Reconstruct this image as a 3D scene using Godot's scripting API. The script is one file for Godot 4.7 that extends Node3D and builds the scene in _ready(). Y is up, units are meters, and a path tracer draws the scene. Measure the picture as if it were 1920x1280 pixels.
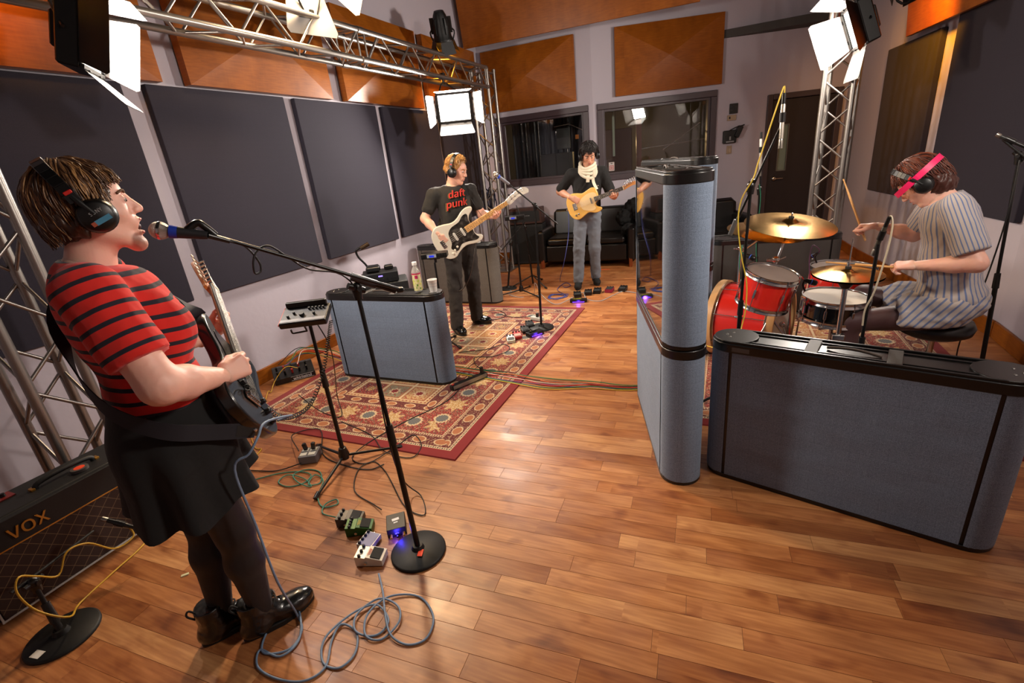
extends Node3D
# A recording studio live room: three guitarists and a drummer, seen from beside the near wall.
# Units are metres. x runs across the room (left wall at x = -3.72), z along the left wall, y up.

var rng := RandomNumberGenerator.new()
var taken := {}
var mats := {}

# ---------------------------------------------------------------- mesh collector
class Shape:
	var v := PackedVector3Array()
	var n := PackedVector3Array()
	var u := PackedVector2Array()
	var i := PackedInt32Array()
	func vert(p: Vector3, nn: Vector3, uv := Vector2.ZERO) -> int:
		v.append(p); n.append(nn); u.append(uv)
		return v.size() - 1
	func tri(a: int, b: int, c: int) -> void:
		var g := (v[b] - v[a]).cross(v[c] - v[a])
		if g.dot(n[a] + n[b] + n[c]) > 0.0:
			i.append(a); i.append(c); i.append(b)
		else:
			i.append(a); i.append(b); i.append(c)
	func quad(a: int, b: int, c: int, d: int) -> void:
		tri(a, b, c); tri(a, c, d)
	func face(pts: Array, uvs := []) -> void:   # flat convex polygon, normal by right hand rule of pts
		var nn: Vector3 = (pts[1] - pts[0]).cross(pts[2] - pts[0]).normalized()
		var b := v.size()
		for k in pts.size():
			vert(pts[k], nn, uvs[k] if uvs else Vector2.ZERO)
		for k in range(1, pts.size() - 1):
			tri(b, b + k, b + k + 1)
	func box(c: Vector3, s: Vector3, bas := Basis(), bev := 0.0) -> Shape:
		var h := s / 2.0
		var e := minf(bev, minf(h.x, minf(h.y, h.z)) * 0.95)
		for ax in 3:
			var a1 := (ax + 1) % 3
			var a2 := (ax + 2) % 3
			for sg in [-1.0, 1.0]:
				var nn := Vector3.ZERO; nn[ax] = sg
				var q := []
				for w in [[-1, -1], [1, -1], [1, 1], [-1, 1]]:
					var pt := Vector3.ZERO
					pt[ax] = h[ax] * sg; pt[a1] = (h[a1] - e) * w[0]; pt[a2] = (h[a2] - e) * w[1]
					q.append(vert(c + bas * pt, bas * nn, Vector2(pt[a1], pt[a2])))
				quad(q[0], q[1], q[2], q[3])
				if e > 0.0:                                  # the bevel strips along +a1 edges of this face
					for sg2 in [-1.0, 1.0]:
						var n2 := Vector3.ZERO; n2[a1] = sg2
						var p := []
						for t in [-1.0, 1.0]:
							var pa := Vector3.ZERO; pa[ax] = h[ax] * sg; pa[a1] = (h[a1] - e) * sg2; pa[a2] = (h[a2] - e) * t
							var pb := Vector3.ZERO; pb[ax] = (h[ax] - e) * sg; pb[a1] = h[a1] * sg2; pb[a2] = (h[a2] - e) * t
							p.append(vert(c + bas * pa, bas * nn)); p.append(vert(c + bas * pb, bas * n2))
						quad(p[0], p[1], p[3], p[2])
		if e > 0.0:
			for x in [-1.0, 1.0]:
				for y in [-1.0, 1.0]:
					for z in [-1.0, 1.0]:
						var a := vert(c + bas * Vector3(h.x * x, (h.y - e) * y, (h.z - e) * z), bas * Vector3(x, 0, 0))
						var b := vert(c + bas * Vector3((h.x - e) * x, h.y * y, (h.z - e) * z), bas * Vector3(0, y, 0))
						var d := vert(c + bas * Vector3((h.x - e) * x, (h.y - e) * y, h.z * z), bas * Vector3(0, 0, z))
						tri(a, b, d)
		return self
	static func frame(d: Vector3) -> Basis:      # a basis whose y axis is d
		var y := d.normalized()
		var x := y.cross(Vector3.UP if absf(y.y) < 0.95 else Vector3.RIGHT).normalized()
		return Basis(x, y, x.cross(y))
	func rod(a: Vector3, b: Vector3, r: float, r2 := -1.0, seg := 10, caps := true) -> Shape:
		var rr := r if r2 < 0.0 else r2
		var l := a.distance_to(b)
		var prof := [Vector2(r, 0), Vector2(rr, l)]
		if caps: prof = [Vector2(0, 0), Vector2(r, 0), Vector2(rr, l), Vector2(0, l)]
		return lathe(prof, seg, Transform3D(Shape.frame(b - a), a))
	func lathe(prof: Array, seg: int, tr := Transform3D(), smooth := 0.5) -> Shape:   # profile of (r, y), bottom to top with the outside to the right
		for k in prof.size() - 1:
			var p: Vector2 = prof[k]; var q: Vector2 = prof[k + 1]
			if p.is_equal_approx(q): continue
			var d := (q - p).normalized()
			var nn := Vector2(d.y, -d.x)
			var na := nn; var nb := nn
			if k > 0:
				var e: Vector2 = (p - prof[k - 1]).normalized()
				if e.dot(d) > smooth: na = (nn + Vector2(e.y, -e.x)).normalized()
			if k < prof.size() - 2:
				var e2: Vector2 = (prof[k + 2] - q).normalized()
				if e2.dot(d) > smooth: nb = (nn + Vector2(e2.y, -e2.x)).normalized()
			var base := v.size()
			for s in seg + 1:
				var t := TAU * s / seg
				var cs := Vector3(cos(t), 0, sin(t))
				vert(tr * (cs * p.x + Vector3(0, p.y, 0)), tr.basis * (cs * na.x + Vector3(0, na.y, 0)), Vector2(float(s) / seg, p.y))
				vert(tr * (cs * q.x + Vector3(0, q.y, 0)), tr.basis * (cs * nb.x + Vector3(0, nb.y, 0)), Vector2(float(s) / seg, q.y))
			for s in seg:
				var a := base + s * 2
				if p.x > 1e-6: tri(a, a + 2, a + 1)
				if q.x > 1e-6: tri(a + 1, a + 2, a + 3)
		return self
	func tube(pts: Array, r: float, seg := 6, smooth := 4, closed := false, r_end := -1.0) -> Shape:
		var line := pts if smooth <= 1 else Shape.spline(pts, smooth, closed)
		var m := line.size()
		var up := Vector3.ZERO
		var base := v.size()
		for k in m:
			var d: Vector3
			if closed: d = line[(k + 1) % m] - line[(k + m - 1) % m]
			else: d = line[mini(k + 1, m - 1)] - line[maxi(k - 1, 0)]
			d = d.normalized()
			if up == Vector3.ZERO: up = Shape.frame(d).x
			up = (up - d * up.dot(d)).normalized()
			var side := d.cross(up)
			var rad := r if r_end < 0.0 else lerpf(r, r_end, float(k) / (m - 1))
			for s in seg:
				var t := TAU * s / seg
				var nn := up * cos(t) + side * sin(t)
				vert(line[k] + nn * rad, nn, Vector2(float(s) / seg, k))
		for k in (m if closed else m - 1):
			for s in seg:
				var a := base + k * seg + s; var b := base + k * seg + (s + 1) % seg
				var a2 := base + ((k + 1) % m) * seg + s; var b2 := base + ((k + 1) % m) * seg + (s + 1) % seg
				quad(a, b, b2, a2)
		if not closed:
			for e in [[0, -1.0], [m - 1, 1.0]]:
				var k: int = e[0]
				var d: Vector3 = (line[m - 1] - line[m - 2]) if k else (line[0] - line[1])
				var c := vert(line[k], d.normalized())
				var ring := []
				for s in seg: ring.append(vert(v[base + k * seg + s], d.normalized()))
				for s in seg: tri(c, ring[s], ring[(s + 1) % seg])
		return self
	static func spline(pts: Array, per: int, closed := false) -> Array:
		var out := []
		var m := pts.size()
		if m < 3 and not closed: return pts
		for k in (m if closed else m - 1):
			var p0: Vector3 = pts[(k + m - 1) % m] if (closed or k > 0) else pts[0] * 2.0 - pts[1]
			var p1: Vector3 = pts[k]
			var p2: Vector3 = pts[(k + 1) % m]
			var p3: Vector3 = pts[(k + 2) % m] if (closed or k < m - 2) else pts[m - 1] * 2.0 - pts[m - 2]
			for j in per:
				out.append(p1.cubic_interpolate(p2, p0, p3, float(j) / per))
		if not closed: out.append(pts[m - 1])
		return out
	static func spline2(pts: Array, per: int) -> PackedVector2Array:   # closed smooth outline
		var out := PackedVector2Array()
		var m := pts.size()
		for k in m:
			var a: Vector2 = pts[k]; var b: Vector2 = pts[(k + 1) % m]
			for j in per:
				out.append(a.cubic_interpolate(b, pts[(k + m - 1) % m], pts[(k + 2) % m], float(j) / per))
		return out
	func extrude(poly: PackedVector2Array, depth: float, bev := 0.0, tr := Transform3D(), smooth := true) -> Shape:   # outline in xy, from z = -depth/2 to depth/2
		var pl := poly
		if not Geometry2D.is_polygon_clockwise(pl): pl = pl.duplicate(); pl.reverse()
		var m := pl.size()
		var nrm := PackedVector2Array()
		for k in m:
			var e := (pl[(k + 1) % m] - pl[(k + m - 1) % m]).normalized()
			nrm.append(Vector2(-e.y, e.x))
		# Godot's clockwise test is for y down: fix the sign with a probe
		var probe := (pl[0] + pl[1]) / 2.0
		var e0 := (pl[1] - pl[0]).normalized()
		if Geometry2D.is_point_in_polygon(probe + Vector2(-e0.y, e0.x) * 1e-4, pl):
			for k in m: nrm[k] = -nrm[k]
		var ins := PackedVector2Array()
		for k in m: ins.append(pl[k] - nrm[k] * bev)
		var idx := Geometry2D.triangulate_polygon(ins)
		if idx.is_empty(): idx = Geometry2D.triangulate_polygon(pl)
		var h := depth / 2.0
		for sg in [-1.0, 1.0]:
			var b := v.size()
			for k in m: vert(tr * Vector3(ins[k].x, ins[k].y, h * sg), tr.basis * Vector3(0, 0, sg), ins[k])
			for k in range(0, idx.size(), 3): tri(b + idx[k], b + idx[k + 1], b + idx[k + 2])
		var steps := 1 if bev <= 0.0 else 3
		var rings := []
		if bev > 0.0:
			for s in steps + 1:
				var t := PI / 2.0 * s / steps
				rings.append([h - bev + bev * cos(t), bev * (1.0 - sin(t)), cos(t), sin(t)])
			for s in range(steps, -1, -1):
				var r: Array = rings[s]
				rings.append([-r[0], r[1], -r[2], r[3]])
		else:
			rings = [[h, 0.0, 0.0, 1.0], [-h, 0.0, 0.0, 1.0]]
		var base := v.size()
		for r in rings:
			for k in m:
				var pt: Vector2 = pl[k] - nrm[k] * float(r[1])
				vert(tr * Vector3(pt.x, pt.y, r[0]), (tr.basis * Vector3(nrm[k].x * r[3], nrm[k].y * r[3], r[2])).normalized(), pt)
		for r in rings.size() - 1:
			for k in m:
				var k2 := (k + 1) % m
				if smooth:
					quad(base + r * m + k, base + r * m + k2, base + (r + 1) * m + k2, base + (r + 1) * m + k)
				else:
					var f := []
					for w in [base + r * m + k, base + r * m + k2, base + (r + 1) * m + k2, base + (r + 1) * m + k]: f.append(v[w])
					var nn: Vector3 = (f[1] - f[0]).cross(f[2] - f[0]).normalized()
					if nn.dot(n[base + r * m + k] + n[base + r * m + k2]) < 0.0: nn = -nn
					var q := []
					for w in f: q.append(vert(w, nn))
					quad(q[0], q[1], q[2], q[3])
		return self
	func ball(c: Vector3, r: Vector3, seg := 16, rings := 10, bas := Basis()) -> Shape:
		var base := v.size()
		for a in rings + 1:
			var t := PI * a / rings
			for s in seg + 1:
				var f := TAU * s / seg
				var d := Vector3(sin(t) * cos(f), cos(t), sin(t) * sin(f))
				vert(c + bas * (d * r), (bas * (d / r)).normalized(), Vector2(float(s) / seg, float(a) / rings))
		for a in rings:
			for s in seg:
				var k := base + a * (seg + 1) + s
				if a > 0: tri(k, k + 1, k + seg + 1)
				if a < rings - 1: tri(k + 1, k + seg + 2, k + seg + 1)
		return self
	func moved(tr: Transform3D) -> Shape:
		for k in v.size():
			v[k] = tr * v[k]; n[k] = (tr.basis * n[k]).normalized()
		return self
	func add(o: Shape, tr := Transform3D()) -> Shape:
		var b := v.size()
		for k in o.v.size(): vert(tr * o.v[k], (tr.basis * o.n[k]).normalized(), o.u[k])
		for k in o.i: i.append(b + k)
		return self
	func mesh() -> ArrayMesh:
		var arr := []
		arr.resize(Mesh.ARRAY_MAX)
		arr[Mesh.ARRAY_VERTEX] = v; arr[Mesh.ARRAY_NORMAL] = n; arr[Mesh.ARRAY_TEX_UV] = u; arr[Mesh.ARRAY_INDEX] = i
		var m := ArrayMesh.new()
		m.add_surface_from_arrays(Mesh.PRIMITIVE_TRIANGLES, arr)
		return m

func sh() -> Shape: return Shape.new()

# ---------------------------------------------------------------- nodes
func numbered(called: String) -> String:
	var k: int = taken.get(called, -1) + 1
	taken[called] = k
	return called if k == 0 else "%s_%03d" % [called, k]

func tag(o: Node, label: String, category: String, group := "") -> Node:
	o.set_meta("label", label); o.set_meta("category", category)
	if group: o.set_meta("group", group)
	return o

func thing(called: String, label: String, category: String, at := Vector3.ZERO, turn := 0.0, group := "") -> Node3D:
	var o := Node3D.new()
	o.name = numbered(called); add_child(o)
	o.position = at; o.rotation.y = turn
	tag(o, label, category, group)
	return o

func part(called: String, s, m: Material, parent: Node, at := Vector3.ZERO, bas := Basis()) -> MeshInstance3D:
	var o := MeshInstance3D.new()
	o.name = called
	o.mesh = s.mesh() if s is Shape else s
	o.material_override = m
	o.cast_shadow = GeometryInstance3D.SHADOW_CASTING_SETTING_ON
	parent.add_child(o, true)
	o.transform = Transform3D(bas, at)
	return o

func solo(called: String, s, m: Material, label: String, category: String, group := "", at := Vector3.ZERO, bas := Basis()) -> MeshInstance3D:
	var o := part(numbered(called), s, m, self, at, bas)
	tag(o, label, category, group)
	return o

func struct(called: String, s, m: Material, parent: Node = self, at := Vector3.ZERO, bas := Basis()) -> MeshInstance3D:
	var o := part(called, s, m, parent, at, bas)
	if parent == self: o.set_meta("kind", "structure")
	return o

func turned(deg: float) -> Basis: return Basis(Vector3.UP, deg_to_rad(deg))

func facing(nrm: Vector3, up := Vector3.UP) -> Basis:   # z axis along nrm, y axis as near to up as can be
	var z := nrm.normalized()
	var x := up.cross(z).normalized()
	return Basis(x, z.cross(x), z)

# ---------------------------------------------------------------- materials
func noise_tex(freq: float, size := 256, kind := FastNoiseLite.TYPE_SIMPLEX_SMOOTH, octaves := 4, ramp: Gradient = null, normal := false, seed_ := 1, strength := 4.0) -> NoiseTexture2D:
	var nz := FastNoiseLite.new()
	nz.seed = seed_; nz.noise_type = kind; nz.frequency = freq; nz.fractal_octaves = octaves
	var t := NoiseTexture2D.new()
	t.width = size; t.height = size; t.seamless = true; t.noise = nz
	if ramp: t.color_ramp = ramp
	if normal: t.as_normal_map = true; t.bump_strength = strength
	return t

func ramp(cols: Array) -> Gradient:
	var g := Gradient.new()
	var offs := PackedFloat32Array(); var cc := PackedColorArray()
	for k in cols.size():
		offs.append(float(k) / (cols.size() - 1)); cc.append(cols[k])
	g.offsets = offs; g.colors = cc
	return g

func mat(key: String, c: Color, rough := 0.6, metal := 0.0, more := {}) -> StandardMaterial3D:
	if mats.has(key): return mats[key]
	var m := StandardMaterial3D.new()
	m.albedo_color = c; m.roughness = rough; m.metallic = metal
	for k in more: m.set(k, more[k])
	mats[key] = m
	return m

func weave_image(sz: int, threads: int, amp: float, seed_: int) -> ImageTexture:   # heathered woven cloth, tone only
	var im := Image.create(sz, sz, false, Image.FORMAT_RGB8)
	var r := RandomNumberGenerator.new(); r.seed = seed_
	var tone := []
	for k in threads * 2: tone.append(r.randf_range(-1, 1))
	for y in sz:
		for x in sz:
			var tx := x * threads / sz; var ty := y * threads / sz
			var over := (tx + ty) % 2
			var t: float = tone[tx] if over else tone[threads + ty]
			var w := 1.0 + amp * (0.12 * t + r.randf_range(-0.6, 0.6)) - (amp * 0.5 if (x * threads % sz) < threads or (y * threads % sz) < threads else 0.0)
			w = clampf(w * 0.85, 0, 1)
			im.set_pixel(x, y, Color(w, w, w))
	im.generate_mipmaps()
	return ImageTexture.create_from_image(im)

# ---------------------------------------------------------------- the scene
func _ready() -> void:
	rng.seed = 7
	camera_and_sky()
	room_shell()
	wall_panels()
	floor_planks()
	rugs()
	truss_work()
	studio_lights()
	more_things()

func camera_and_sky() -> void:
	var cam := Camera3D.new()
	cam.name = "camera"
	add_child(cam)
	cam.position = Vector3(0, 1.62, 0)
	cam.rotation = Vector3(deg_to_rad(-20.47), deg_to_rad(24.936), deg_to_rad(-6.084))
	cam.fov = rad_to_deg(2.0 * atan(640.0 / 893.0))
	cam.near = 0.05; cam.far = 60.0
	cam.current = true
	var env := Environment.new()
	env.background_mode = Environment.BG_COLOR
	env.background_color = Color(0.02, 0.02, 0.025)
	env.tonemap_mode = Environment.TONE_MAPPER_LINEAR
	env.tonemap_exposure = 1.0
	env.sdfgi_enabled = true; env.ssao_enabled = true; env.ssil_enabled = true
	var we := WorldEnvironment.new()
	we.name = "world_environment"; we.environment = env
	add_child(we)

# the large panel lamps of the room: place, what they face, size of the lit face, energy, colour
const KEY := Color(1.0, 0.955, 0.905)
const WARM := Color(1.0, 0.86, 0.68)
const LAMPS := {
	"near": [Vector3(-3.05, 2.43, -1.82), Vector3(0.66, -0.30, -0.69), Vector2(0.25, 0.28), 7.5, KEY],
	"far": [Vector3(-2.98, 2.29, -5.50), Vector3(0.46, -0.30, 0.83), Vector2(0.36, 0.28), 12.0, KEY],
	"truss": [Vector3(-3.05, 3.22, -3.55), Vector3(0.75, -0.62, 0.22), Vector2(0.3, 0.3), 10.0, WARM],
	"column": [Vector3(0.96, 2.42, -5.66), Vector3(-0.93, -0.36, 0.06), Vector2(0.36, 0.3), 11.0, KEY],
	"behind": [Vector3(1.62, 2.6, -1.7), Vector3(-0.84, -0.36, -0.40), Vector2(0.4, 0.34), 6.5, KEY],
}

const LEFT_X := -3.72
func paint() -> StandardMaterial3D:
	return mat("paint", Color(0.715, 0.685, 0.725), 0.6, 0.0, {"normal_enabled": true, "normal_texture": noise_tex(0.03, 256, FastNoiseLite.TYPE_SIMPLEX_SMOOTH, 3, null, true, 5, 1.2), "normal_scale": 0.25, "uv1_triplanar": true, "uv1_world_triplanar": true, "uv1_scale": Vector3.ONE * 2.0})

func stained_wood() -> StandardMaterial3D:
	if mats.has("stained"): return mats.stained
	var im := Image.create(512, 512, false, Image.FORMAT_RGB8)
	var nz := FastNoiseLite.new(); nz.seed = 11; nz.frequency = 0.01; nz.fractal_octaves = 4
	var fine := FastNoiseLite.new(); fine.seed = 12; fine.frequency = 0.05; fine.fractal_octaves = 3
	for y in 512:
		for x in 512:
			var b := nz.get_noise_2d(x * 1.3, y * 0.6)
			var g := fine.get_noise_2d(x * 0.35, y * 3.2)
			var t := 0.90 + 0.10 * b + 0.09 * g
			im.set_pixel(x, y, Color(clampf(t, 0, 1), clampf(pow(t, 1.25), 0, 1), clampf(pow(t, 1.4), 0, 1)))
	im.generate_mipmaps()
	return mat("stained", Color(0.61, 0.345, 0.095), 0.33, 0.0, {"albedo_texture": ImageTexture.create_from_image(im), "uv1_triplanar": true, "uv1_world_triplanar": true, "uv1_scale": Vector3.ONE * 0.7, "metallic_specular": 0.35})

func cloth_dark() -> StandardMaterial3D:
	return mat("cloth_dark", Color(0.18, 0.16, 0.22), 0.95, 0.0, {"albedo_texture": weave_image(256, 64, 0.22, 3), "uv1_triplanar": true, "uv1_world_triplanar": true, "uv1_scale": Vector3.ONE * 4.0, "rim_enabled": true, "rim": 0.3})

func wall_run(called: String, a: Vector3, b: Vector3, holes := [], h := 4.3) -> Transform3D:   # a wall with thickness from a to b (room to its left when walking a to b seen from above is +z local); holes: [s0, s1, y0, y1]
	var d := b - a
	var l := d.length()
	var x := d / l
	var bas := Basis(x, Vector3.UP, x.cross(Vector3.UP))
	var s := sh()
	var cuts := [0.0, l]
	for q in holes: cuts.append(q[0]); cuts.append(q[1])
	cuts.sort()
	for k in cuts.size() - 1:
		if cuts[k + 1] - cuts[k] < 1e-4: continue
		var mid: float = (cuts[k] + cuts[k + 1]) / 2.0
		var y := 0.0
		for q in holes:
			if mid > q[0] and mid < q[1]:
				if q[2] > y: s.box(Vector3(mid, (y + q[2]) / 2.0, -0.1), Vector3(cuts[k + 1] - cuts[k], q[2] - y, 0.2))
				y = q[3]
		s.box(Vector3(mid, (y + h) / 2.0, -0.1), Vector3(cuts[k + 1] - cuts[k], h - y, 0.2))
	struct(called, s, paint(), self, a, bas)
	return Transform3D(bas, a)

func skirting(called: String, tr: Transform3D, s0: float, s1: float) -> void:
	var s := sh().box(Vector3((s0 + s1) / 2, 0.065, 0.012), Vector3(s1 - s0, 0.13, 0.024), Basis(), 0.006)
	struct(called, s, stained_wood(), self, tr.origin, tr.basis)

var left_tr: Transform3D
var back_a: Transform3D
var back_b: Transform3D
var right_a: Transform3D
var right_b: Transform3D

func room_shell() -> void:
	var corner := [Vector3(LEFT_X, 0, 3.2), Vector3(LEFT_X, 0, -7.8), Vector3(-1.9, 0, -7.848), Vector3(1.52, 0, -8.861), Vector3(1.62, 0, -7.4), Vector3(1.95, 0, -4.55), Vector3(1.9, 0, -3.4), Vector3(2.2, 0, 3.2)]
	left_tr = wall_run("wall_left", corner[0], corner[1])
	back_a = wall_run("wall_back_left", corner[1], corner[2], [[0.30, 1.68, 1.31, 2.24]])
	back_b = wall_run("wall_back_right", corner[2], corner[3], [[0.15, 1.71, 1.29, 2.23], [2.56, 3.44, 0.0, 2.10]])
	var ra := wall_run("wall_right_back", corner[3], corner[4])
	right_a = wall_run("wall_right", corner[4], corner[5])
	right_b = wall_run("wall_right_middle", corner[5], corner[6])
	var rc := wall_run("wall_right_near", corner[6], corner[7])
	wall_run("wall_near", corner[7], corner[0])
	var cl := sh().box(Vector3(-0.9, 4.4, -2.8), Vector3(7.0, 0.2, 13.0))
	struct("ceiling", cl, mat("ceiling", Color(0.16, 0.15, 0.15), 0.9))
	skirting("baseboard_left", left_tr, 0.0, 11.0)
	skirting("baseboard_back_left", back_a, 0.0, 1.82)
	skirting("baseboard_back_right", back_b, 0.0, 2.44)
	skirting("baseboard_right_back", ra, 0.0, 1.46)
	skirting("baseboard_right", right_a, 0.0, 2.86)
	skirting("baseboard_right_middle", right_b, 0.0, 1.15)
	skirting("baseboard_right_near", rc, 0.0, 6.5)
	control_window("window_1", back_a, 0.21, 1.755, 1.235, 2.315)
	control_window("window_2", back_b, 0.06, 1.79, 1.205, 2.31)
	control_room()
	# the door with its narrow pane
	var dm := mat("door_paint", Color(0.15, 0.125, 0.135), 0.4)
	var fr := sh()
	fr.box(Vector3(2.53, 1.08, 0.01), Vector3(0.075, 2.16, 0.06), Basis(), 0.008)
	fr.box(Vector3(3.47, 1.08, 0.01), Vector3(0.075, 2.16, 0.06), Basis(), 0.008)
	fr.box(Vector3(3.0, 2.125, 0.01), Vector3(0.865, 0.075, 0.06), Basis(), 0.008)
	struct("trim_1", fr, mat("frame_paint", Color(0.27, 0.23, 0.25), 0.45), self, back_b.origin, back_b.basis)
	var lf := sh()
	lf.box(Vector3(2.635, 1.045, -0.03), Vector3(0.13, 2.07, 0.045))
	lf.box(Vector3(3.13, 1.045, -0.03), Vector3(0.60, 2.07, 0.045))
	lf.box(Vector3(2.765, 0.56, -0.03), Vector3(0.13, 1.10, 0.045))
	lf.box(Vector3(2.765, 1.91, -0.03), Vector3(0.13, 0.34, 0.045))
	var door := struct("door_1", lf, dm, self, back_b.origin, back_b.basis)
	var pf := sh()
	for q in [[2.702, 1.425], [2.828, 1.425]]: pf.box(Vector3(q[0], q[1], -0.008), Vector3(0.012, 0.65, 0.012))
	for q in [[2.765, 1.106], [2.765, 1.744]]: pf.box(Vector3(q[0], q[1], -0.008), Vector3(0.13, 0.012, 0.012))
	part("pane_frame", pf, mat("chrome_dull", Color(0.55, 0.55, 0.54), 0.35, 1.0), door)
	part("pane", sh().box(Vector3(2.765, 1.425, -0.03), Vector3(0.122, 0.63, 0.006)), mat("pane_frost", Color(0.45, 0.52, 0.5), 0.3), door)
	var hd := sh()
	hd.lathe([Vector2(0, 0), Vector2(0.036, 0), Vector2(0.036, 0.008), Vector2(0.022, 0.02), Vector2(0.012, 0.022), Vector2(0.012, 0.05), Vector2(0, 0.05)], 20, Transform3D(Shape.frame(Vector3(0, 0, 1)), Vector3(2.68, 0.995, -0.008)))
	hd.tube([Vector3(2.68, 0.995, 0.04), Vector3(2.72, 0.995, 0.045), Vector3(2.79, 0.993, 0.043)], 0.009, 8)
	part("door_handle", hd, mat("nickel", Color(0.75, 0.72, 0.68), 0.25, 1.0), door)
	struct("door_reveal", sh().box(Vector3(3.0, 1.05, -0.25), Vector3(0.9, 2.1, 0.02)), dm, self, back_b.origin, back_b.basis)
	wall_fittings()

func control_window(called: String, tr: Transform3D, s0: float, s1: float, y0: float, y1: float) -> void:
	var m := mat("frame_plum", Color(0.25, 0.195, 0.215), 0.42)
	var w := 0.085
	var s := sh()
	s.box(Vector3((s0 + s1) / 2, y1 - w / 2, 0.012), Vector3(s1 - s0, w, 0.05), Basis(), 0.006)
	s.box(Vector3((s0 + s1) / 2, y0 + w / 2, 0.012), Vector3(s1 - s0, w, 0.05), Basis(), 0.006)
	s.box(Vector3(s0 + w / 2, (y0 + y1) / 2, 0.012), Vector3(w, y1 - y0 - 2 * w, 0.05), Basis(), 0.006)
	s.box(Vector3(s1 - w / 2, (y0 + y1) / 2, 0.012), Vector3(w, y1 - y0 - 2 * w, 0.05), Basis(), 0.006)
	# the inner stop, set back in the wall
	var i0 := s0 + w; var i1 := s1 - w; var j0 := y0 + w; var j1 := y1 - w
	for q in [[(i0 + i1) / 2, j1 - 0.015, i1 - i0, 0.03], [(i0 + i1) / 2, j0 + 0.015, i1 - i0, 0.03], [i0 + 0.015, (j0 + j1) / 2, 0.03, j1 - j0 - 0.06], [i1 - 0.015, (j0 + j1) / 2, 0.03, j1 - j0 - 0.06]]:
		s.box(Vector3(q[0], q[1], -0.06), Vector3(q[2], q[3], 0.10))
	var f := struct(called, s, m, self, tr.origin, tr.basis)
	var g := sh().box(Vector3((i0 + i1) / 2, (j0 + j1) / 2, -0.085), Vector3(i1 - i0 - 0.01, j1 - j0 - 0.01, 0.006))
	part("pane", g, mat("glass", Color(0.03, 0.04, 0.04, 0.05), 0.02, 0.0, {"transparency": BaseMaterial3D.TRANSPARENCY_ALPHA}), f)

func wood_panel(called: String, tr: Transform3D, s0: float, s1: float, y0: float, y1: float, peak: float, edge: float, label: String, group := "") -> void:   # a hipped wooden panel: four sloping faces meeting in the middle
	var s := sh()
	var c := Vector3((s0 + s1) / 2, (y0 + y1) / 2, peak + edge + 0.02)
	var q := [Vector3(s0, y0, edge + 0.02), Vector3(s1, y0, edge + 0.02), Vector3(s1, y1, edge + 0.02), Vector3(s0, y1, edge + 0.02)]
	var b := [Vector3(s0, y0, 0.02), Vector3(s1, y0, 0.02), Vector3(s1, y1, 0.02), Vector3(s0, y1, 0.02)]
	var edges := sh()
	for k in 4:
		edges.face([b[k], b[(k + 1) % 4], q[(k + 1) % 4], q[k]])
	var o := thing(called, label, "wood panel", tr.origin, 0.0, group)
	o.basis = tr.basis
	part("edge_boards", edges, stained_wood(), o)
	for k in 4:
		var f := sh(); f.face([q[k], q[(k + 1) % 4], c])
		part("sloping_face", f, stained_wood(), o)

func cloth_panel(tr: Transform3D, s0: float, s1: float, y0: float, y1: float, label: String, group: String) -> void:
	var s := sh().box(Vector3((s0 + s1) / 2, (y0 + y1) / 2, 0.026), Vector3(s1 - s0, y1 - y0, 0.05), Basis(), 0.008)
	solo("acoustic_panel", s, cloth_dark(), label, "acoustic panel", group, tr.origin, tr.basis)

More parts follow.
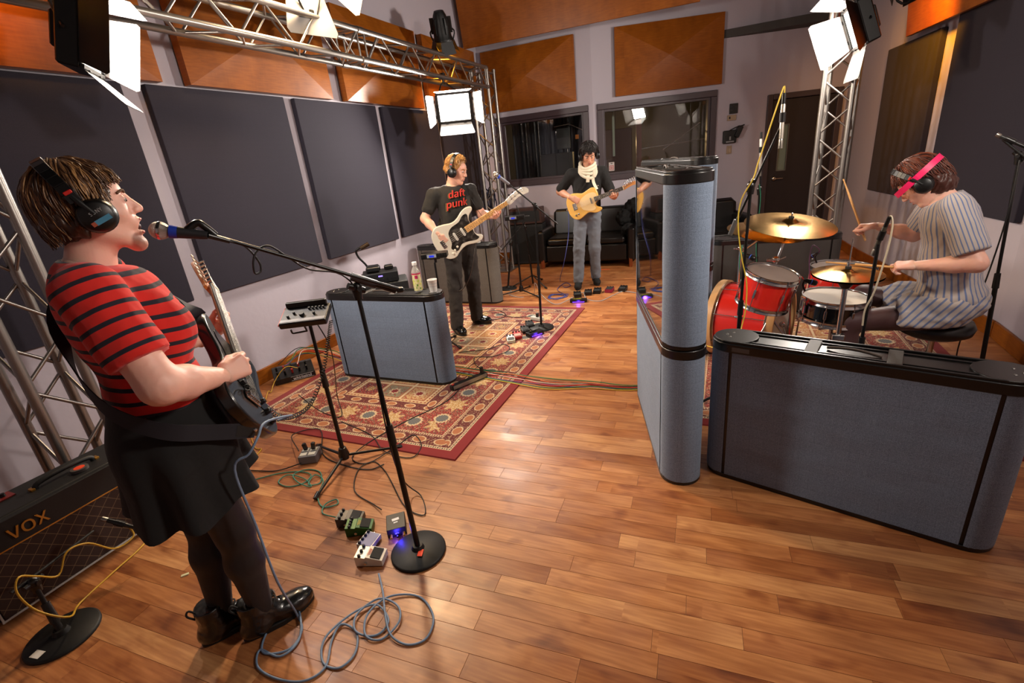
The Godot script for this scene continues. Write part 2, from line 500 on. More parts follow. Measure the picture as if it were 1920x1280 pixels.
func wall_panels() -> void:
	# along the left wall: local s = 3.2 - z
	var zs := [[-1.07, -2.27, "behind the singer with headphones"], [-2.42, -3.62, "above the mixer on the thin stand"], [-3.735, -4.93, "above the bass amplifier"], [-5.04, -6.25, "behind the bassist"], [-6.33, -7.52, "in the corner behind the truss column"]]
	for q in zs:
		cloth_panel(left_tr, 3.2 - q[0], 3.2 - q[1], 0.88, 2.37, "dark navy cloth acoustic panel on the wall " + q[2], "dark acoustic panels on the left wall")
	cloth_panel(right_a, 0.12, 1.26, 0.88, 2.37, "dark cloth acoustic panel on the wall between truss column and drummer", "dark acoustic panels on the right wall")
	cloth_panel(right_a, 1.52, 2.84, 0.86, 2.42, "dark cloth acoustic panel on the wall behind the drummer's back", "dark acoustic panels on the right wall")
	var us := [[-1.05, -2.53, "above the near truss column"], [-2.735, -4.22, "under the middle of the truss beam"], [-4.43, -5.9, "with the bright glare of a lamp on it"], [-6.06, -7.53, "in the corner under the amber par lamp"]]
	for q in us:
		wood_panel("pyramid_panel", left_tr, 3.2 - q[0], 3.2 - q[1], 2.385, 3.25, 0.09, 0.07, "orange stained wood pyramid panel " + q[2], "wooden pyramid panels")
	wood_panel("pyramid_panel", back_a, 0.095, 1.585, 2.39, 3.262, 0.09, 0.05, "orange stained wood pyramid panel over the left control room window", "wooden pyramid panels")
	wood_panel("pyramid_panel", back_b, 0.335, 1.832, 2.377, 3.26, 0.09, 0.05, "orange stained wood pyramid panel over the right control room window", "wooden pyramid panels")
	# the large leaning panels hung higher up
	var big := sh().box(Vector3(1.62, 0.62, 0), Vector3(3.24, 1.24, 0.05), Basis(), 0.004)
	solo("leaning_panel", big, stained_wood(), "large orange wood panel leaning out high over both windows", "wood panel", "", Vector3(-3.64, 3.245, -7.25), turned(3.0) * Basis(Vector3.RIGHT, deg_to_rad(8)))
	var big2 := sh().box(Vector3(1.3, 0.55, 0), Vector3(2.6, 1.1, 0.05), Basis(), 0.004)
	solo("leaning_panel", big2, stained_wood(), "orange wood panel high on the wall over the dark panels behind the drummer", "wood panel", "", right_a.origin + right_a.basis * Vector3(0.72, 2.40, 0.10), right_a.basis * Basis(Vector3.RIGHT, deg_to_rad(5)))
	var big3 := sh().box(Vector3(0, 0.4, 0), Vector3(2.5, 0.8, 0.05), Basis(), 0.004)

func wall_fittings() -> void:
	var tr := back_b
	var pl := sh().box(Vector3(2.0, 1.475, 0.006), Vector3(0.075, 0.115, 0.008), Basis(), 0.003)
	var sw := thing("light_switch", "small beige light switch on the wall beside the window", "light switch", tr.origin); sw.basis = tr.basis
	part("plate", pl, mat("beige_plastic", Color(0.66, 0.57, 0.47), 0.5), sw)
	part("rocker", sh().box(Vector3(2.005, 1.47, 0.014), Vector3(0.032, 0.06, 0.012), Basis(), 0.003), mat("beige_light", Color(0.72, 0.63, 0.53), 0.4), sw)
	var kp := thing("wall_keypad", "black keypad over a beige wall thermostat plate", "keypad", tr.origin); kp.basis = tr.basis
	part("body", sh().box(Vector3(2.03, 2.035, 0.012), Vector3(0.115, 0.135, 0.024), Basis(), 0.004), mat("black_plastic", Color(0.055, 0.05, 0.05), 0.45), kp)
	for a in 2:
		for b in 2:
			part("button", sh().box(Vector3(2.008 + a * 0.044, 2.015 + b * 0.046, 0.026), Vector3(0.028, 0.028, 0.006), Basis(), 0.002), mat("button_grey", Color(0.12, 0.11, 0.11), 0.5), kp)
	part("plate", sh().box(Vector3(2.01, 1.915, 0.012), Vector3(0.125, 0.075, 0.022), Basis(), 0.004), mats.beige_plastic, kp)
	part("window", sh().box(Vector3(1.98, 1.915, 0.024), Vector3(0.02, 0.03, 0.002)), mats.black_plastic, kp)
	var hb := thing("headset_box", "black wall box with a hook beside the window", "wall box", tr.origin); hb.basis = tr.basis
	part("body", sh().box(Vector3(1.99, 1.655, 0.03), Vector3(0.19, 0.18, 0.06), Basis(), 0.012), mats.black_plastic, hb)
	part("hook", sh().tube([Vector3(1.98, 1.74, 0.04), Vector3(2.05, 1.775, 0.09), Vector3(2.13, 1.79, 0.10), Vector3(2.17, 1.80, 0.09)], 0.009, 6), mats.black_plastic, hb)
	part("flap", sh().box(Vector3(2.10, 1.715, 0.06), Vector3(0.07, 0.16, 0.09), Basis(Vector3.BACK, -0.4), 0.008), mats.black_plastic, hb)
	part("volume_slot", sh().box(Vector3(1.99, 1.587, 0.062), Vector3(0.11, 0.02, 0.004)), mat("silver_plastic", Color(0.6, 0.6, 0.6), 0.4, 0.6), hb)
	part("thumb_button", sh().box(Vector3(1.99, 1.635, 0.062), Vector3(0.022, 0.05, 0.006), Basis(), 0.002), mats.silver_plastic, hb)
	var st := thing("window_sticker", "small white sticker with a red square on the right window pane", "sticker", tr.origin); st.basis = tr.basis
	part("paper", sh().box(Vector3(0.265, 1.405, -0.078), Vector3(0.085, 0.13, 0.002)), mat("paper", Color(0.78, 0.74, 0.72), 0.7), st)
	var pr := sh()
	for q in [[0, 0.03, 0.062, 0.007], [0, -0.03, 0.062, 0.007], [-0.028, 0, 0.007, 0.06], [0.028, 0, 0.007, 0.06], [-0.009, 0, 0.008, 0.034], [0.009, 0, 0.008, 0.034], [0, 0.012, 0.02, 0.006], [0, -0.012, 0.02, 0.006]]:
		pr.box(Vector3(0.265 + q[0], 1.388 + q[1], -0.0765), Vector3(q[2], q[3], 0.002))
	part("print", pr, mat("red_ink", Color(0.72, 0.2, 0.16), 0.6), st)
	part("heading", sh().box(Vector3(0.265, 1.452, -0.0765), Vector3(0.032, 0.014, 0.002)), mat("grey_ink", Color(0.35, 0.33, 0.33), 0.6), st)

func control_room() -> void:
	# the dim room behind the two windows
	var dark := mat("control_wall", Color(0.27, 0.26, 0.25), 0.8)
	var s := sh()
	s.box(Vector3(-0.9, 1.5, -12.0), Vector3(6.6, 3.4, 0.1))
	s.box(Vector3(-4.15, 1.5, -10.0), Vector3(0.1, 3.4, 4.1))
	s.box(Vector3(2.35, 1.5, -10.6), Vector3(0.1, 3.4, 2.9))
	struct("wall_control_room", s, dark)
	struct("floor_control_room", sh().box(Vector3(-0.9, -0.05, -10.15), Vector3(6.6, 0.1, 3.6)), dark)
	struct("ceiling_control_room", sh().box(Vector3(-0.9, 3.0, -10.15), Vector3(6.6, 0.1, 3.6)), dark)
	# curtain of hanging folds seen through the left window
	var cu := sh()
	var pts := PackedVector2Array()
	for k in 57: pts.append(Vector2(-3.98 + k * 0.0285, -9.62 + 0.035 * sin(k * 1.35) + 0.01 * sin(k * 0.7)))
	for k in 56:
		var a := pts[k]; var b := pts[k + 1]
		var nn := Vector3(b.y - a.y, 0, a.x - b.x).normalized() * -1.0
		var q := [cu.vert(Vector3(a.x, 0.2, a.y), nn), cu.vert(Vector3(b.x, 0.2, b.y), nn), cu.vert(Vector3(b.x, 2.9, b.y), nn), cu.vert(Vector3(a.x, 2.9, a.y), nn)]
		cu.quad(q[0], q[1], q[2], q[3])
		for e in [a, b]: pass
	solo("curtain", cu, mat("curtain", Color(0.30, 0.31, 0.34), 0.45, 0.3), "grey shiny curtain in folds behind the left control room window", "curtain")
	solo("mixing_desk", sh().box(Vector3(-2.85, 1.22, -8.5), Vector3(1.6, 0.06, 0.36), turned(3), 0.01).box(Vector3(-2.85, 0.6, -8.5), Vector3(1.5, 1.18, 0.28), turned(3)), stained_wood(), "wooden desk ledge behind the left control room window", "desk")
	var sp := thing("monitor_speaker", "grey screen and speaker on a post behind the left window", "speaker", Vector3(-2.66, 0, -8.95), 0.1)
	part("pole", sh().rod(Vector3(0.02, 1.2, 0), Vector3(0, 1.8, 0), 0.012), mat("chrome", Color(0.8, 0.8, 0.8), 0.18, 1.0), sp)
	part("screen", sh().box(Vector3(-0.05, 1.93, 0.04), Vector3(0.24, 0.34, 0.04), Basis(), 0.006), mat("grey_screen", Color(0.36, 0.38, 0.38), 0.5), sp)
	part("cabinet", sh().box(Vector3(-0.2, 1.48, 0.0), Vector3(0.62, 0.44, 0.2), Basis(), 0.01), mat("speaker_grey", Color(0.22, 0.215, 0.2), 0.6), sp)
	part("bracket", sh().rod(Vector3(-0.22, 2.14, 0.0), Vector3(0.06, 2.16, 0), 0.012).rod(Vector3(0.05, 2.16, 0), Vector3(0.42, 1.97, 0.05), 0.01), mats.chrome, sp)
	solo("orange_note", sh().box(Vector3(-2.44, 1.93, -8.85), Vector3(0.06, 0.07, 0.01), turned(20)), mat("orange_paper", Color(0.85, 0.5, 0.1), 0.6), "small orange paper note behind the left window", "note")
	solo("brown_cabinet", sh().box(Vector3(-1.95, 1.0, -9.3), Vector3(0.75, 1.98, 0.3), turned(8), 0.01), mat("brown_ply", Color(0.30, 0.17, 0.09), 0.5), "brown wooden cabinet behind the left window beside the guitarist", "cabinet")
	solo("console_desk", sh().box(Vector3(-0.85, 1.20, -8.72), Vector3(1.5, 0.07, 0.3), turned(16), 0.01).box(Vector3(-0.85, 0.58, -8.74), Vector3(1.4, 1.16, 0.24), turned(16)), mat("desk_oak", Color(0.55, 0.38, 0.16), 0.4), "oak console ledge behind the right control room window", "desk")
	solo("door_post", sh().box(Vector3(-1.45, 1.5, -9.3), Vector3(0.09, 2.9, 0.06), turned(16)), mat("rust_wood", Color(0.42, 0.2, 0.11), 0.5), "reddish wooden post behind the right control room window", "post")
	solo("white_post", sh().box(Vector3(-1.74, 2.0, -8.55), Vector3(0.035, 0.9, 0.03), turned(16)), mat("pale_post", Color(0.6, 0.66, 0.58), 0.5), "narrow pale green post at the edge of the right window", "post")
	solo("wall_board", sh().box(Vector3(-0.12, 1.2, -9.5), Vector3(0.34, 2.3, 0.05), turned(16)), mat("board_green", Color(0.42, 0.42, 0.36), 0.6), "pale green board standing behind the right control room window", "board")
	solo("violet_poster", sh().box(Vector3(0.22, 1.85, -9.1), Vector3(0.2, 0.75, 0.02), turned(16)), mat("violet_paper", Color(0.5, 0.48, 0.62), 0.5), "violet poster behind the right control room window", "poster")
	var bx := solo("paper_box", sh().box(Vector3(-0.71, 1.33, -8.36), Vector3(0.36, 0.14, 0.02), turned(16.5)), mat("box_pink", Color(0.66, 0.56, 0.5), 0.6), "pale sheet with an orange tab standing low behind the right window", "sheet")
	part("tab", sh().box(Vector3(-0.72, 1.405, -8.35), Vector3(0.06, 0.02, 0.022), turned(16.5)), mat("orange_tab", Color(0.9, 0.35, 0.12), 0.5), bx)
	var cl := thing("ceiling_lamp", "small round lamp glowing inside the control room", "lamp", Vector3(-2.122, 1.733, -10.6))
	part("globe", sh().ball(Vector3.ZERO, Vector3.ONE * 0.055, 16, 10), mat("glow_globe", Color(1, 1, 1), 0.5, 0.0, {"emission_enabled": true, "emission": Color(1.0, 0.85, 0.62), "emission_energy_multiplier": 3.0}), cl)
	part("stem", sh().rod(Vector3(0, 0.05, 0), Vector3(0, 2.95 - cl.position.y, 0), 0.008), mats.chrome, cl)
	var ol := OmniLight3D.new(); ol.name = "omni_light"; ol.light_color = Color(1.0, 0.82, 0.55); ol.light_energy = 0.8; ol.light_size = 0.05; ol.shadow_enabled = true; ol.omni_range = 15.0; ol.omni_attenuation = 2.0
	cl.add_child(ol)
	for q in [[Vector3(-1.35, 1.62, -8.95), Vector3(-0.2, 1.68, -8.95), "level mixer lamp bar"], [Vector3(-0.98, 1.57, -8.8), Vector3(-0.42, 1.92, -8.85), "slanting desk lamp arm"]]:
		solo("lamp_arm", sh().rod(q[0], q[1], 0.011, 0.007), mats.chrome, "thin chrome %s behind the right control room window" % q[2], "lamp arm")

# ---------------------------------------------------------------- floor
func plank_tones() -> Array:
	var im := Image.create(512, 512, false, Image.FORMAT_RGB8)
	var a := FastNoiseLite.new(); a.seed = 21; a.frequency = 0.012; a.fractal_octaves = 4
	var b := FastNoiseLite.new(); b.seed = 22; b.frequency = 0.03; b.fractal_octaves = 3
	var c := FastNoiseLite.new(); c.seed = 23; c.frequency = 0.008; c.fractal_octaves = 3
	for y in 512:
		for x in 512:
			var t := 0.9 + 0.13 * a.get_noise_2d(x * 0.5, y * 2.6) + 0.11 * b.get_noise_2d(x * 0.3, y * 5.0)
			var d := c.get_noise_2d(x, y * 1.6)
			if d > 0.30: t -= (d - 0.30) * 0.5
			t = clampf(t, 0, 1)
			im.set_pixel(x, y, Color(t, clampf(t * (0.55 + 0.45 * t), 0, 1), clampf(t * (0.35 + 0.65 * t), 0, 1)))
	im.generate_mipmaps()
	var tex := ImageTexture.create_from_image(im)
	var rough := noise_tex(0.015, 256, FastNoiseLite.TYPE_SIMPLEX_SMOOTH, 4, ramp([Color(0.6, 0.6, 0.6), Color(1, 1, 1)]), false, 31)
	var out := []
	var tones := [Color(0.75, 0.52, 0.32), Color(0.72, 0.48, 0.285), Color(0.69, 0.45, 0.26), Color(0.73, 0.50, 0.30), Color(0.63, 0.40, 0.225), Color(0.70, 0.465, 0.275), Color(0.79, 0.575, 0.37), Color(0.66, 0.43, 0.25), Color(0.715, 0.485, 0.295)]
	for k in tones.size():
		out.append(mat("plank_%d" % k, tones[k], 0.5, 0.0, {"albedo_texture": tex, "roughness_texture": rough, "uv1_triplanar": true, "uv1_world_triplanar": true, "uv1_scale": Vector3.ONE * 0.8, "uv1_offset": Vector3(k * 0.37, k * 0.61, k * 0.23)}))
	return out

func floor_planks() -> void:
	var base := struct("floor", sh().box(Vector3(-0.9, -0.06, -2.8), Vector3(6.4, 0.08, 12.4)), mat("subfloor", Color(0.16, 0.09, 0.045), 0.8))
	var tones := plank_tones()
	var bas := turned(3.0)
	var w := 0.0885
	var lens := [0.36, 0.45, 0.54, 0.66, 0.78, 0.92]
	var meshes := []
	for l in lens:
		meshes.append(sh().box(Vector3(l / 2.0, -0.01, 0), Vector3(l - 0.0008, 0.02, w - 0.0008), Basis(), 0.0006).mesh())
	var cut := [Vector2(-3.72, 3.0), Vector2(-3.72, -7.8), Vector2(-1.9, -7.85), Vector2(1.5, -8.85), Vector2(1.6, -7.4), Vector2(1.94, -4.5), Vector2(1.9, -3.4), Vector2(2.2, 3.0)]
	var poly := PackedVector2Array(cut)
	var cands := []
	var r := RandomNumberGenerator.new(); r.seed = 5
	var row := 0
	var zz := -9.3
	while zz < 3.3:
		var x := -4.3 - r.randf() * 0.6
		while x < 2.6:
			var k := r.randi() % lens.size()
			var tone := r.randi() % tones.size()
			var p := bas * Vector3(x, 0, zz)
			var q := bas * Vector3(x + lens[k], 0, zz)
			var mid := (p + q) / 2.0
			if Geometry2D.is_point_in_polygon(Vector2(mid.x, mid.z), poly) or Geometry2D.is_point_in_polygon(Vector2(p.x, p.z), poly) or Geometry2D.is_point_in_polygon(Vector2(q.x, q.z), poly):
				cands.append([mid.distance_to(Vector3(-0.45, 0, -1.9)), p, k, tone, mid])
			x += lens[k]
		zz += w; row += 1
	cands.sort_custom(func(m, n): return m[0] < n[0])
	var rest := []
	for t in tones.size(): rest.append(sh())
	for k in cands.size():
		var c: Array = cands[k]
		if k < 300:
			part("plank", meshes[c[2]], tones[c[3]], base, c[1], bas)
		else:
			rest[c[3]].box(c[1] + bas * Vector3(lens[c[2]] / 2.0, -0.01, 0), Vector3(lens[c[2]] - 0.0008, 0.02, w - 0.0008), bas, 0.0)
	for t in tones.size():
		var o := part("more_planks", rest[t], tones[t], base)
		o.set_meta("kind", "stuff")

# ---------------------------------------------------------------- rugs
func rug_texture(wm: float, lm: float, seed_: int) -> ImageTexture:   # a Persian rug: plain edge, three borders, a field of square compartments
	var w := int(wm * 330.0); var h := int(lm * 330.0)
	var im := Image.create(w, h, false, Image.FORMAT_RGB8)
	var wine := Color(0.50, 0.10, 0.10); var red := Color(0.58, 0.15, 0.12); var dark := Color(0.36, 0.09, 0.085); var cream := Color(0.80, 0.70, 0.55); var gold := Color(0.70, 0.54, 0.32); var navy := Color(0.17, 0.13, 0.17); var olive := Color(0.46, 0.43, 0.31); var grey := Color(0.46, 0.46, 0.44)
	var f := FastNoiseLite.new(); f.seed = seed_; f.frequency = 0.16; f.fractal_octaves = 2
	var g := FastNoiseLite.new(); g.seed = seed_ + 1; g.noise_type = FastNoiseLite.TYPE_CELLULAR; g.frequency = 0.13; g.cellular_return_type = FastNoiseLite.RETURN_DISTANCE
	for y in h:
		for x in w:
			var px := x / 330.0; var py := y / 330.0
			# mirrored coordinates keep the pattern symmetrical
			var mx := mini(x, w - 1 - x); var my := mini(y, h - 1 - y)
			var dx := mx / 330.0; var dy := my / 330.0
			var d := minf(dx, dy)
			var along := dy if dx < dy else dx
			if dx < dy: along = py
			else: along = px
			var c := red
			var n1 := f.get_noise_2d(mx, my)
			var n2 := g.get_noise_2d(mx, my)
			if d < 0.07: c = wine
			elif d < 0.077 or (d > 0.088 and d < 0.094): c = cream
			elif d < 0.088: c = navy if int(along * 120.0) % 2 else cream
			elif d < 0.195:
				var t := fposmod(along, 0.165) - 0.0825
				var e := Vector2(t / 0.052, (d - 0.1445) / 0.036).length()
				if e < 0.8: c = gold if (mx + my * 2) % 5 > 1 else red
				elif e < 1.0: c = cream
				else: c = dark if n2 > -0.72 else (gold if n1 > 0 else Color(0.55, 0.38, 0.30))
				if e > 1.0 and n1 > 0.34: c = cream.darkened(0.2)
			elif d < 0.2 or (d > 0.212 and d < 0.217): c = cream
			elif d < 0.212: c = dark if int(along * 110.0) % 2 else cream
			elif d < 0.46:
				var t := fposmod(along, 0.40) - 0.2
				var e := Vector2(t / 0.062, (d - 0.335) / 0.062).length()
				var a := atan2(d - 0.335, t)
				e *= 1.0 + 0.08 * sin(a * 14.0)
				var t2 := fposmod(along + 0.2, 0.40) - 0.2
				var e2 := Vector2(t2 / 0.075, (d - 0.335) / 0.075).length() * (1.0 + 0.25 * sin(atan2(d - 0.335, t2) * 8.0))
				if e < 0.72: c = grey if (mx * 3 + my) % 4 > 0 else navy
				elif e < 1.0: c = cream
				elif e2 < 1.0: c = gold if n1 > -0.1 else cream
				else:
					c = red
					if n2 < -0.80: c = cream if n1 > 0.0 else navy
					elif n2 < -0.66: c = dark if n1 > 0.1 else olive
					elif n1 > 0.30: c = cream.darkened(0.12)
					elif n1 < -0.32: c = dark
			elif d < 0.465 or (d > 0.477 and d < 0.482): c = cream
			elif d < 0.477: c = dark if int(along * 110.0) % 2 else cream
			elif d < 0.57:
				var t := fposmod(along + 0.04, 0.17) - 0.085
				var e := Vector2(t / 0.048, (d - 0.526) / 0.03).length()
				if e < 0.75: c = gold if (mx * 2 + my) % 5 > 1 else red
				elif e < 1.0: c = cream
				else: c = dark if n1 < 0.22 else Color(0.5, 0.3, 0.22)
			elif d < 0.576 or (d > 0.60 and d < 0.606): c = cream
			elif d < 0.60: c = wine if int(along * 60.0) % 2 and absf(d - 0.588) < 0.006 else gold.lightened(0.15)
			else:
				var cx := (px - 0.606) / ((wm - 1.212) / 3.0); var cy := (py - 0.606) / ((lm - 1.212) / 8.0)
				var ix := int(cx); var iy := int(cy)
				var fx := cx - ix; var fy := cy - iy
				var ed := minf(minf(fx, 1.0 - fx), minf(fy, 1.0 - fy))
				var sort := (ix * 2 + iy * 3) % 5
				var ground: Color = [gold.lightened(0.12), red.darkened(0.12), gold, olive.lightened(0.1), Color(0.60, 0.40, 0.27)][sort]
				if ed < 0.045: c = cream
				elif ed < 0.10: c = gold if int((fx + fy) * 26.0) % 2 else wine
				else:
					c = ground
					var r := Vector2(fx - 0.5, fy - 0.5)
					var e := r.length() * (1.0 + 0.18 * sin(r.angle() * 8.0))
					if sort == 1 or sort == 4:
						if n2 < -0.74: c = cream
						elif n1 > 0.25: c = navy
						elif e < 0.18: c = gold
					else:
						if e < 0.12: c = wine
						elif e < 0.19: c = cream
						elif n2 < -0.76: c = wine if n1 > -0.1 else navy
						elif n1 > 0.33: c = red
			var k := 0.93 + 0.07 * sin(x * 2.1) * sin(y * 2.3)
			im.set_pixel(x, y, Color(c.r * k, c.g * k, c.b * k))
	im.generate_mipmaps()
	return ImageTexture.create_from_image(im)

func rug(called: String, lo: Vector2, hi: Vector2, tex: Texture2D, label: String) -> void:
	var s := sh()
	var y := 0.009
	var e := 0.004
	s.face([Vector3(lo.x + e, y, hi.y - e), Vector3(hi.x - e, y, hi.y - e), Vector3(hi.x - e, y, lo.y + e), Vector3(lo.x + e, y, lo.y + e)], [Vector2(0, 1), Vector2(1, 1), Vector2(1, 0), Vector2(0, 0)])
	var b := [Vector3(lo.x, 0.0005, hi.y), Vector3(hi.x, 0.0005, hi.y), Vector3(hi.x, 0.0005, lo.y), Vector3(lo.x, 0.0005, lo.y)]
	var t := [Vector3(lo.x + e, y, hi.y - e), Vector3(hi.x - e, y, hi.y - e), Vector3(hi.x - e, y, lo.y + e), Vector3(lo.x + e, y, lo.y + e)]
	for k in 4:
		s.face([b[k], b[(k + 1) % 4], t[(k + 1) % 4], t[k]], [Vector2(0.01, 0.01), Vector2(0.02, 0.01), Vector2(0.02, 0.01), Vector2(0.01, 0.01)])
	var m := mat(called + "_pile", Color(1, 1, 1), 0.95, 0.0, {"albedo_texture": tex, "rim_enabled": true, "rim": 0.15})
	solo("rug", s, m, label, "rug")

func rugs() -> void:
	rug("rug_a", Vector2(-3.31, -5.04), Vector2(-1.392, -2.02), rug_texture(1.92, 3.02, 40), "red and gold patterned persian rug under the bassist and blue baffle")
	rug("rug_b", Vector2(-0.28, -5.35), Vector2(1.56, -2.75), rug_texture(1.84, 2.6, 50), "red patterned persian rug under the drum kit")

# ---------------------------------------------------------------- lighting truss
func alu() -> StandardMaterial3D: return mat("alu", Color(0.60, 0.58, 0.56), 0.36, 0.95)

func truss(called: String, label: String, a: Vector3, b: Vector3, side: Vector3, size := 0.24, bay := 0.25) -> Node3D:   # a square truss: four chords, zigzag braces, couplers at its ends
	var o := thing(called, label, "truss", a)
	var d := b - a
	var l := d.length()
	var f := d / l
	var x := side.normalized()
	var y := f.cross(x).normalized()
	var h := size / 2.0
	var cs := [x * h + y * h, -x * h + y * h, -x * h - y * h, x * h - y * h]
	for c in cs:
		part("chord", sh().rod(c, c + d, 0.0245, -1, 12), alu(), o)
	var n := int(l / bay)
	var st := l / n
	for k in 4:
		var p: Vector3 = cs[k]; var q: Vector3 = cs[(k + 1) % 4]
		for j in n:
			var up := (j + k) % 2 == 0
			var s0: Vector3 = (p if up else q) + f * (j * st + 0.02)
			var s1: Vector3 = (q if up else p) + f * ((j + 1) * st - 0.02)
			part("brace", sh().rod(s0, s1, 0.0095, -1, 7, false), alu(), o)
		for e in [0.03, l - 0.03]:
			part("end_brace", sh().rod(p + f * e, q + f * e, 0.0095, -1, 7, false), alu(), o)
	for c in cs:
		for e in [0.0, l]:
			part("coupler", sh().rod(c + f * (e - 0.02), c + f * (e + 0.02), 0.029, -1, 12), alu(), o)
	return o

func truss_work() -> void:
	truss("truss_beam", "long silver aluminium truss beam running high along the wall with wood panels", Vector3(-3.26, 2.765, -1.24), Vector3(-3.26, 2.765, -4.16), Vector3.RIGHT)
	truss("truss_beam", "silver aluminium truss beam section lit amber beside the far corner column", Vector3(-3.26, 2.765, -4.2), Vector3(-3.26, 2.765, -6.84), Vector3.RIGHT)
	for q in [[Vector3(-3.26, 0, -6.98), "silver truss column in the far corner behind the bassist"], [Vector3(-3.26, 0, -1.125), "silver truss column against the wall behind the singer"]]:
		var c := truss("truss_column", q[1], q[0] + Vector3(0, 0.03, 0), q[0] + Vector3(0, 2.87, 0), Vector3.RIGHT)
		part("base_plate", sh().box(Vector3(0, -0.016, 0), Vector3(0.4, 0.02, 0.4), Basis(), 0.004), alu(), c)
	var r := truss("truss_column", "silver truss column by the door behind the drummer", Vector3(0.97, 0.03, -6.02), Vector3(0.97, 3.6, -6.02), Vector3(0.95, 0, 0.3))
	part("base_plate", sh().box(Vector3(0, -0.016, 0), Vector3(0.4, 0.02, 0.4), turned(-17), 0.004), alu(), r)

# ---------------------------------------------------------------- lamps
func black_metal() -> StandardMaterial3D: return mat("black_metal", Color(0.045, 0.043, 0.042), 0.42, 0.3)

func led_panel(key: String, label: String, doors: Array, top: Vector3, led_dots := false) -> void:   # a flat panel lamp with barn doors hanging by a yoke from top
	var q: Array = LAMPS[key]
	var at: Vector3 = q[0]; var nrm: Vector3 = q[1].normalized(); var sz: Vector2 = q[2]
	var o := thing("panel_lamp", label, "stage light", at)
	var b := facing(nrm)
	var body := Node3D.new()
	var w := sz.x; var h := sz.y
	part("housing", sh().box(b * Vector3(0, 0, -0.055), Vector3(w + 0.05, h + 0.05, 0.1), b, 0.012).box(b * Vector3(0, 0, -0.125), Vector3(w * 0.55, h * 0.6, 0.05), b, 0.01), black_metal(), o)
	var rim := sh()
	for e in [[0, h / 2 + 0.014, w + 0.05, 0.022], [0, -h / 2 - 0.014, w + 0.05, 0.022], [-w / 2 - 0.018, 0, 0.034, h], [w / 2 + 0.018, 0, 0.034, h]]:
		rim.box(b * Vector3(e[0], e[1], 0.002), Vector3(e[2], e[3], 0.02), b, 0.003)
	part("front_rim", rim, black_metal(), o)
	var glow := mat("glow_" + key, Color(1, 1, 1), 0.5, 0.0, {"emission_enabled": true, "emission": q[4], "emission_energy_multiplier": 4.0})
	part("lit_face", sh().box(b * Vector3(0, 0, -0.002), Vector3(w, h, 0.004), b), glow, o)
	var inner := mat("door_alu", Color(0.62, 0.61, 0.6), 0.5, 0.2)
	for d in doors:   # [side, opening angle in degrees, length]
		var ax: Vector3; var edge: Vector3; var span: float
		match d[0]:
			"left": edge = Vector3(-w / 2 - 0.042, 0, 0); span = h
			"right": edge = Vector3(w / 2 + 0.042, 0, 0); span = h
			"top": edge = Vector3(0, h / 2 + 0.025, 0); span = w
			"bottom": edge = Vector3(0, -h / 2 - 0.025, 0); span = w
		var out := edge.normalized()
		var ang := deg_to_rad(d[1])
		var dir := out * sin(ang) + Vector3(0, 0, 1) * cos(ang)
		var along := Vector3(0, 0, 1).cross(out).normalized()
		var ln: float = d[2]
		var pts := [edge - along * span / 2, edge + along * span / 2, edge + along * (span / 2 + ln * 0.22) + dir * ln * 0.9, edge + along * (span / 2 + ln * 0.16) + dir * ln, edge - along * (span / 2 + ln * 0.16) + dir * ln, edge - along * (span / 2 + ln * 0.22) + dir * ln * 0.9]
		var nin := along.cross(dir).normalized()
		if nin.dot(out) > 0: nin = -nin
		var s := sh()
		var a := []; var c := []
		for p in pts: a.append(b * (p + nin * 0.0012)); c.append(b * (p - nin * 0.0012))
		s.face(a)
		c.reverse()
		s.face(c)
		var lining := sh(); lining.face(a)
		var leaf := part("barn_door", s, black_metal(), o)
		part("white_lining", lining.moved(Transform3D(Basis(), b * (nin * 0.0008))), inner, leaf)
		var hinge := sh()
		for t in [-0.3, 0.3]: hinge.rod(b * (edge + along * (t * span - 0.015) + Vector3(0, 0, 0.012)), b * (edge + along * (t * span + 0.015) + Vector3(0, 0, 0.012)), 0.006, -1, 8)
		part("hinge", hinge, black_metal(), leaf)
	# yoke and clamp
	var l := b * Vector3(-w / 2 - 0.045, 0, -0.06); var r := b * Vector3(w / 2 + 0.045, 0, -0.06)
	var up := top - at
	var mid := up - Vector3(0, 0.07, 0)
	part("yoke", sh().tube([l, l.lerp(mid, 0.75) + b * Vector3(-0.02, 0, 0), mid, r.lerp(mid, 0.75) + b * Vector3(0.02, 0, 0), r], 0.008, 8, 4), black_metal(), o)
	part("clamp", sh().rod(mid, up, 0.012).box(up, Vector3(0.05, 0.06, 0.045), Basis(), 0.006), black_metal(), o)
	var lamp := AreaLight3D.new()
	lamp.name = "area_light"
	lamp.area_size = sz; lamp.light_energy = q[3]; lamp.light_color = q[4]
	lamp.area_normalize_energy = true
	lamp.shadow_enabled = true; lamp.area_range = 20.0; lamp.area_attenuation = 2.0
	o.add_child(lamp)
	lamp.transform = Transform3D(facing(-nrm), nrm * 0.02)

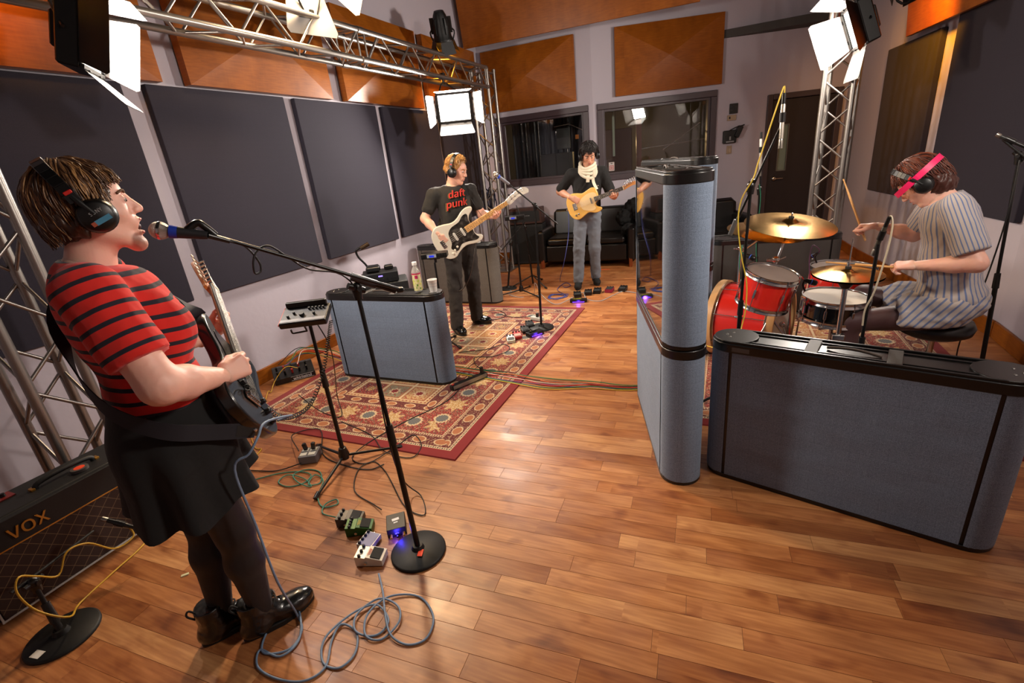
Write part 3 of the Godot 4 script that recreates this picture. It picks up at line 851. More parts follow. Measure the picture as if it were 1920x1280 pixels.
func par_can(label: String, at: Vector3, aim: Vector3, energy: float, called := "par_lamp") -> void:
	var o := thing(called, label, "stage light", at)
	var d := (aim - at).normalized()
	var f := Shape.frame(d)
	var can := sh().lathe([Vector2(0, -0.24), Vector2(0.055, -0.24), Vector2(0.075, -0.2), Vector2(0.10, -0.1), Vector2(0.105, 0.02), Vector2(0.115, 0.03), Vector2(0.115, 0.05), Vector2(0.10, 0.05), Vector2(0.10, 0.0)], 20, Transform3D(f, Vector3.ZERO))
	part("can", can, black_metal(), o)
	for k in 6:
		part("cooling_fin", sh().box(f * Vector3(cos(k * TAU / 6) * 0.10, -0.1, sin(k * TAU / 6) * 0.10), Vector3(0.012, 0.16, 0.05), f * Basis(Vector3.UP, -k * TAU / 6 + PI / 2)), black_metal(), o)
	part("lens", sh().lathe([Vector2(0, 0.012), Vector2(0.098, 0.012)], 20, Transform3D(f, Vector3.ZERO)), mat("glow_amber", Color(1, 0.7, 0.1), 0.4, 0.0, {"emission_enabled": true, "emission": Color(1.0, 0.58, 0.06), "emission_energy_multiplier": 3.0}), o)
	for k in 4:
		var a := k * PI / 2 + 0.4
		var rad := Vector3(cos(a), 0, sin(a)); var tan := Vector3(-sin(a), 0, cos(a))
		var s := sh()
		var pts := [rad * 0.11 + tan * 0.07, rad * 0.11 - tan * 0.07, rad * 0.15 - tan * 0.09 + Vector3(0, 0.13, 0), rad * 0.15 + tan * 0.09 + Vector3(0, 0.13, 0)]
		var q := []; var q2 := []
		for p in pts: q.append(f * (p + Vector3(0, 0.05, 0))); q2.append(f * (p + rad * 0.002 + Vector3(0, 0.05, 0)))
		s.face(q); q2.reverse(); s.face(q2)
		part("barn_door", s, black_metal(), o)
	part("yoke", sh().tube([f * Vector3(0.12, -0.06, 0), f * Vector3(0.14, 0.0, 0.03), Vector3(0.05, -0.2, 0), Vector3(-0.05, -0.2, 0), f * Vector3(-0.14, 0.0, 0.03), f * Vector3(-0.12, -0.06, 0)], 0.009, 6, 3), black_metal(), o)
	var sp := SpotLight3D.new()
	sp.name = "spot_light"
	sp.light_energy = energy; sp.light_color = Color(1.0, 0.66, 0.16); sp.spot_angle = 48.0; sp.light_size = 0.09; sp.spot_range = 20.0; sp.spot_attenuation = 2.0
	sp.shadow_enabled = true
	o.add_child(sp)
	sp.transform = Transform3D(facing(-d, Vector3.RIGHT if absf(d.y) > 0.95 else Vector3.UP), d * 0.06)

func studio_lights() -> void:
	led_panel("near", "black led panel lamp with four barn doors hanging over the singer", [["left", 34, 0.17], ["right", 34, 0.17], ["top", 8, 0.2], ["bottom", 35, 0.22]], Vector3(-3.15, 2.68, -1.75))
	led_panel("far", "bright panel lamp with barn doors facing out from the far truss corner", [["left", 35, 0.16], ["right", 40, 0.16], ["top", 18, 0.16], ["bottom", 55, 0.14]], Vector3(-3.15, 2.66, -5.62))
	led_panel("truss", "warm lamp with two cream lit barn doors on top of the truss beam", [["bottom", 48, 0.34], ["right", 28, 0.32], ["left", 40, 0.2], ["top", 20, 0.24]], Vector3(-3.15, 2.9, -3.6))
	led_panel("column", "panel lamp with open barn doors clamped to the truss column by the door", [["left", 14, 0.26], ["right", 58, 0.24], ["top", 34, 0.26], ["bottom", 60, 0.26]], Vector3(1.0, 2.75, -5.9))
	led_panel("behind", "panel lamp with barn doors on the drummer's side of the room facing the singer", [["left", 32, 0.26], ["right", 45, 0.24], ["top", 16, 0.24], ["bottom", 8, 0.30]], Vector3(1.66, 2.95, -1.7))
	par_can("black par lamp with barn doors glowing amber on top of the truss corner", Vector3(-3.15, 3.10, -5.75), Vector3(-3.3, 2.3, -6.1), 4.0)
	par_can("black par lamp throwing amber light on the wood panel above the singer", Vector3(-3.1, 3.0, -1.25), Vector3(-3.7, 2.75, -1.6), 3.0)
	par_can("black par lamp glowing amber at the top of the column by the door", Vector3(1.28, 2.75, -5.6), Vector3(1.7, 2.2, -6.5), 3.5)

# ---------------------------------------------------------------- baffles (gobos)
const FLAT := Basis(Vector3(1, 0, 0), Vector3(0, 0, -1), Vector3(0, 1, 0))   # outline in xy laid flat, extruded upwards

func stadium(l: float, r: float, seg := 12) -> PackedVector2Array:
	var p := PackedVector2Array()
	for k in seg + 1: p.append(Vector2(l / 2 + r * sin(PI * k / seg), r * cos(PI * k / seg)))
	for k in seg + 1: p.append(Vector2(-l / 2 - r * sin(PI * k / seg), -r * cos(PI * k / seg)))
	return p

func blue_cloth() -> StandardMaterial3D:
	return mat("blue_cloth", Color(0.60, 0.675, 0.78), 0.95, 0.0, {"albedo_texture": weave_image(256, 128, 0.4, 8), "uv1_triplanar": true, "uv1_world_triplanar": true, "uv1_scale": Vector3.ONE * 4.0, "rim_enabled": true, "rim": 0.35})
func grey_cloth() -> StandardMaterial3D:
	return mat("grey_cloth", Color(0.52, 0.49, 0.455), 0.95, 0.0, {"albedo_texture": weave_image(256, 128, 0.4, 9), "uv1_triplanar": true, "uv1_world_triplanar": true, "uv1_scale": Vector3.ONE * 4.0, "rim_enabled": true, "rim": 0.2})
func trim_black() -> StandardMaterial3D: return mat("trim_black", Color(0.06, 0.055, 0.053), 0.32)
func acrylic() -> StandardMaterial3D: return mat("acrylic", Color(0.05, 0.05, 0.05, 0.04), 0.015, 0.0, {"transparency": BaseMaterial3D.TRANSPARENCY_ALPHA})

func end_wrap(l: float, r: float, y0: float, y1: float, sg: float, seed_: int) -> Shape:
	var s := sh()
	var n := 18
	var base := s.v.size()
	var nz := FastNoiseLite.new(); nz.seed = seed_; nz.frequency = 3.0
	for j in 11:
		var y := lerpf(y0, y1, j / 10.0)
		for k in n + 1:
			var t := PI * k / n
			var d := Vector3(sin(t) * sg, 0, cos(t))
			var rr := r + 0.002 * nz.get_noise_3d(d.x, y * 2.0, d.z)
			s.vert(Vector3(l / 2 * sg, y, 0) + d * rr, d)
	for j in 10:
		for k in n:
			var a := base + j * (n + 1) + k
			s.quad(a, a + 1, a + n + 2, a + n + 1)
	return s

func cloth_face(l: float, r: float, y0: float, y1: float, sg: float, seed_: int) -> Shape:   # a stretched cloth face with soft puckers along its upper edge
	var s := sh()
	var nx := 36; var ny := 20
	var nz := FastNoiseLite.new(); nz.seed = seed_; nz.frequency = 1.0
	var h := func(x: float, y: float) -> float:
		var near_top := exp(-pow((y1 - y - 0.09) / 0.06, 2.0))
		return 0.0035 * nz.get_noise_2d(x * 2.2, y * 5.0) + 0.004 * near_top * nz.get_noise_2d(x * 3.0 + 7.0, y * 1.0)
	for j in ny + 1:
		for k in nx + 1:
			var x := lerpf(-l / 2, l / 2, float(k) / nx); var y := lerpf(y0, y1, float(j) / ny)
			var e := minf(1.0, minf(minf(k, nx - k), minf(j, ny - j)) / 2.0)
			var z: float = r + 0.001 + e * (0.0015 + h.call(x, y))
			var gx: float = (h.call(x + 0.01, y) - h.call(x - 0.01, y)) / 0.02 * e
			var gy: float = (h.call(x, y + 0.01) - h.call(x, y - 0.01)) / 0.02 * e
			s.vert(Vector3(x, y, z * sg), Vector3(-gx, -gy, 1.0 * sg).normalized())
	for j in ny:
		for k in nx:
			var a := j * (nx + 1) + k
			s.quad(a, a + 1, a + nx + 2, a + nx + 1)
	return s

func baffle_unit(o: Node3D, y0: float, h: float, cloth: Material, l: float, r: float, clear: bool, trays: bool, seed_: int) -> void:
	var f0 := y0 + 0.02; var f1 := y0 + h - 0.045
	part("base_rim", sh().extrude(stadium(l, r + 0.002), 0.024, 0.004, Transform3D(FLAT, Vector3(0, y0 + 0.012, 0))), trim_black(), o)
	part("top_rim", sh().extrude(stadium(l, r + 0.004), 0.044, 0.005, Transform3D(FLAT, Vector3(0, y0 + h - 0.024, 0))), trim_black(), o)
	if clear:   # two clear sheets between the rounded ends
		for sg in [-1.0, 1.0]:
			part("clear_sheet", sh().box(Vector3(0, (f0 + f1) / 2, (r - 0.006) * sg), Vector3(l - 0.01, f1 - f0, 0.006)), acrylic(), o)
			part("end_post", sh().box(Vector3((l / 2 - 0.008) * sg, (f0 + f1) / 2, 0), Vector3(0.014, f1 - f0, r * 2 - 0.03)), trim_black(), o)
	else:
		part("core", sh().extrude(stadium(l, r - 0.005), f1 - f0, 0.0, Transform3D(FLAT, Vector3(0, (f0 + f1) / 2, 0))), trim_black(), o)
		for sg in [-1.0, 1.0]: part("cloth_face", cloth_face(l - 0.02, r, f0, f1, sg, seed_ + int(sg)), cloth, o)
	for sg in [-1.0, 1.0]: part("rounded_end", end_wrap(l + 0.008, r, f0, f1, sg, seed_ + 3), cloth, o)
	if trays:
		var y := y0 + h
		for sg in [-1.0, 1.0]:
			part("long_rail", sh().box(Vector3(0, y + 0.001, (r - 0.012) * sg), Vector3(l, 0.014, 0.014), Basis(), 0.003), trim_black(), o)
			part("inner_rail", sh().box(Vector3(0, y - 0.001, (r - 0.045) * sg), Vector3(l - 0.06, 0.01, 0.01), Basis(), 0.002), trim_black(), o)
			part("end_cap", sh().extrude(stadium(0.001, r - 0.004), 0.012, 0.003, Transform3D(FLAT, Vector3(l / 2 * sg, y + 0.002, 0))), trim_black(), o)
			part("cross_bar", sh().box(Vector3(l * 0.155 * sg, y, 0), Vector3(0.05, 0.012, r * 2 - 0.04), Basis(), 0.003), mat("trim_worn", Color(0.2, 0.185, 0.17), 0.5), o)
			for k in 3: part("screw", sh().lathe([Vector2(0.006, 0), Vector2(0.004, 0.002), Vector2(0, 0.0025)], 8, Transform3D(Basis(), Vector3((l / 2 + 0.02 + 0.022 * (k % 2)) * sg, y + 0.008, (k - 1) * 0.03))), mat("chrome_dull", Color(0.55, 0.55, 0.54), 0.35, 1.0), o)
		part("strap_handle", sh().tube([Vector3(-0.09, y + 0.006, 0.0), Vector3(-0.04, y + 0.014, 0.006), Vector3(0.03, y + 0.014, 0.01), Vector3(0.10, y + 0.004, 0.02)], 0.006, 6, 4), mat("strap_brown", Color(0.25, 0.2, 0.17), 0.6), o)

func baffle(label: String, at: Vector3, turn_deg: float, h: float, cloth: Material, trays := true, l := 0.91, seed_ := 1, group := "") -> Node3D:
	var o := thing("sound_baffle", label, "sound baffle", at, deg_to_rad(turn_deg), group)
	baffle_unit(o, 0.0, h, cloth, l, 0.1, false, trays, seed_)
	return o

func gobos() -> void:
	baffle("low blue cloth baffle on the rug in front of the bassist", Vector3(-2.5, 0.01, -3.003), 0.0, 0.742, blue_cloth(), true, 0.915, 11)
	var b := baffle("low blue cloth baffle standing in front of the drum kit", Vector3(0.523, 0, -2.231), -16.1, 0.738, blue_cloth(), true, 0.912, 21)
	part("maker_plate", sh().box(Vector3(-0.41, 0.712, 0.1045), Vector3(0.075, 0.02, 0.001)), mat("plate_print", Color(0.32, 0.31, 0.3), 0.5), b)
	baffle("low grey cloth baffle with a paper cup on it beside the far truss column", Vector3(-3.065, 0, -5.235), 0.0, 0.735, grey_cloth(), true, 0.92, 31)
	baffle("low dark grey cloth baffle behind the drum kit", Vector3(0.439, 0, -5.104), 9.4, 0.735, mat("charcoal_cloth", Color(0.27, 0.255, 0.245), 0.95), true, 0.915, 41)
	var t := baffle("blue cloth lower half of the tall baffle between guitars and drums", Vector3(-0.274, 0, -2.663), -73.7, 0.74, blue_cloth(), false, 0.9, 51)
	for k in 2: part("latch", sh().box(Vector3(0.5 + 0.03 * k, 0.716, 0.07 - 0.03 * k), Vector3(0.03, 0.03, 0.008), turned(40 + 20 * k), 0.002), trim_black(), t)
	var u := thing("window_baffle", "upper half of the tall baffle with blue rounded end and clear acrylic sides", "sound baffle", Vector3(-0.274, 0.742, -2.663), deg_to_rad(-73.7))
	baffle_unit(u, 0.0, 0.772, blue_cloth(), 0.9, 0.1, true, true, 61)
	var f := baffle("blue cloth lower half of the far tall baffle hidden behind the near one", Vector3(-0.385, 0, -4.315), -60.0, 0.74, blue_cloth(), false, 0.9, 71)
	var g := thing("window_baffle", "acrylic sided upper half of the far tall baffle showing over the near one", "sound baffle", Vector3(-0.385, 0.742, -4.315), deg_to_rad(-60.0))
	baffle_unit(g, 0.0, 0.772, blue_cloth(), 0.9, 0.1, true, true, 81)

# ---------------------------------------------------------------- smooth bodies: a distance field on a grid, meshed as surface nets
class Field:
	var o: Vector3
	var c: float
	var nx: int
	var ny: int
	var nz: int
	var d := PackedFloat32Array()
	func _init(lo: Vector3, hi: Vector3, cell: float) -> void:
		o = lo; c = cell
		nx = int((hi.x - lo.x) / cell) + 2; ny = int((hi.y - lo.y) / cell) + 2; nz = int((hi.z - lo.z) / cell) + 2
		d.resize(nx * ny * nz)
		d.fill(1.0)
	func span(lo: Vector3, hi: Vector3) -> PackedInt32Array:
		var a := (lo - o) / c; var b := (hi - o) / c
		return PackedInt32Array([maxi(0, int(a.x)), mini(nx - 1, int(b.x) + 1), maxi(0, int(a.y)), mini(ny - 1, int(b.y) + 1), maxi(0, int(a.z)), mini(nz - 1, int(b.z) + 1)])
	func cap(a: Vector3, b: Vector3, ra: float, rb: float, k := 0.02, flat := Vector3.ZERO, f := 1.0) -> void:   # tapered capsule; flat: an axis along which it is squashed by f
		var rm := maxf(ra, rb) + k + c * 2.5
		var s := span(a.min(b) - Vector3.ONE * rm, a.max(b) + Vector3.ONE * rm)
		var ba := b - a
		var bb := maxf(ba.length_squared(), 1e-9)
		var sq := 1.0 / f - 1.0
		for z in range(s[4], s[5] + 1):
			for y in range(s[2], s[3] + 1):
				var id := (z * ny + y) * nx + s[0]
				for x in range(s[0], s[1] + 1):
					var pa := o + Vector3(x, y, z) * c - a
					var h := clampf(pa.dot(ba) / bb, 0.0, 1.0)
					var q := pa - ba * h
					if sq != 0.0: q += flat * (flat.dot(q) * sq)
					var v := q.length() - (ra + (rb - ra) * h)
					var w := d[id]
					var m := maxf(k - absf(v - w), 0.0) / k
					d[id] = minf(v, w) - m * m * k * 0.25
					id += 1
	func ell(ct: Vector3, r: Vector3, k := 0.02, bas := Basis(), cut := false) -> void:   # ellipsoid, added or taken away
		var rm := maxf(r.x, maxf(r.y, r.z)) + k + c * 2.5
		var s := span(ct - Vector3.ONE * rm, ct + Vector3.ONE * rm)
		var inv := bas.transposed()
		for z in range(s[4], s[5] + 1):
			for y in range(s[2], s[3] + 1):
				var id := (z * ny + y) * nx + s[0]
				for x in range(s[0], s[1] + 1):
					var p := inv * (o + Vector3(x, y, z) * c - ct)
					var q := p / r
					var k0 := q.length()
					var k1 := (q / r).length()
					var v := k0 * (k0 - 1.0) / maxf(k1, 1e-6)
					if k0 < 0.02: v = -minf(r.x, minf(r.y, r.z))
					var w := d[id]
					if cut:
						var m := maxf(k - absf(-v - w), 0.0) / k
						d[id] = maxf(-v, w) + m * m * k * 0.25
					else:
						var m := maxf(k - absf(v - w), 0.0) / k
						d[id] = minf(v, w) - m * m * k * 0.25
					id += 1
	func keep(n: Vector3, at: Vector3) -> void:   # keep only the side that n points to
		for z in nz:
			for y in ny:
				var id := (z * ny + y) * nx
				for x in nx:
					var v := -(o + Vector3(x, y, z) * c - at).dot(n)
					if v > d[id]: d[id] = v
					id += 1
	func net(out: Shape, disp = null, uvf = null) -> Shape:
		var map := PackedInt32Array(); map.resize(d.size()); map.fill(-1)
		var base := out.v.size()
		var lim := c * 2.2
		var sx := 1; var sy := nx; var sz := nx * ny
		var live := PackedInt32Array()
		for z in nz - 1:
			for y in ny - 1:
				var id := (z * ny + y) * nx
				for x in nx - 1:
					var d0 := d[id]
					if d0 < lim and d0 > -lim:
						var e := [d0, d[id + 1], d[id + sy], d[id + sy + 1], d[id + sz], d[id + sz + 1], d[id + sz + sy], d[id + sz + sy + 1]]
						var neg := 0
						for w in e:
							if w < 0.0: neg += 1
						if neg > 0 and neg < 8:
							var sum := Vector3.ZERO; var cnt := 0
							for k in 8:
								for b in 3:
									if not (k >> b) & 1:
										var k2 := k | (1 << b)
										if (e[k] < 0.0) != (e[k2] < 0.0):
											var t: float = e[k] / (e[k] - e[k2])
											var p := Vector3(k & 1, (k >> 1) & 1, (k >> 2) & 1)
											p[b] = t
											sum += p; cnt += 1
							map[id] = out.v.size()
							live.append(id)
							out.vert(o + (Vector3(x, y, z) + sum / cnt) * c, Vector3.ZERO)
					id += 1
		var faces := PackedInt32Array()
		for id in live:
			var a := d[id] < 0.0
			for ax in 3:
				var s1 := [sx, sy, sz][ax] as int
				var u := [sy, sz, sx][ax] as int
				var w := [sz, sx, sy][ax] as int
				if id - u - w < 0: continue
				var b := d[id + s1] < 0.0
				if a != b:
					var q0 := map[id]; var q1 := map[id - u]; var q2 := map[id - u - w]; var q3 := map[id - w]
					if q0 < 0 or q1 < 0 or q2 < 0 or q3 < 0: continue
					if a: faces.append_array([q0, q1, q2, q0, q2, q3])
					else: faces.append_array([q0, q2, q1, q0, q3, q2])
		if disp != null:
			for k in range(0, faces.size(), 3):
				var g := (out.v[faces[k + 1]] - out.v[faces[k]]).cross(out.v[faces[k + 2]] - out.v[faces[k]])
				for j in 3: out.n[faces[k + j]] += g
			for k in range(base, out.v.size()):
				var nn := out.n[k].normalized()
				out.v[k] += nn * float(disp.call(out.v[k], nn))
				out.n[k] = Vector3.ZERO
		var flip := 0.0
		for k in range(0, faces.size(), 3):
			var g := (out.v[faces[k + 1]] - out.v[faces[k]]).cross(out.v[faces[k + 2]] - out.v[faces[k]])
			for j in 3: out.n[faces[k + j]] += g
		for k in range(base, out.v.size()):
			out.n[k] = out.n[k].normalized()
			if uvf != null: out.u[k] = uvf.call(out.v[k])
		# faces above run so that the cross product points outwards; store them clockwise
		for k in range(0, faces.size(), 3):
			out.i.append(faces[k]); out.i.append(faces[k + 2]); out.i.append(faces[k + 1])
		return out

func box_of(pts: Array, pad: float) -> Array:
	var lo: Vector3 = pts[0]; var hi: Vector3 = pts[0]
	for p in pts: lo = lo.min(p); hi = hi.max(p)
	return [lo - Vector3.ONE * pad, hi + Vector3.ONE * pad]

func skin(tone := "fair") -> StandardMaterial3D:
	var c := Color(0.86, 0.645, 0.55)
	if tone == "pale": c = Color(0.90, 0.69, 0.615)
	if tone == "tan": c = Color(0.78, 0.56, 0.45)
	return mat("skin_" + tone, c, 0.48, 0.0, {"subsurf_scatter_enabled": true, "subsurf_scatter_strength": 0.25, "normal_enabled": true, "normal_texture": noise_tex(0.09, 256, FastNoiseLite.TYPE_SIMPLEX_SMOOTH, 3, null, true, 77, 1.5), "normal_scale": 0.12, "uv1_triplanar": true, "uv1_world_triplanar": true, "uv1_scale": Vector3.ONE * 6.0})

# a hand: palm and five separate fingers. dir: wrist to knuckles, palm: where the palm faces, side: +1 when the thumb lies towards dir x palm
func hand(out: Shape, wrist: Vector3, dir: Vector3, palm: Vector3, side: float, curls: Array, thumb_in := 0.5, size := 1.0, cell := 0.0036, spread := 0.05) -> void:
	var x := dir.normalized()
	var z := (palm - x * palm.dot(x)).normalized()
	var y := x.cross(z) * side             # towards the thumb
	var f := Field.new(wrist - Vector3.ONE * 0.2 * size, wrist + Vector3.ONE * 0.2 * size, cell)
	var bx := box_of([wrist, wrist + x * 0.19 * size, wrist + x * 0.08 + z * 0.1, wrist + y * 0.09, wrist - y * 0.06], 0.045)
	f = Field.new(bx[0], bx[1], cell)
	f.cap(wrist - x * 0.03 * size, wrist + x * 0.02 * size, 0.027 * size, 0.026 * size, 0.015, z, 0.72)
	var off := [0.030, 0.010, -0.010, -0.028]
	var lens := [0.070, 0.078, 0.072, 0.057]
	for k in 4:
		var kn: Vector3 = wrist + (x * (0.088 - 0.005 * absf(k - 1.0)) + y * off[k]) * size
		f.cap(wrist + (x * 0.018 + y * off[k] * 0.6) * size, kn, 0.015 * size, 0.0118 * size, 0.014)
		var cr: Array = curls[k] if curls[k] is Array else [curls[k], curls[k] * 1.1, curls[k] * 0.7]
		var dirk: Vector3 = (x + y * (1.5 - k) * spread).normalized()
		var p := kn
		var seg := [0.45, 0.31, 0.24]
		var rad := [0.0100, 0.0090, 0.0082, 0.0070]
		for s in 3:
			# bend towards the palm
			var rot := Basis(x.cross(z).normalized(), float(cr[s]))
			dirk = (rot * dirk).normalized()
			var q: Vector3 = p + dirk * lens[k] * seg[s] * size
			f.cap(p, q, rad[s] * size, rad[s + 1] * size, 0.004)
			p = q
	# thumb from the side of the palm
	var t0 := wrist + (x * 0.022 + y * 0.026) * size
	var t1 := t0 + ((x * 0.75 + y * (0.75 - 0.5 * thumb_in) + z * (0.15 + 0.45 * thumb_in)).normalized()) * 0.046 * size
	var t2 := t1 + ((x * 0.95 + y * (0.25 - 0.4 * thumb_in) + z * (0.1 + 0.4 * thumb_in)).normalized()) * 0.034 * size
	var t3 := t2 + ((x * 1.0 - y * 0.15 * thumb_in + z * 0.1).normalized()) * 0.026 * size
	f.cap(t0, t1, 0.0165 * size, 0.012 * size, 0.014)
	f.cap(t1, t2, 0.0118 * size, 0.0105 * size, 0.005)
	f.cap(t2, t3, 0.0105 * size, 0.0082 * size, 0.005)
	f.net(out)

# a head in its own frame: fw where the face looks, up the crown. Returns points of use
func head(out: Shape, c: Vector3, fw: Vector3, up: Vector3, neck_from: Vector3, opt := {}) -> Dictionary:
	var z := fw.normalized()
	var y := (up - z * up.dot(z)).normalized()
	var x := y.cross(z)                     # towards the person's left
	var b := Basis(x, y, z)
	var s: float = opt.get("size", 1.0)
	var cell: float = opt.get("cell", 0.005)
	var open: float = opt.get("mouth", 0.0)
	var bx := box_of([c + y * 0.14 * s, c - y * 0.15 * s, c + z * 0.15 * s, c - z * 0.13 * s, c + x * 0.1 * s, c - x * 0.1 * s, neck_from], 0.035)
	var f := Field.new(bx[0], bx[1], cell)
	var at := func(px: float, py: float, pz: float) -> Vector3: return c + b * (Vector3(px, py, pz) * s)
	f.ell(at.call(0, 0.03, -0.012), Vector3(0.074, 0.088, 0.094) * s, 0.02, b)                     # cranium
	f.ell(at.call(0, -0.02, 0.032), Vector3(0.062, 0.088, 0.062) * s, 0.03, b)                    # face
	f.ell(at.call(0, 0.045, 0.05), Vector3(0.055, 0.035, 0.042) * s, 0.02, b)                      # brow
	for sg in [-1.0, 1.0]:
		f.ell(at.call(0.036 * sg, -0.022, 0.058), Vector3(0.024, 0.022, 0.022) * s, 0.02, b)        # cheek
		f.cap(at.call(0.055 * sg, -0.05 - open * 0.01, 0.0), at.call(0.02 * sg, -0.098 - open * 0.018, 0.062), 0.02 * s, 0.018 * s, 0.03)   # jaw
		f.ell(at.call(0.030 * sg, 0.014, 0.099), Vector3(0.019, 0.012, 0.016) * s, 0.012, b, true)  # eye socket
		f.ell(at.call(0.078 * sg, 0.0, -0.004), Vector3(0.007, 0.031, 0.019) * s, 0.006, b * Basis(Vector3.RIGHT, -0.15))   # ear
		f.ell(at.call(0.086 * sg, 0.002, -0.002), Vector3(0.006, 0.02, 0.011) * s, 0.004, b, true)
	f.cap(at.call(0, 0.018, 0.092), at.call(0, -0.022, 0.112), 0.0085 * s, 0.0125 * s, 0.014)      # nose
	for sg in [-1.0, 1.0]: f.ell(at.call(0.011 * sg, -0.027, 0.103), Vector3(0.008, 0.0075, 0.01) * s, 0.006, b)
	f.ell(at.call(0, -0.105 - open * 0.022, 0.070), Vector3(0.024, 0.02, 0.021) * s, 0.022, b)      # chin
	f.ell(at.call(0, -0.058, 0.080), Vector3(0.03, 0.02, 0.018) * s, 0.018, b)                     # muzzle
	f.ell(at.call(0, -0.053, 0.0975), Vector3(0.021, 0.0065, 0.008) * s, 0.006, b)                 # upper lip
	f.ell(at.call(0, -0.070 - open * 0.026, 0.094 - open * 0.006), Vector3(0.019, 0.0075, 0.008) * s, 0.006, b)   # lower lip
	f.ell(at.call(0, -0.062 - open * 0.012, 0.104), Vector3(0.019 - open * 0.002, 0.0022 + open * 0.014, 0.012 + open * 0.022) * s, 0.003, b, true)
	for sg in [-1.0, 1.0]: f.ell(at.call(0.030 * sg, 0.012, 0.0805), Vector3.ONE * 0.0135 * s, 0.004, b)   # lids over the eyes
	f.cap(at.call(0, -0.05, -0.022), neck_from, 0.054 * s, opt.get("neck", 0.058), 0.035)
	f.net(out)
	return {"b": b, "at": at, "x": x, "y": y, "z": z}

func face_marks(o: Node3D, hd: Dictionary, at0: Vector3, brow: Color, lip: Color, opt := {}) -> void:   # lips, eyes and brows as parts
	var at: Callable = hd.at
	var b: Basis = hd.b
	var s: float = opt.get("size", 1.0)
	var open: float = opt.get("mouth", 0.0)
	var lm := mat("lip_" + str(lip), lip, 0.4)
	var ls := sh().ball(at.call(0, -0.0525, 0.0995), Vector3(0.02, 0.005, 0.0075) * s, 12, 8, b).ball(at.call(0, -0.0705 - open * 0.026, 0.0965 - open * 0.006), Vector3(0.0175, 0.006, 0.0075) * s, 12, 8, b)
	part("lips", ls, lm, o, -at0)
	if open > 0.3:
		part("mouth_hollow", sh().ball(at.call(0, -0.066 - open * 0.006, 0.085), Vector3(0.016, 0.014 * open + 0.002, 0.012) * s, 12, 8, b), mat("mouth_dark", Color(0.24, 0.07, 0.06), 0.5), o, -at0)
		part("teeth", sh().box(at.call(0, -0.0595, 0.094), Vector3(0.026, 0.008, 0.006) * s, b, 0.002), mat("teeth", Color(0.85, 0.81, 0.72), 0.3), o, -at0)
	for sg in [-1.0, 1.0]:
		var e := part("eye", sh().ball(at.call(0.030 * sg, 0.011, 0.083), Vector3.ONE * 0.0115 * s, 12, 8), mat("eye_white_shaded", Color(0.62, 0.57, 0.54), 0.2), o, -at0)  # whites toned down: the shade of the sockets is put into the colour
		part("iris", sh().ball(at.call(0.030 * sg, 0.008, 0.0925), Vector3(0.0055, 0.0055, 0.003) * s, 10, 6, b), mat("iris", Color(0.12, 0.09, 0.07), 0.15), e)
		part("eyebrow", sh().tube([at.call(0.012 * sg, 0.029, 0.0975), at.call(0.03 * sg, 0.036, 0.0945), at.call(0.05 * sg, 0.029, 0.079)], 0.0036 * s, 5, 4), mat("brow_" + str(brow), brow, 0.8), o, -at0)

# hair: locks that fall from the crown over a round head. ends: how far down in degrees from the crown at the face, the sides and the back; few: share of locks left out at the face
func hair(o: Node3D, hd: Dictionary, at0: Vector3, tones: Array, count: int, rad: Vector3, ends: Vector3, seed_: int, thick := 0.003, wave := 0.003, few := 0.0) -> void:
	var r := RandomNumberGenerator.new(); r.seed = seed_
	var shapes := []
	for t in tones: shapes.append(sh())
	for k in count:
		var a := r.randf() * TAU
		var fr := sin(a)                    # 1 at the face, -1 at the back
		var lay := r.randf_range(0.985, 1.085); var turn := r.randf_range(-0.18, 0.18)
		if fr > 0.35 and r.randf() < few: continue
		var stop := deg_to_rad(lerpf(ends.y, ends.x, smoothstep(0.25, 0.75, fr)) if fr > 0.0 else lerpf(ends.y, ends.z, -fr)) * r.randf_range(0.93, 1.05)
		var line := []
		var start := r.randf_range(0.05, 0.5)
		for j in 6:
			var t := lerpf(start, stop, j / 5.0)
			var f := lay * (1.0 - 0.10 * pow(j / 5.0, 4.0) * (0.0 if fr > 0.4 else 1.0))
			var a2 := a + turn * j / 5.0
			var d := Vector3(sin(t) * cos(a2), cos(t), sin(t) * sin(a2))
			if t > 1.75: d = Vector3(sin(1.75) * cos(a2), -(t - 1.75) * 0.9 + cos(1.75), sin(1.75) * sin(a2))
			line.append(hd.at.call(d.x * rad.x * f, 0.03 + d.y * rad.y * f, d.z * rad.z * f - 0.012) + Vector3(r.randfn(), r.randfn(), r.randfn()) * wave)
		shapes[r.randi() % tones.size()].tube(line, thick * r.randf_range(0.7, 1.3), 5, 3, false, 0.001)
	for t in tones.size():
		if shapes[t].v.size(): part("hair_locks", shapes[t], mat("hair_" + str(tones[t]), tones[t], 0.42, 0.0, {"rim_enabled": true, "rim": 0.2}), o, -at0).set_meta("kind", "stuff")

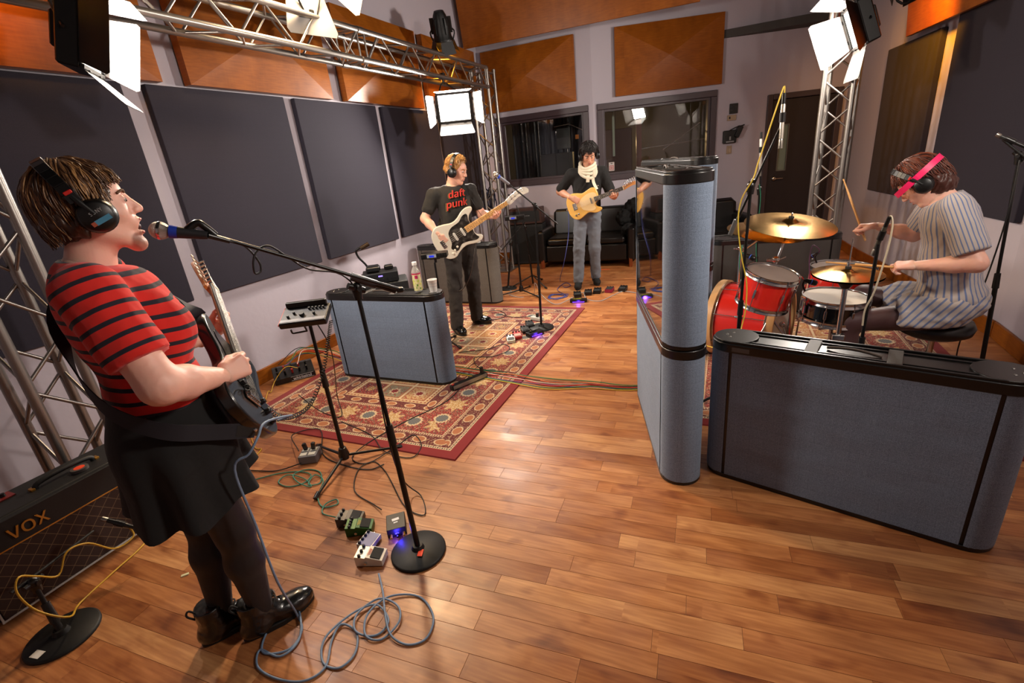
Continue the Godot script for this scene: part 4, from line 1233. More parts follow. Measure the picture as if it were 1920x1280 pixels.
func hair_cap(o: Node3D, hd: Dictionary, at0: Vector3, c: Color, cut_at: Vector3, cut_r: Vector3, low: float, seed_: int) -> void:   # the body of the hair under the locks, open at the face
	var hb := box_of([hd.at.call(0, 0.16, 0), hd.at.call(0, -0.12, -0.16), hd.at.call(0.13, 0, 0.1), hd.at.call(-0.13, 0, 0.1)], 0.03)
	var f := Field.new(hb[0], hb[1], 0.0065)
	f.ell(hd.at.call(0, 0.036, -0.02), Vector3(0.088, 0.094, 0.104), 0.02, hd.b)
	if low > 0.0: f.ell(hd.at.call(0, -0.005 - low * 0.5, -0.045), Vector3(0.088, low, 0.078), 0.04, hd.b)
	f.ell(hd.at.call(cut_at.x, cut_at.y, cut_at.z), cut_r, 0.012, hd.b, true)
	f.ell(hd.at.call(0, -0.12, 0.01), Vector3(0.06, 0.06, 0.06), 0.01, hd.b, true)
	part("hair_mass", f.net(sh(), creases(seed_, 0.012, Vector3(32, 14, 32))), mat("hair_" + str(c), c, 0.45, 0.0, {"rim_enabled": true, "rim": 0.2}), o, -at0)

# over-ear headphones on a head
func headphones(label: String, hd: Dictionary, cable: Array = [], tilt := 0.0, print_ := "", s := 1.0, red_tab := true) -> Node3D:
	var at: Callable = hd.at
	var b: Basis = hd.b * Basis(Vector3.RIGHT, tilt)
	var c: Vector3 = at.call(0, 0, 0)
	var o := thing("headphones", label, "headphones", c)
	var pt := func(x: float, y: float, z: float) -> Vector3: return b * (Vector3(x, y, z) * s)
	var blk := mat("phones_black", Color(0.035, 0.034, 0.036), 0.38)
	var arc := []
	for k in 17:
		var t := PI * k / 16.0
		arc.append(pt.call(cos(t) * 0.112, 0.03 + sin(t) * 0.122, -0.005))
	var band := sh()
	for k in 16:
		var mid: Vector3 = (arc[k] + arc[k + 1]) / 2.0
		var dir: Vector3 = (arc[k + 1] - arc[k])
		var out: Vector3 = (mid - pt.call(0, 0.03, -0.005)).normalized()
		band.box(mid, Vector3(dir.length() * 1.06, 0.009 * s, 0.03 * s), Basis(dir.normalized(), out, dir.normalized().cross(out)), 0.002)
	part("headband", band, blk, o)
	for sg in [-1.0, 1.0]:
		var f := Shape.frame(b * Vector3(sg, 0, 0))
		var cup := part("ear_cup", sh().lathe([Vector2(0, 0.0), Vector2(0.036, 0.0), Vector2(0.042, 0.004), Vector2(0.044, 0.012), Vector2(0.038, 0.022), Vector2(0.033, 0.026), Vector2(0, 0.027)], 24, Transform3D(f.scaled_local(Vector3(s, s, s)), pt.call(0.098 * sg, -0.018, 0.006))), blk, o)
		part("ear_cushion", sh().lathe([Vector2(0, -0.018), Vector2(0.036, -0.018), Vector2(0.045, -0.012), Vector2(0.046, -0.004), Vector2(0.04, 0.002), Vector2(0, 0.002)], 24, Transform3D(f.scaled_local(Vector3(s, s, s)), pt.call(0.098 * sg, -0.018, 0.006))), mat("cushion", Color(0.05, 0.048, 0.05), 0.6), o)
		part("hanger", sh().tube([pt.call(0.111 * sg, 0.045, -0.004), pt.call(0.116 * sg, 0.025, -0.001), pt.call(0.121 * sg, -0.012, 0.004)], 0.008 * s, 6, 4), blk, o)
		if red_tab: part("side_tab", sh().box(pt.call(0.113 * sg, 0.056, -0.004), Vector3(0.006, 0.010, 0.02) * s, b, 0.002), mat("tab_red", Color(0.75, 0.12, 0.09), 0.4), o)
		if print_ and sg < 0:
			var tm := TextMesh.new(); tm.text = print_; tm.font_size = 16; tm.pixel_size = 0.00075 * s; tm.depth = 0.0006
			part("lettering", tm, mat("print_grey", Color(0.55, 0.55, 0.55), 0.5), o, pt.call(-0.1255, -0.008, 0.01), facing(b * Vector3(-1, 0, 0), b * Vector3(0, 1, 0)))
			part("sticker", sh().box(pt.call(-0.1255, -0.032, 0.01), Vector3(0.001, 0.013, 0.04) * s, b), mat("sticker_blue", Color(0.25, 0.5, 0.62), 0.5), o)
			part("sticker", sh().box(pt.call(-0.1257, -0.032, -0.014), Vector3(0.001, 0.011, 0.01) * s, b), mat("sticker_rust", Color(0.62, 0.28, 0.18), 0.5), o)
	if cable:
		part("cable", sh().tube(cable, 0.0025, 6, 5), blk, o, -c)
	return o

func cloth(key: String, c: Color, more := {}) -> StandardMaterial3D:
	var base := {"rim_enabled": true, "rim": 0.3, "normal_enabled": true, "normal_texture": noise_tex(0.04, 256, FastNoiseLite.TYPE_SIMPLEX_SMOOTH, 4, null, true, 91, 3.0), "normal_scale": 0.2, "uv1_scale": Vector3.ONE * 3.0}
	if not more.has("albedo_texture"): base.merge({"uv1_triplanar": true, "uv1_world_triplanar": true})
	else: base.erase("normal_texture"); base.erase("normal_enabled"); base.uv1_scale = Vector3.ONE
	base.merge(more, true)
	return mat(key, c, 0.92, 0.0, base)

func creases(seed_: int, amp: float, freq: Vector3) -> Callable:
	var nz := FastNoiseLite.new(); nz.seed = seed_; nz.frequency = 1.0; nz.fractal_octaves = 3
	return func(p: Vector3, _n: Vector3) -> float: return amp * nz.get_noise_3d(p.x * freq.x, p.y * freq.y, p.z * freq.z)

func shoe(o: Node3D, at0: Vector3, heel: Vector3, toe: Vector3, h: float, m: Material, sole: Material, wide := 0.045, called := "shoe", laces := false) -> void:
	var d := (toe - heel); d.y = 0
	var l := d.length(); d /= l
	var sd := d.cross(Vector3.UP)
	var y0 := heel.y
	var bx := box_of([heel - d * 0.02, toe + d * 0.02, heel + Vector3(0, h, 0)], 0.07)
	var f := Field.new(bx[0], bx[1], 0.0065)
	f.ell(heel + d * l * 0.20 + Vector3(0, 0.045, 0), Vector3(wide * 0.86, 0.05, l * 0.22), 0.02, Basis(sd, Vector3.UP, -d))
	f.ell(heel + d * l * 0.68 + Vector3(0, 0.037, 0), Vector3(wide * 1.05, 0.046, l * 0.325), 0.03, Basis(sd, Vector3.UP, -d))
	f.cap(heel + d * l * 0.5 + Vector3(0, 0.055, 0), heel + d * l * 0.24 + Vector3(0, h * 0.8, 0), wide * 0.72, wide * 0.85, 0.03)
	f.cap(heel + d * l * 0.22 + Vector3(0, 0.05, 0), heel + d * l * 0.22 + Vector3(0, h, 0), wide * 0.85, wide * 0.98, 0.03)
	f.keep(Vector3.UP, Vector3(0, y0 + 0.018, 0)); f.keep(Vector3.DOWN, Vector3(0, y0 + h + 0.01, 0))
	var s := part(called, f.net(sh(), creases(3, 0.002, Vector3(25, 40, 25))), m, o, -at0)
	var out := []
	for k in 20:
		var t := TAU * k / 20
		var cx := cos(t); var w := wide * (0.98 if cx > -0.2 else 0.86)
		out.append(Vector2(sin(t) * w * (1.0 - 0.10 * maxf(0, -cx)), l * 0.5 + cx * l * 0.5))
	var poly := PackedVector2Array(out)
	part("sole", sh().extrude(poly, 0.026, 0.005, Transform3D(Basis(sd, d, Vector3.UP), Vector3(heel.x, y0 + 0.0135, heel.z))), sole, s)
	if laces:
		for k in 5:
			var c := heel + d * l * (0.30 + 0.075 * k) + Vector3(0, lerpf(h * 0.92, 0.066, k / 4.0), 0)
			part("lace", sh().tube([c - sd * wide * 0.55, c + Vector3(0, 0.012, 0) + d * 0.02, c + sd * wide * 0.55], 0.0028, 5, 4), mat("lace_black", Color(0.03, 0.03, 0.03), 0.7), s)
		part("heel_loop", sh().tube([heel + d * 0.012 + Vector3(0, h - 0.02, 0), heel - d * 0.006 + Vector3(0, h + 0.012, 0), heel + d * 0.004 + Vector3(0, h + 0.03, 0), heel + d * 0.022 + Vector3(0, h, 0)], 0.004, 5, 4), mat("lace_black", Color(0.03, 0.03, 0.03), 0.7), s)

# ---------------------------------------------------------------- guitars. Local frame: x towards the headstock, y towards the low string, z out of the face; origin near the body's middle
func outline(pts: Array, k := 1.0) -> PackedVector2Array:
	var a := []
	for p in pts: a.append(Vector2(p[0], p[1]) * k)
	return Shape.spline2(a, 4)

const DOUBLE_CUT := [[-0.215, 0.0], [-0.207, 0.065], [-0.18, 0.125], [-0.12, 0.158], [-0.05, 0.145], [0.02, 0.118], [0.08, 0.122], [0.15, 0.152], [0.205, 0.158], [0.246, 0.14], [0.236, 0.112], [0.196, 0.092], [0.168, 0.058], [0.166, 0.02], [0.166, -0.022], [0.152, -0.055], [0.162, -0.085], [0.192, -0.108], [0.196, -0.130], [0.165, -0.15], [0.10, -0.142], [0.03, -0.118], [-0.04, -0.128], [-0.11, -0.155], [-0.17, -0.135], [-0.205, -0.075]]
const SINGLE_CUT := [[-0.198, 0.0], [-0.193, 0.07], [-0.162, 0.130], [-0.10, 0.160], [-0.035, 0.145], [0.03, 0.120], [0.09, 0.130], [0.15, 0.143], [0.192, 0.125], [0.206, 0.085], [0.206, 0.035], [0.200, -0.02], [0.165, -0.035], [0.148, -0.062], [0.165, -0.092], [0.196, -0.112], [0.198, -0.135], [0.165, -0.155], [0.11, -0.15], [0.04, -0.122], [-0.03, -0.140], [-0.10, -0.160], [-0.162, -0.130], [-0.193, -0.07]]
const GUARD_D := [[-0.10, -0.07], [-0.07, -0.03], [-0.05, 0.05], [0.0, 0.085], [0.08, 0.09], [0.14, 0.118], [0.18, 0.11], [0.165, 0.06], [0.163, 0.0], [0.15, -0.05], [0.155, -0.09], [0.165, -0.115], [0.13, -0.122], [0.06, -0.095], [0.0, -0.085], [-0.06, -0.115]]
const GUARD_S := [[-0.02, -0.06], [-0.03, 0.0], [-0.02, 0.05], [0.06, 0.085], [0.13, 0.09], [0.18, 0.07], [0.19, 0.03], [0.16, -0.03], [0.13, -0.06], [0.14, -0.10], [0.10, -0.118], [0.04, -0.10]]

func guitar(called: String, label: String, category: String, tr: Transform3D, q: Dictionary) -> Node3D:
	var o := thing(called, label, category, tr.origin)
	o.basis = tr.basis
	var k: float = q.get("body", 1.0)
	var id := str(label.hash())
	var gloss := {"clearcoat_enabled": true, "clearcoat": 0.8, "clearcoat_roughness": 0.08}
	var bm := mat("finish_" + id, q.finish, 0.3, 0.0, gloss)
	part("guitar_body", sh().extrude(outline(q.shape, k), 0.042, 0.009), bm, o)
	if q.has("guard"):
		part("pickguard", sh().extrude(outline(q.guard, k), 0.0025, 0.0008, Transform3D(Basis(), Vector3(0, 0, 0.0222))), mat("guard_" + id, q.guard_color, q.get("guard_rough", 0.3), 0.0, q.get("guard_more", {})), o)
	var n: int = q.get("strings", 6)
	var bridge: float = q.bridge
	var nut: float = bridge + q.scale
	var heel: float = q.get("heel", 0.12) * k
	var wood := mat("neck_" + id, q.neck, 0.4, 0.0, {"clearcoat_enabled": true, "clearcoat": 0.4, "albedo_texture": mats.stained.albedo_texture, "uv1_triplanar": true, "uv1_scale": Vector3.ONE * 3.0})
	# neck with a round back
	var neck := sh()
	var rows := 9
	for a in rows:
		var t := a / float(rows - 1)
		var x := lerpf(heel, nut, t); var w := lerpf(q.get("w0", 0.028), q.get("w1", 0.0215), t); var th := lerpf(0.017, 0.0145, t)
		for s in 13:
			var an := PI + PI * s / 12.0
			neck.vert(Vector3(x, cos(an) * w, 0.024 + sin(an) * th), Vector3(0, cos(an), sin(an)))
	for a in rows - 1:
		for s in 12:
			var i := a * 13 + s
			neck.quad(i, i + 1, i + 14, i + 13)
	part("neck", neck, wood, o)
	var w0: float = q.get("w0", 0.028); var w1: float = q.get("w1", 0.0215)
	var fb := PackedVector2Array([Vector2(heel, -w0), Vector2(nut, -w1), Vector2(nut, w1), Vector2(heel, w0)])
	part("fretboard", sh().extrude(fb, 0.006, 0.0012, Transform3D(Basis(), Vector3(0, 0, 0.027)), false), mat("board_" + id, q.board, 0.45), o)
	var fr := sh(); var dots := sh()
	for a in 21:
		var x: float = bridge + q.scale * pow(2.0, -(a + 1) / 12.0)
		if x < heel + 0.004: break
		var w := lerpf(w0, w1, (x - heel) / (nut - heel))
		fr.box(Vector3(x, 0, 0.0303), Vector3(0.0022, w * 1.96, 0.0014))
		if a in [2, 4, 6, 8, 11, 14, 16]:
			var x2: float = bridge + q.scale * pow(2.0, -(a) / 12.0)
			dots.lathe([Vector2(0.0035, 0), Vector2(0, 0.0004)], 8, Transform3D(Basis(Vector3.RIGHT, PI / 2), Vector3((x + x2) / 2, 0, 0.0301)))
	part("frets", fr, mat("fret_wire", Color(0.8, 0.78, 0.72), 0.25, 1.0), o).set_meta("kind", "stuff")
	part("position_dots", dots, mat("dots_" + id, q.get("dots", Color(0.85, 0.82, 0.75)), 0.4), o).set_meta("kind", "stuff")
	part("nut", sh().box(Vector3(nut, 0, 0.0305), Vector3(0.005, w1 * 2, 0.008), Basis(), 0.001), mat("bone", Color(0.85, 0.8, 0.68), 0.4), o)
	var hs := []
	for p in q.head: hs.append([nut + p[0], p[1]])
	part("headstock", sh().extrude(outline(hs), 0.014, 0.003, Transform3D(Basis(Vector3.UP, 0.06), Vector3(0, 0, 0.02 + nut * 0.0))), mat("headstock_" + id, q.get("head_color", q.neck), 0.35, 0.0, {"clearcoat_enabled": true, "clearcoat": 0.5}), o).transform = Transform3D(Basis(Vector3.UP, 0.03), Vector3(0, 0, 0.018 + sin(0.03) * nut - 0.0))
	var chrome := mat("chrome", Color(0.8, 0.8, 0.8), 0.18, 1.0)
	var st := sh()
	for a in n:
		var t := a / float(n - 1) - 0.5
		var yb: float = t * q.get("spread", 0.052); var yn := t * w1 * 1.7
		var peg := Vector3(nut + q.get("peg0", 0.03) + q.get("pegd", 0.024) * (n - 1 - a if q.get("flip", false) else a), q.get("pegy", 0.012) + 0.003 * a, 0.032)
		st.rod(Vector3(bridge, yb, 0.037), Vector3(nut, yn, 0.0355), q.get("gauge", 0.0007), -1, 5, false)
		st.rod(Vector3(nut, yn, 0.0355), peg, q.get("gauge", 0.0007), -1, 5, false)
		var tn := part("tuner", sh().rod(peg - Vector3(0, 0, 0.016), peg + Vector3(0, 0, 0.003), 0.0045, -1, 8).rod(peg - Vector3(0, 0, 0.019), peg + Vector3(0, 0.036 if not q.get("flip_pegs", false) else -0.036, -0.019), 0.003, -1, 6), chrome, o)
		part("tuner_button", sh().ball(peg + Vector3(0, 0.042 if not q.get("flip_pegs", false) else -0.042, -0.019), Vector3(0.008, 0.009, 0.004), 10, 6), q.get("buttons", chrome), tn)
	part("strings", st, mat("string_steel", Color(0.75, 0.73, 0.7), 0.3, 1.0), o).set_meta("kind", "stuff")
	var br := sh().box(Vector3(bridge, 0, 0.026), Vector3(q.get("bridge_l", 0.04), q.get("spread", 0.052) + 0.03, 0.006), Basis(), 0.002)
	for a in n: br.box(Vector3(bridge, (a / float(n - 1) - 0.5) * q.get("spread", 0.052), 0.032), Vector3(0.022, 0.008, 0.008), Basis(), 0.001)
	part("bridge", br, chrome, o)
	for p in q.get("pickups", []):
		var pk := part("pickup", sh().extrude(stadium(p[2], p[3]), 0.012, 0.002, Transform3D(Basis(Vector3.BACK, PI / 2 + p[4]), Vector3(p[0], p[1], 0.026))), mat("pickup_" + str(p[5]), p[5], 0.4), o)
		for a in n: part("pole_piece", sh().rod(Vector3(p[0], p[1] + (a / float(n - 1) - 0.5) * p[2] * 0.95, 0.03), Vector3(p[0], p[1] + (a / float(n - 1) - 0.5) * p[2] * 0.95, 0.0332), 0.0026, -1, 8), chrome, pk)
	for p in q.get("knobs", []):
		part("knob", sh().lathe([Vector2(0.0115, 0), Vector2(0.0105, 0.012), Vector2(0.009, 0.014), Vector2(0, 0.014)], 14, Transform3D(Basis(Vector3.RIGHT, PI / 2), Vector3(p[0], p[1], 0.023))), mat("knob_" + str(q.knob_color), q.knob_color, 0.3, q.get("knob_metal", 0.0)), o)
	for p in [[-0.215 * k, 0.0], [0.236 * k, 0.135 * k]]:
		part("strap_button", sh().ball(Vector3(p[0], p[1], 0), Vector3.ONE * 0.008, 8, 6), chrome, o)
	return o

const HEAD_SIX := [[-0.005, -0.021], [0.02, -0.030], [0.05, -0.022], [0.10, -0.018], [0.15, -0.028], [0.185, -0.02], [0.192, 0.01], [0.17, 0.032], [0.12, 0.036], [0.06, 0.030], [0.02, 0.024], [-0.005, 0.021]]
const HEAD_TELE := [[-0.005, -0.021], [0.015, -0.024], [0.05, -0.016], [0.12, -0.010], [0.16, -0.022], [0.178, -0.012], [0.18, 0.012], [0.165, 0.030], [0.10, 0.034], [0.05, 0.030], [0.02, 0.024], [-0.005, 0.021]]
const HEAD_BASS := [[-0.005, -0.021], [0.02, -0.036], [0.06, -0.030], [0.12, -0.020], [0.19, -0.030], [0.225, -0.034], [0.24, -0.01], [0.225, 0.02], [0.19, 0.038], [0.12, 0.042], [0.05, 0.034], [0.015, 0.026], [-0.005, 0.021]]

func along(tail: Vector3, head_: Vector3, face: Vector3, tail_x: float) -> Transform3D:   # a frame whose x runs from tail to head and whose z is close to face; tail lies at local x = tail_x
	var x := (head_ - tail).normalized()
	var z := (face - x * face.dot(x)).normalized()
	var b := Basis(x, z.cross(x), z)
	return Transform3D(b, tail - x * tail_x)

# ---------------------------------------------------------------- the singer
func stripe_tex(a: Color, b: Color, frac: float, thin := false) -> ImageTexture:
	var im := Image.create(8, 128, false, Image.FORMAT_RGB8)
	for y in 128:
		var t := y / 128.0
		var k := clampf((minf(t, frac - t)) * 60.0 + 0.5, 0, 1)
		for x in 8: im.set_pixel(x, y, a.lerp(b, k))
	return ImageTexture.create_from_image(im)

func singer() -> void:
	var F := Vector3(0.46, 0, -0.888); var L := Vector3(-0.888, 0, -0.46); var O := Vector3(-1.63, 0, -0.80)
	var S := func(f: float, y: float, l: float) -> Vector3: return O + F * f + L * l + Vector3(0, y, 0)
	var o := thing("person", "singer in a red shirt with navy stripes and a black skirt singing into a microphone", "person", O)
	var m := skin("pale")
	var shR: Vector3 = S.call(-0.05, 1.395, -0.175); var shL: Vector3 = S.call(-0.03, 1.395, 0.175)
	var elR: Vector3 = S.call(0.015, 1.150, -0.275); var wrR: Vector3 = S.call(0.170, 1.075, -0.115)
	var tail: Vector3 = Vector3(-1.382, 0.885, -0.902)
	var tip: Vector3 = Vector3(-2.061, 1.341, -1.338)
	var gt := along(tail, tip, F * 0.9 - L * 0.42 + Vector3(0, 0.22, 0), -0.215)
	var elL: Vector3 = S.call(0.07, 1.12, 0.30); var wrL: Vector3 = gt * Vector3(0.36, -0.062, -0.075)
	var kneeR: Vector3 = S.call(0.055, 0.50, -0.075); var kneeL: Vector3 = S.call(-0.02, 0.50, 0.085)
	var ankR := Vector3(-1.572, 0.10, -0.825); var ankL := Vector3(-1.722, 0.10, -0.765)
	# body: head, neck, trunk, arms, legs in one skin
	var body := sh()
	var bx := box_of([S.call(0, 1.45, 0), elR, elL, wrL, ankR, ankL, S.call(0.2, 1.0, 0), S.call(-0.2, 1.0, 0)], 0.12)
	var f := Field.new(bx[0], bx[1], 0.012)
	f.ell(S.call(-0.005, 1.27, 0), Vector3(0.155, 0.17, 0.12), 0.05, Basis(L, Vector3.UP, F))
	f.ell(S.call(0.0, 1.02, 0), Vector3(0.15, 0.16, 0.115), 0.06, Basis(L, Vector3.UP, F))
	f.ell(S.call(-0.01, 0.90, 0), Vector3(0.165, 0.11, 0.13), 0.05, Basis(L, Vector3.UP, F))
	f.cap(S.call(-0.055, 1.36, 0), S.call(-0.045, 1.46, 0), 0.075, 0.058, 0.04)
	f.cap(S.call(-0.05, 1.40, -0.05), shR, 0.06, 0.062, 0.04)
	f.cap(S.call(-0.05, 1.40, 0.05), shL, 0.06, 0.062, 0.04)
	f.cap(shR, elR, 0.062, 0.050, 0.03); f.cap(elR, elR.lerp(wrR, 0.35), 0.048, 0.050, 0.03); f.cap(elR.lerp(wrR, 0.35), wrR, 0.050, 0.029, 0.02)
	f.cap(shL, elL, 0.060, 0.048, 0.03); f.cap(elL, wrL, 0.046, 0.027, 0.03)
	f.cap(S.call(0, 0.88, -0.085), kneeR, 0.088, 0.058, 0.03); f.cap(kneeR, kneeR.lerp(ankR, 0.35), 0.055, 0.058, 0.03); f.cap(kneeR.lerp(ankR, 0.35), ankR, 0.058, 0.036, 0.03)
	f.cap(S.call(0, 0.88, 0.085), kneeL, 0.088, 0.058, 0.03); f.cap(kneeL, kneeL.lerp(ankL, 0.35), 0.055, 0.058, 0.03); f.cap(kneeL.lerp(ankL, 0.35), ankL, 0.058, 0.036, 0.03)
	f.net(body)
	var hc: Vector3 = S.call(0.008, 1.612, 0.0)
	var fw := (F + Vector3(0, 0.13, 0)).normalized()
	var hd := head(body, hc, fw, Vector3.UP - F * 0.05, S.call(-0.05, 1.415, 0), {"size": 0.96, "cell": 0.0044, "mouth": 0.75, "neck": 0.064})
	hand(body, wrR, F * 0.92 + L * 0.32 + Vector3(0, 0.10, 0), L * 0.85 - F * 0.3 + Vector3(0, -0.35, 0), 1.0, [0.8, 0.95, 1.05, 1.1], 0.8, 0.96)
	hand(body, wrL, gt.basis * Vector3(0.12, 0.15, 0.95), gt.basis * Vector3(0, 1, -0.1), -1.0, [[0.5, 1.1, 0.8], [0.55, 1.15, 0.8], [0.6, 1.15, 0.8], [0.7, 1.1, 0.8]], 0.9, 0.96)
	part("body", body, m, o, -O)
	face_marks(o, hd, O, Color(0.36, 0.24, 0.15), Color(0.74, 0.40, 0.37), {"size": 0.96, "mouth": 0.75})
	# shirt: trunk and two sleeves, each with its own run of stripes
	var red := Color(0.80, 0.115, 0.075); var navy := Color(0.085, 0.075, 0.14)
	var sm := cloth("singer_shirt", Color(1, 1, 1), {"albedo_texture": stripe_tex(red, navy, 0.30)})
	bx = box_of([S.call(0.2, 1.5, 0.25), S.call(-0.2, 0.98, -0.25), S.call(0.2, 1.0, -0.25), S.call(-0.2, 1.0, 0.25)], 0.03)
	f = Field.new(bx[0], bx[1], 0.010)
	f.ell(S.call(-0.01, 1.29, 0), Vector3(0.172, 0.18, 0.140), 0.05, Basis(L, Vector3.UP, F))
	for sg in [-1.0, 1.0]: f.ell(S.call(0.075, 1.245, 0.075 * sg), Vector3(0.085, 0.085, 0.078), 0.05, Basis(L, Vector3.UP, F))
	f.ell(S.call(0.0, 1.06, 0), Vector3(0.168, 0.15, 0.135), 0.06, Basis(L, Vector3.UP, F))
	f.cap(S.call(-0.055, 1.395, -0.04), shR, 0.078, 0.074, 0.04); f.cap(S.call(-0.055, 1.395, 0.04), shL, 0.078, 0.074, 0.04)
	f.cap(S.call(-0.055, 1.36, 0), S.call(-0.05, 1.43, 0), 0.10, 0.083, 0.04)
	f.keep(Vector3.UP, S.call(0, 1.02, 0))
	f.keep((Vector3.DOWN + F * -0.35).normalized(), S.call(0.03, 1.452, 0))
	part("shirt", f.net(sh(), creases(5, 0.007, Vector3(9, 5, 9)), func(p: Vector3) -> Vector2: return Vector2(0.5, (p.y + 0.12 * (p - O).dot(F) + 0.9 * pow(maxf(0.0, p.y - 1.36), 1.0) * 0.0) / 0.041)), sm, o, -O)
	for sd in [[shR, elR, 0.70, 0.0], [shL, elL, 0.66, 0.3]]:
		var a: Vector3 = sd[0]; var e: Vector3 = sd[1]
		var cuff: Vector3 = a.lerp(e, sd[2])
		var dn := (e - a).normalized()
		bx = box_of([a, cuff], 0.13)
		f = Field.new(bx[0], bx[1], 0.009)
		f.cap(a - dn * 0.02, cuff + dn * 0.05, 0.080, 0.077, 0.02)
		f.keep(-dn, cuff)
		part("sleeve", f.net(sh(), creases(7, 0.005, Vector3(11, 9, 11)), func(p: Vector3) -> Vector2: return Vector2(0.5, (p - a).dot(dn) / 0.039 + sd[3])), sm, o, -O)
	part("necklace", sh().tube([S.call(-0.02, 1.462, -0.062), S.call(0.03, 1.425, -0.045), S.call(0.052, 1.405, 0.0), S.call(0.03, 1.425, 0.045), S.call(-0.02, 1.462, 0.062)], 0.0022, 5, 5), mat("silver", Color(0.85, 0.83, 0.8), 0.2, 1.0), o, -O)
	# skirt: flared, with folds, open at the hem
	var sk := sh()
	var rows := 22; var cols := 96
	for pass_ in 2:
		var base := sk.v.size()
		for j in rows + 1:
			var t := float(j) / rows
			var y := lerpf(1.055, 0.672, t)
			for k in cols + 1:
				var a := TAU * k / cols
				var fold := pow(t, 1.4) * (0.022 * sin(a * 7.0 + 0.6) + 0.012 * sin(a * 11.0 + 2.0))
				var rr := lerpf(0.150, 0.222, pow(t, 0.85)) + fold - (0.004 if pass_ else 0.0)
				var dy := 0.028 * t * sin(a * 1.0 + 0.7) + 0.01 * t * sin(a * 7.0 + 2.2)
				var hip := 0.022 * exp(-pow((t - 0.38) / 0.25, 2.0))
				sk.vert(S.call(cos(a) * (rr * 0.86 + hip) - 0.005, y + dy, sin(a) * (rr + hip)), (F * cos(a) + L * sin(a)) * (1.0 if pass_ == 0 else -1.0))
		for j in rows:
			for k in cols:
				var q := base + j * (cols + 1) + k
				sk.quad(q, q + 1, q + cols + 2, q + cols + 1)
	smooth_normals(sk)
	part("skirt", sk, cloth("singer_skirt", Color(0.062, 0.058, 0.06)), o, -O)
	# tights
	var tg := sh()
	bx = box_of([kneeR, kneeL, ankR, ankL, S.call(0, 0.9, 0)], 0.12)
	f = Field.new(bx[0], bx[1], 0.010)
	for q in [[S.call(0, 0.88, -0.085), kneeR, ankR], [S.call(0, 0.88, 0.085), kneeL, ankL]]:
		f.cap(q[0], q[1], 0.091, 0.061, 0.02); f.cap(q[1], q[1].lerp(q[2], 0.35), 0.058, 0.0615, 0.03); f.cap(q[1].lerp(q[2], 0.35), q[2], 0.0615, 0.039, 0.03)
	part("tights", f.net(tg), mat("tights", Color(0.085, 0.055, 0.058), 0.6, 0.0, {"rim_enabled": true, "rim": 0.5}), o, -O)
	var leather := mat("boot_leather", Color(0.035, 0.033, 0.034), 0.25, 0.0, {"clearcoat_enabled": true, "clearcoat": 0.5, "clearcoat_roughness": 0.2})
	var rubber := mat("boot_sole", Color(0.04, 0.038, 0.037), 0.6)
	shoe(o, O, Vector3(-1.612, 0, -0.745), Vector3(-1.503, 0, -1.0), 0.155, leather, rubber, 0.050, "boot", true)
	shoe(o, O, Vector3(-1.755, 0, -0.675), Vector3(-1.657, 0, -0.94), 0.155, leather, rubber, 0.050, "boot", true)
	# hair: a bob with a fringe
	hair_cap(o, hd, O, Color(0.25, 0.155, 0.095), Vector3(0, -0.05, 0.088), Vector3(0.075, 0.105, 0.068), 0.045, 14)
	hair(o, hd, O, [Color(0.25, 0.155, 0.09), Color(0.33, 0.215, 0.125), Color(0.46, 0.32, 0.19), Color(0.28, 0.175, 0.10), Color(0.60, 0.44, 0.27)], 1200, Vector3(0.099, 0.106, 0.113), Vector3(72, 120, 150), 15, 0.0029, 0.0028)
	headphones("large black headphones worn by the singer with a red tab on the headband", hd, [hd.at.call(0.11, -0.05, 0.0), S.call(0.02, 1.40, 0.2), S.call(0.02, 1.2, 0.24), S.call(0.0, 1.0, 0.25)], -0.30, "SONY", 1.0)
	# her guitar, hung from a strap
	guitar("electric_guitar", "black electric guitar with a brown headstock hung on the singer", "guitar", gt, {"shape": DOUBLE_CUT, "finish": Color(0.02, 0.02, 0.022), "guard": GUARD_D, "guard_color": Color(0.03, 0.03, 0.035), "guard_rough": 0.15, "bridge": -0.09, "scale": 0.628, "neck": Color(0.72, 0.42, 0.17), "head_color": Color(0.74, 0.43, 0.17), "board": Color(0.13, 0.085, 0.06), "head": HEAD_SIX, "pickups": [[-0.03, 0, 0.06, 0.009, 0.1, Color(0.03, 0.03, 0.03)], [0.04, 0, 0.06, 0.009, 0.0, Color(0.03, 0.03, 0.03)], [0.10, 0, 0.06, 0.009, 0.0, Color(0.03, 0.03, 0.03)]], "knobs": [[-0.06, -0.075], [-0.10, -0.09], [-0.14, -0.10]], "knob_color": Color(0.03, 0.03, 0.03), "buttons": mat("white_button", Color(0.85, 0.8, 0.7), 0.35)})
	var st := thing("guitar_strap", "dark navy webbing strap round the singer's back to her guitar", "strap", O)
	var tl: Vector3 = gt * Vector3(-0.217, 0.0, 0.0); var hn: Vector3 = gt * Vector3(0.24, 0.135, 0.0)
	part("webbing", ribbon([tl, S.call(0.10, 0.935, -0.20), S.call(-0.02, 1.0, -0.215), S.call(-0.12, 1.085, -0.145), S.call(-0.165, 1.20, 0.0), S.call(-0.155, 1.34, 0.10), S.call(-0.07, 1.462, 0.15), S.call(0.05, 1.40, 0.17), S.call(0.14, 1.30, 0.18), hn], [Vector3.UP, Vector3.UP, Vector3.UP, Vector3.UP, Vector3(-0.3, 1, 0), Vector3(-0.5, 1, 0), L, L, L, Vector3.UP], 0.05, 0.003), mat("webbing", Color(0.085, 0.08, 0.115), 0.75), st, -O)
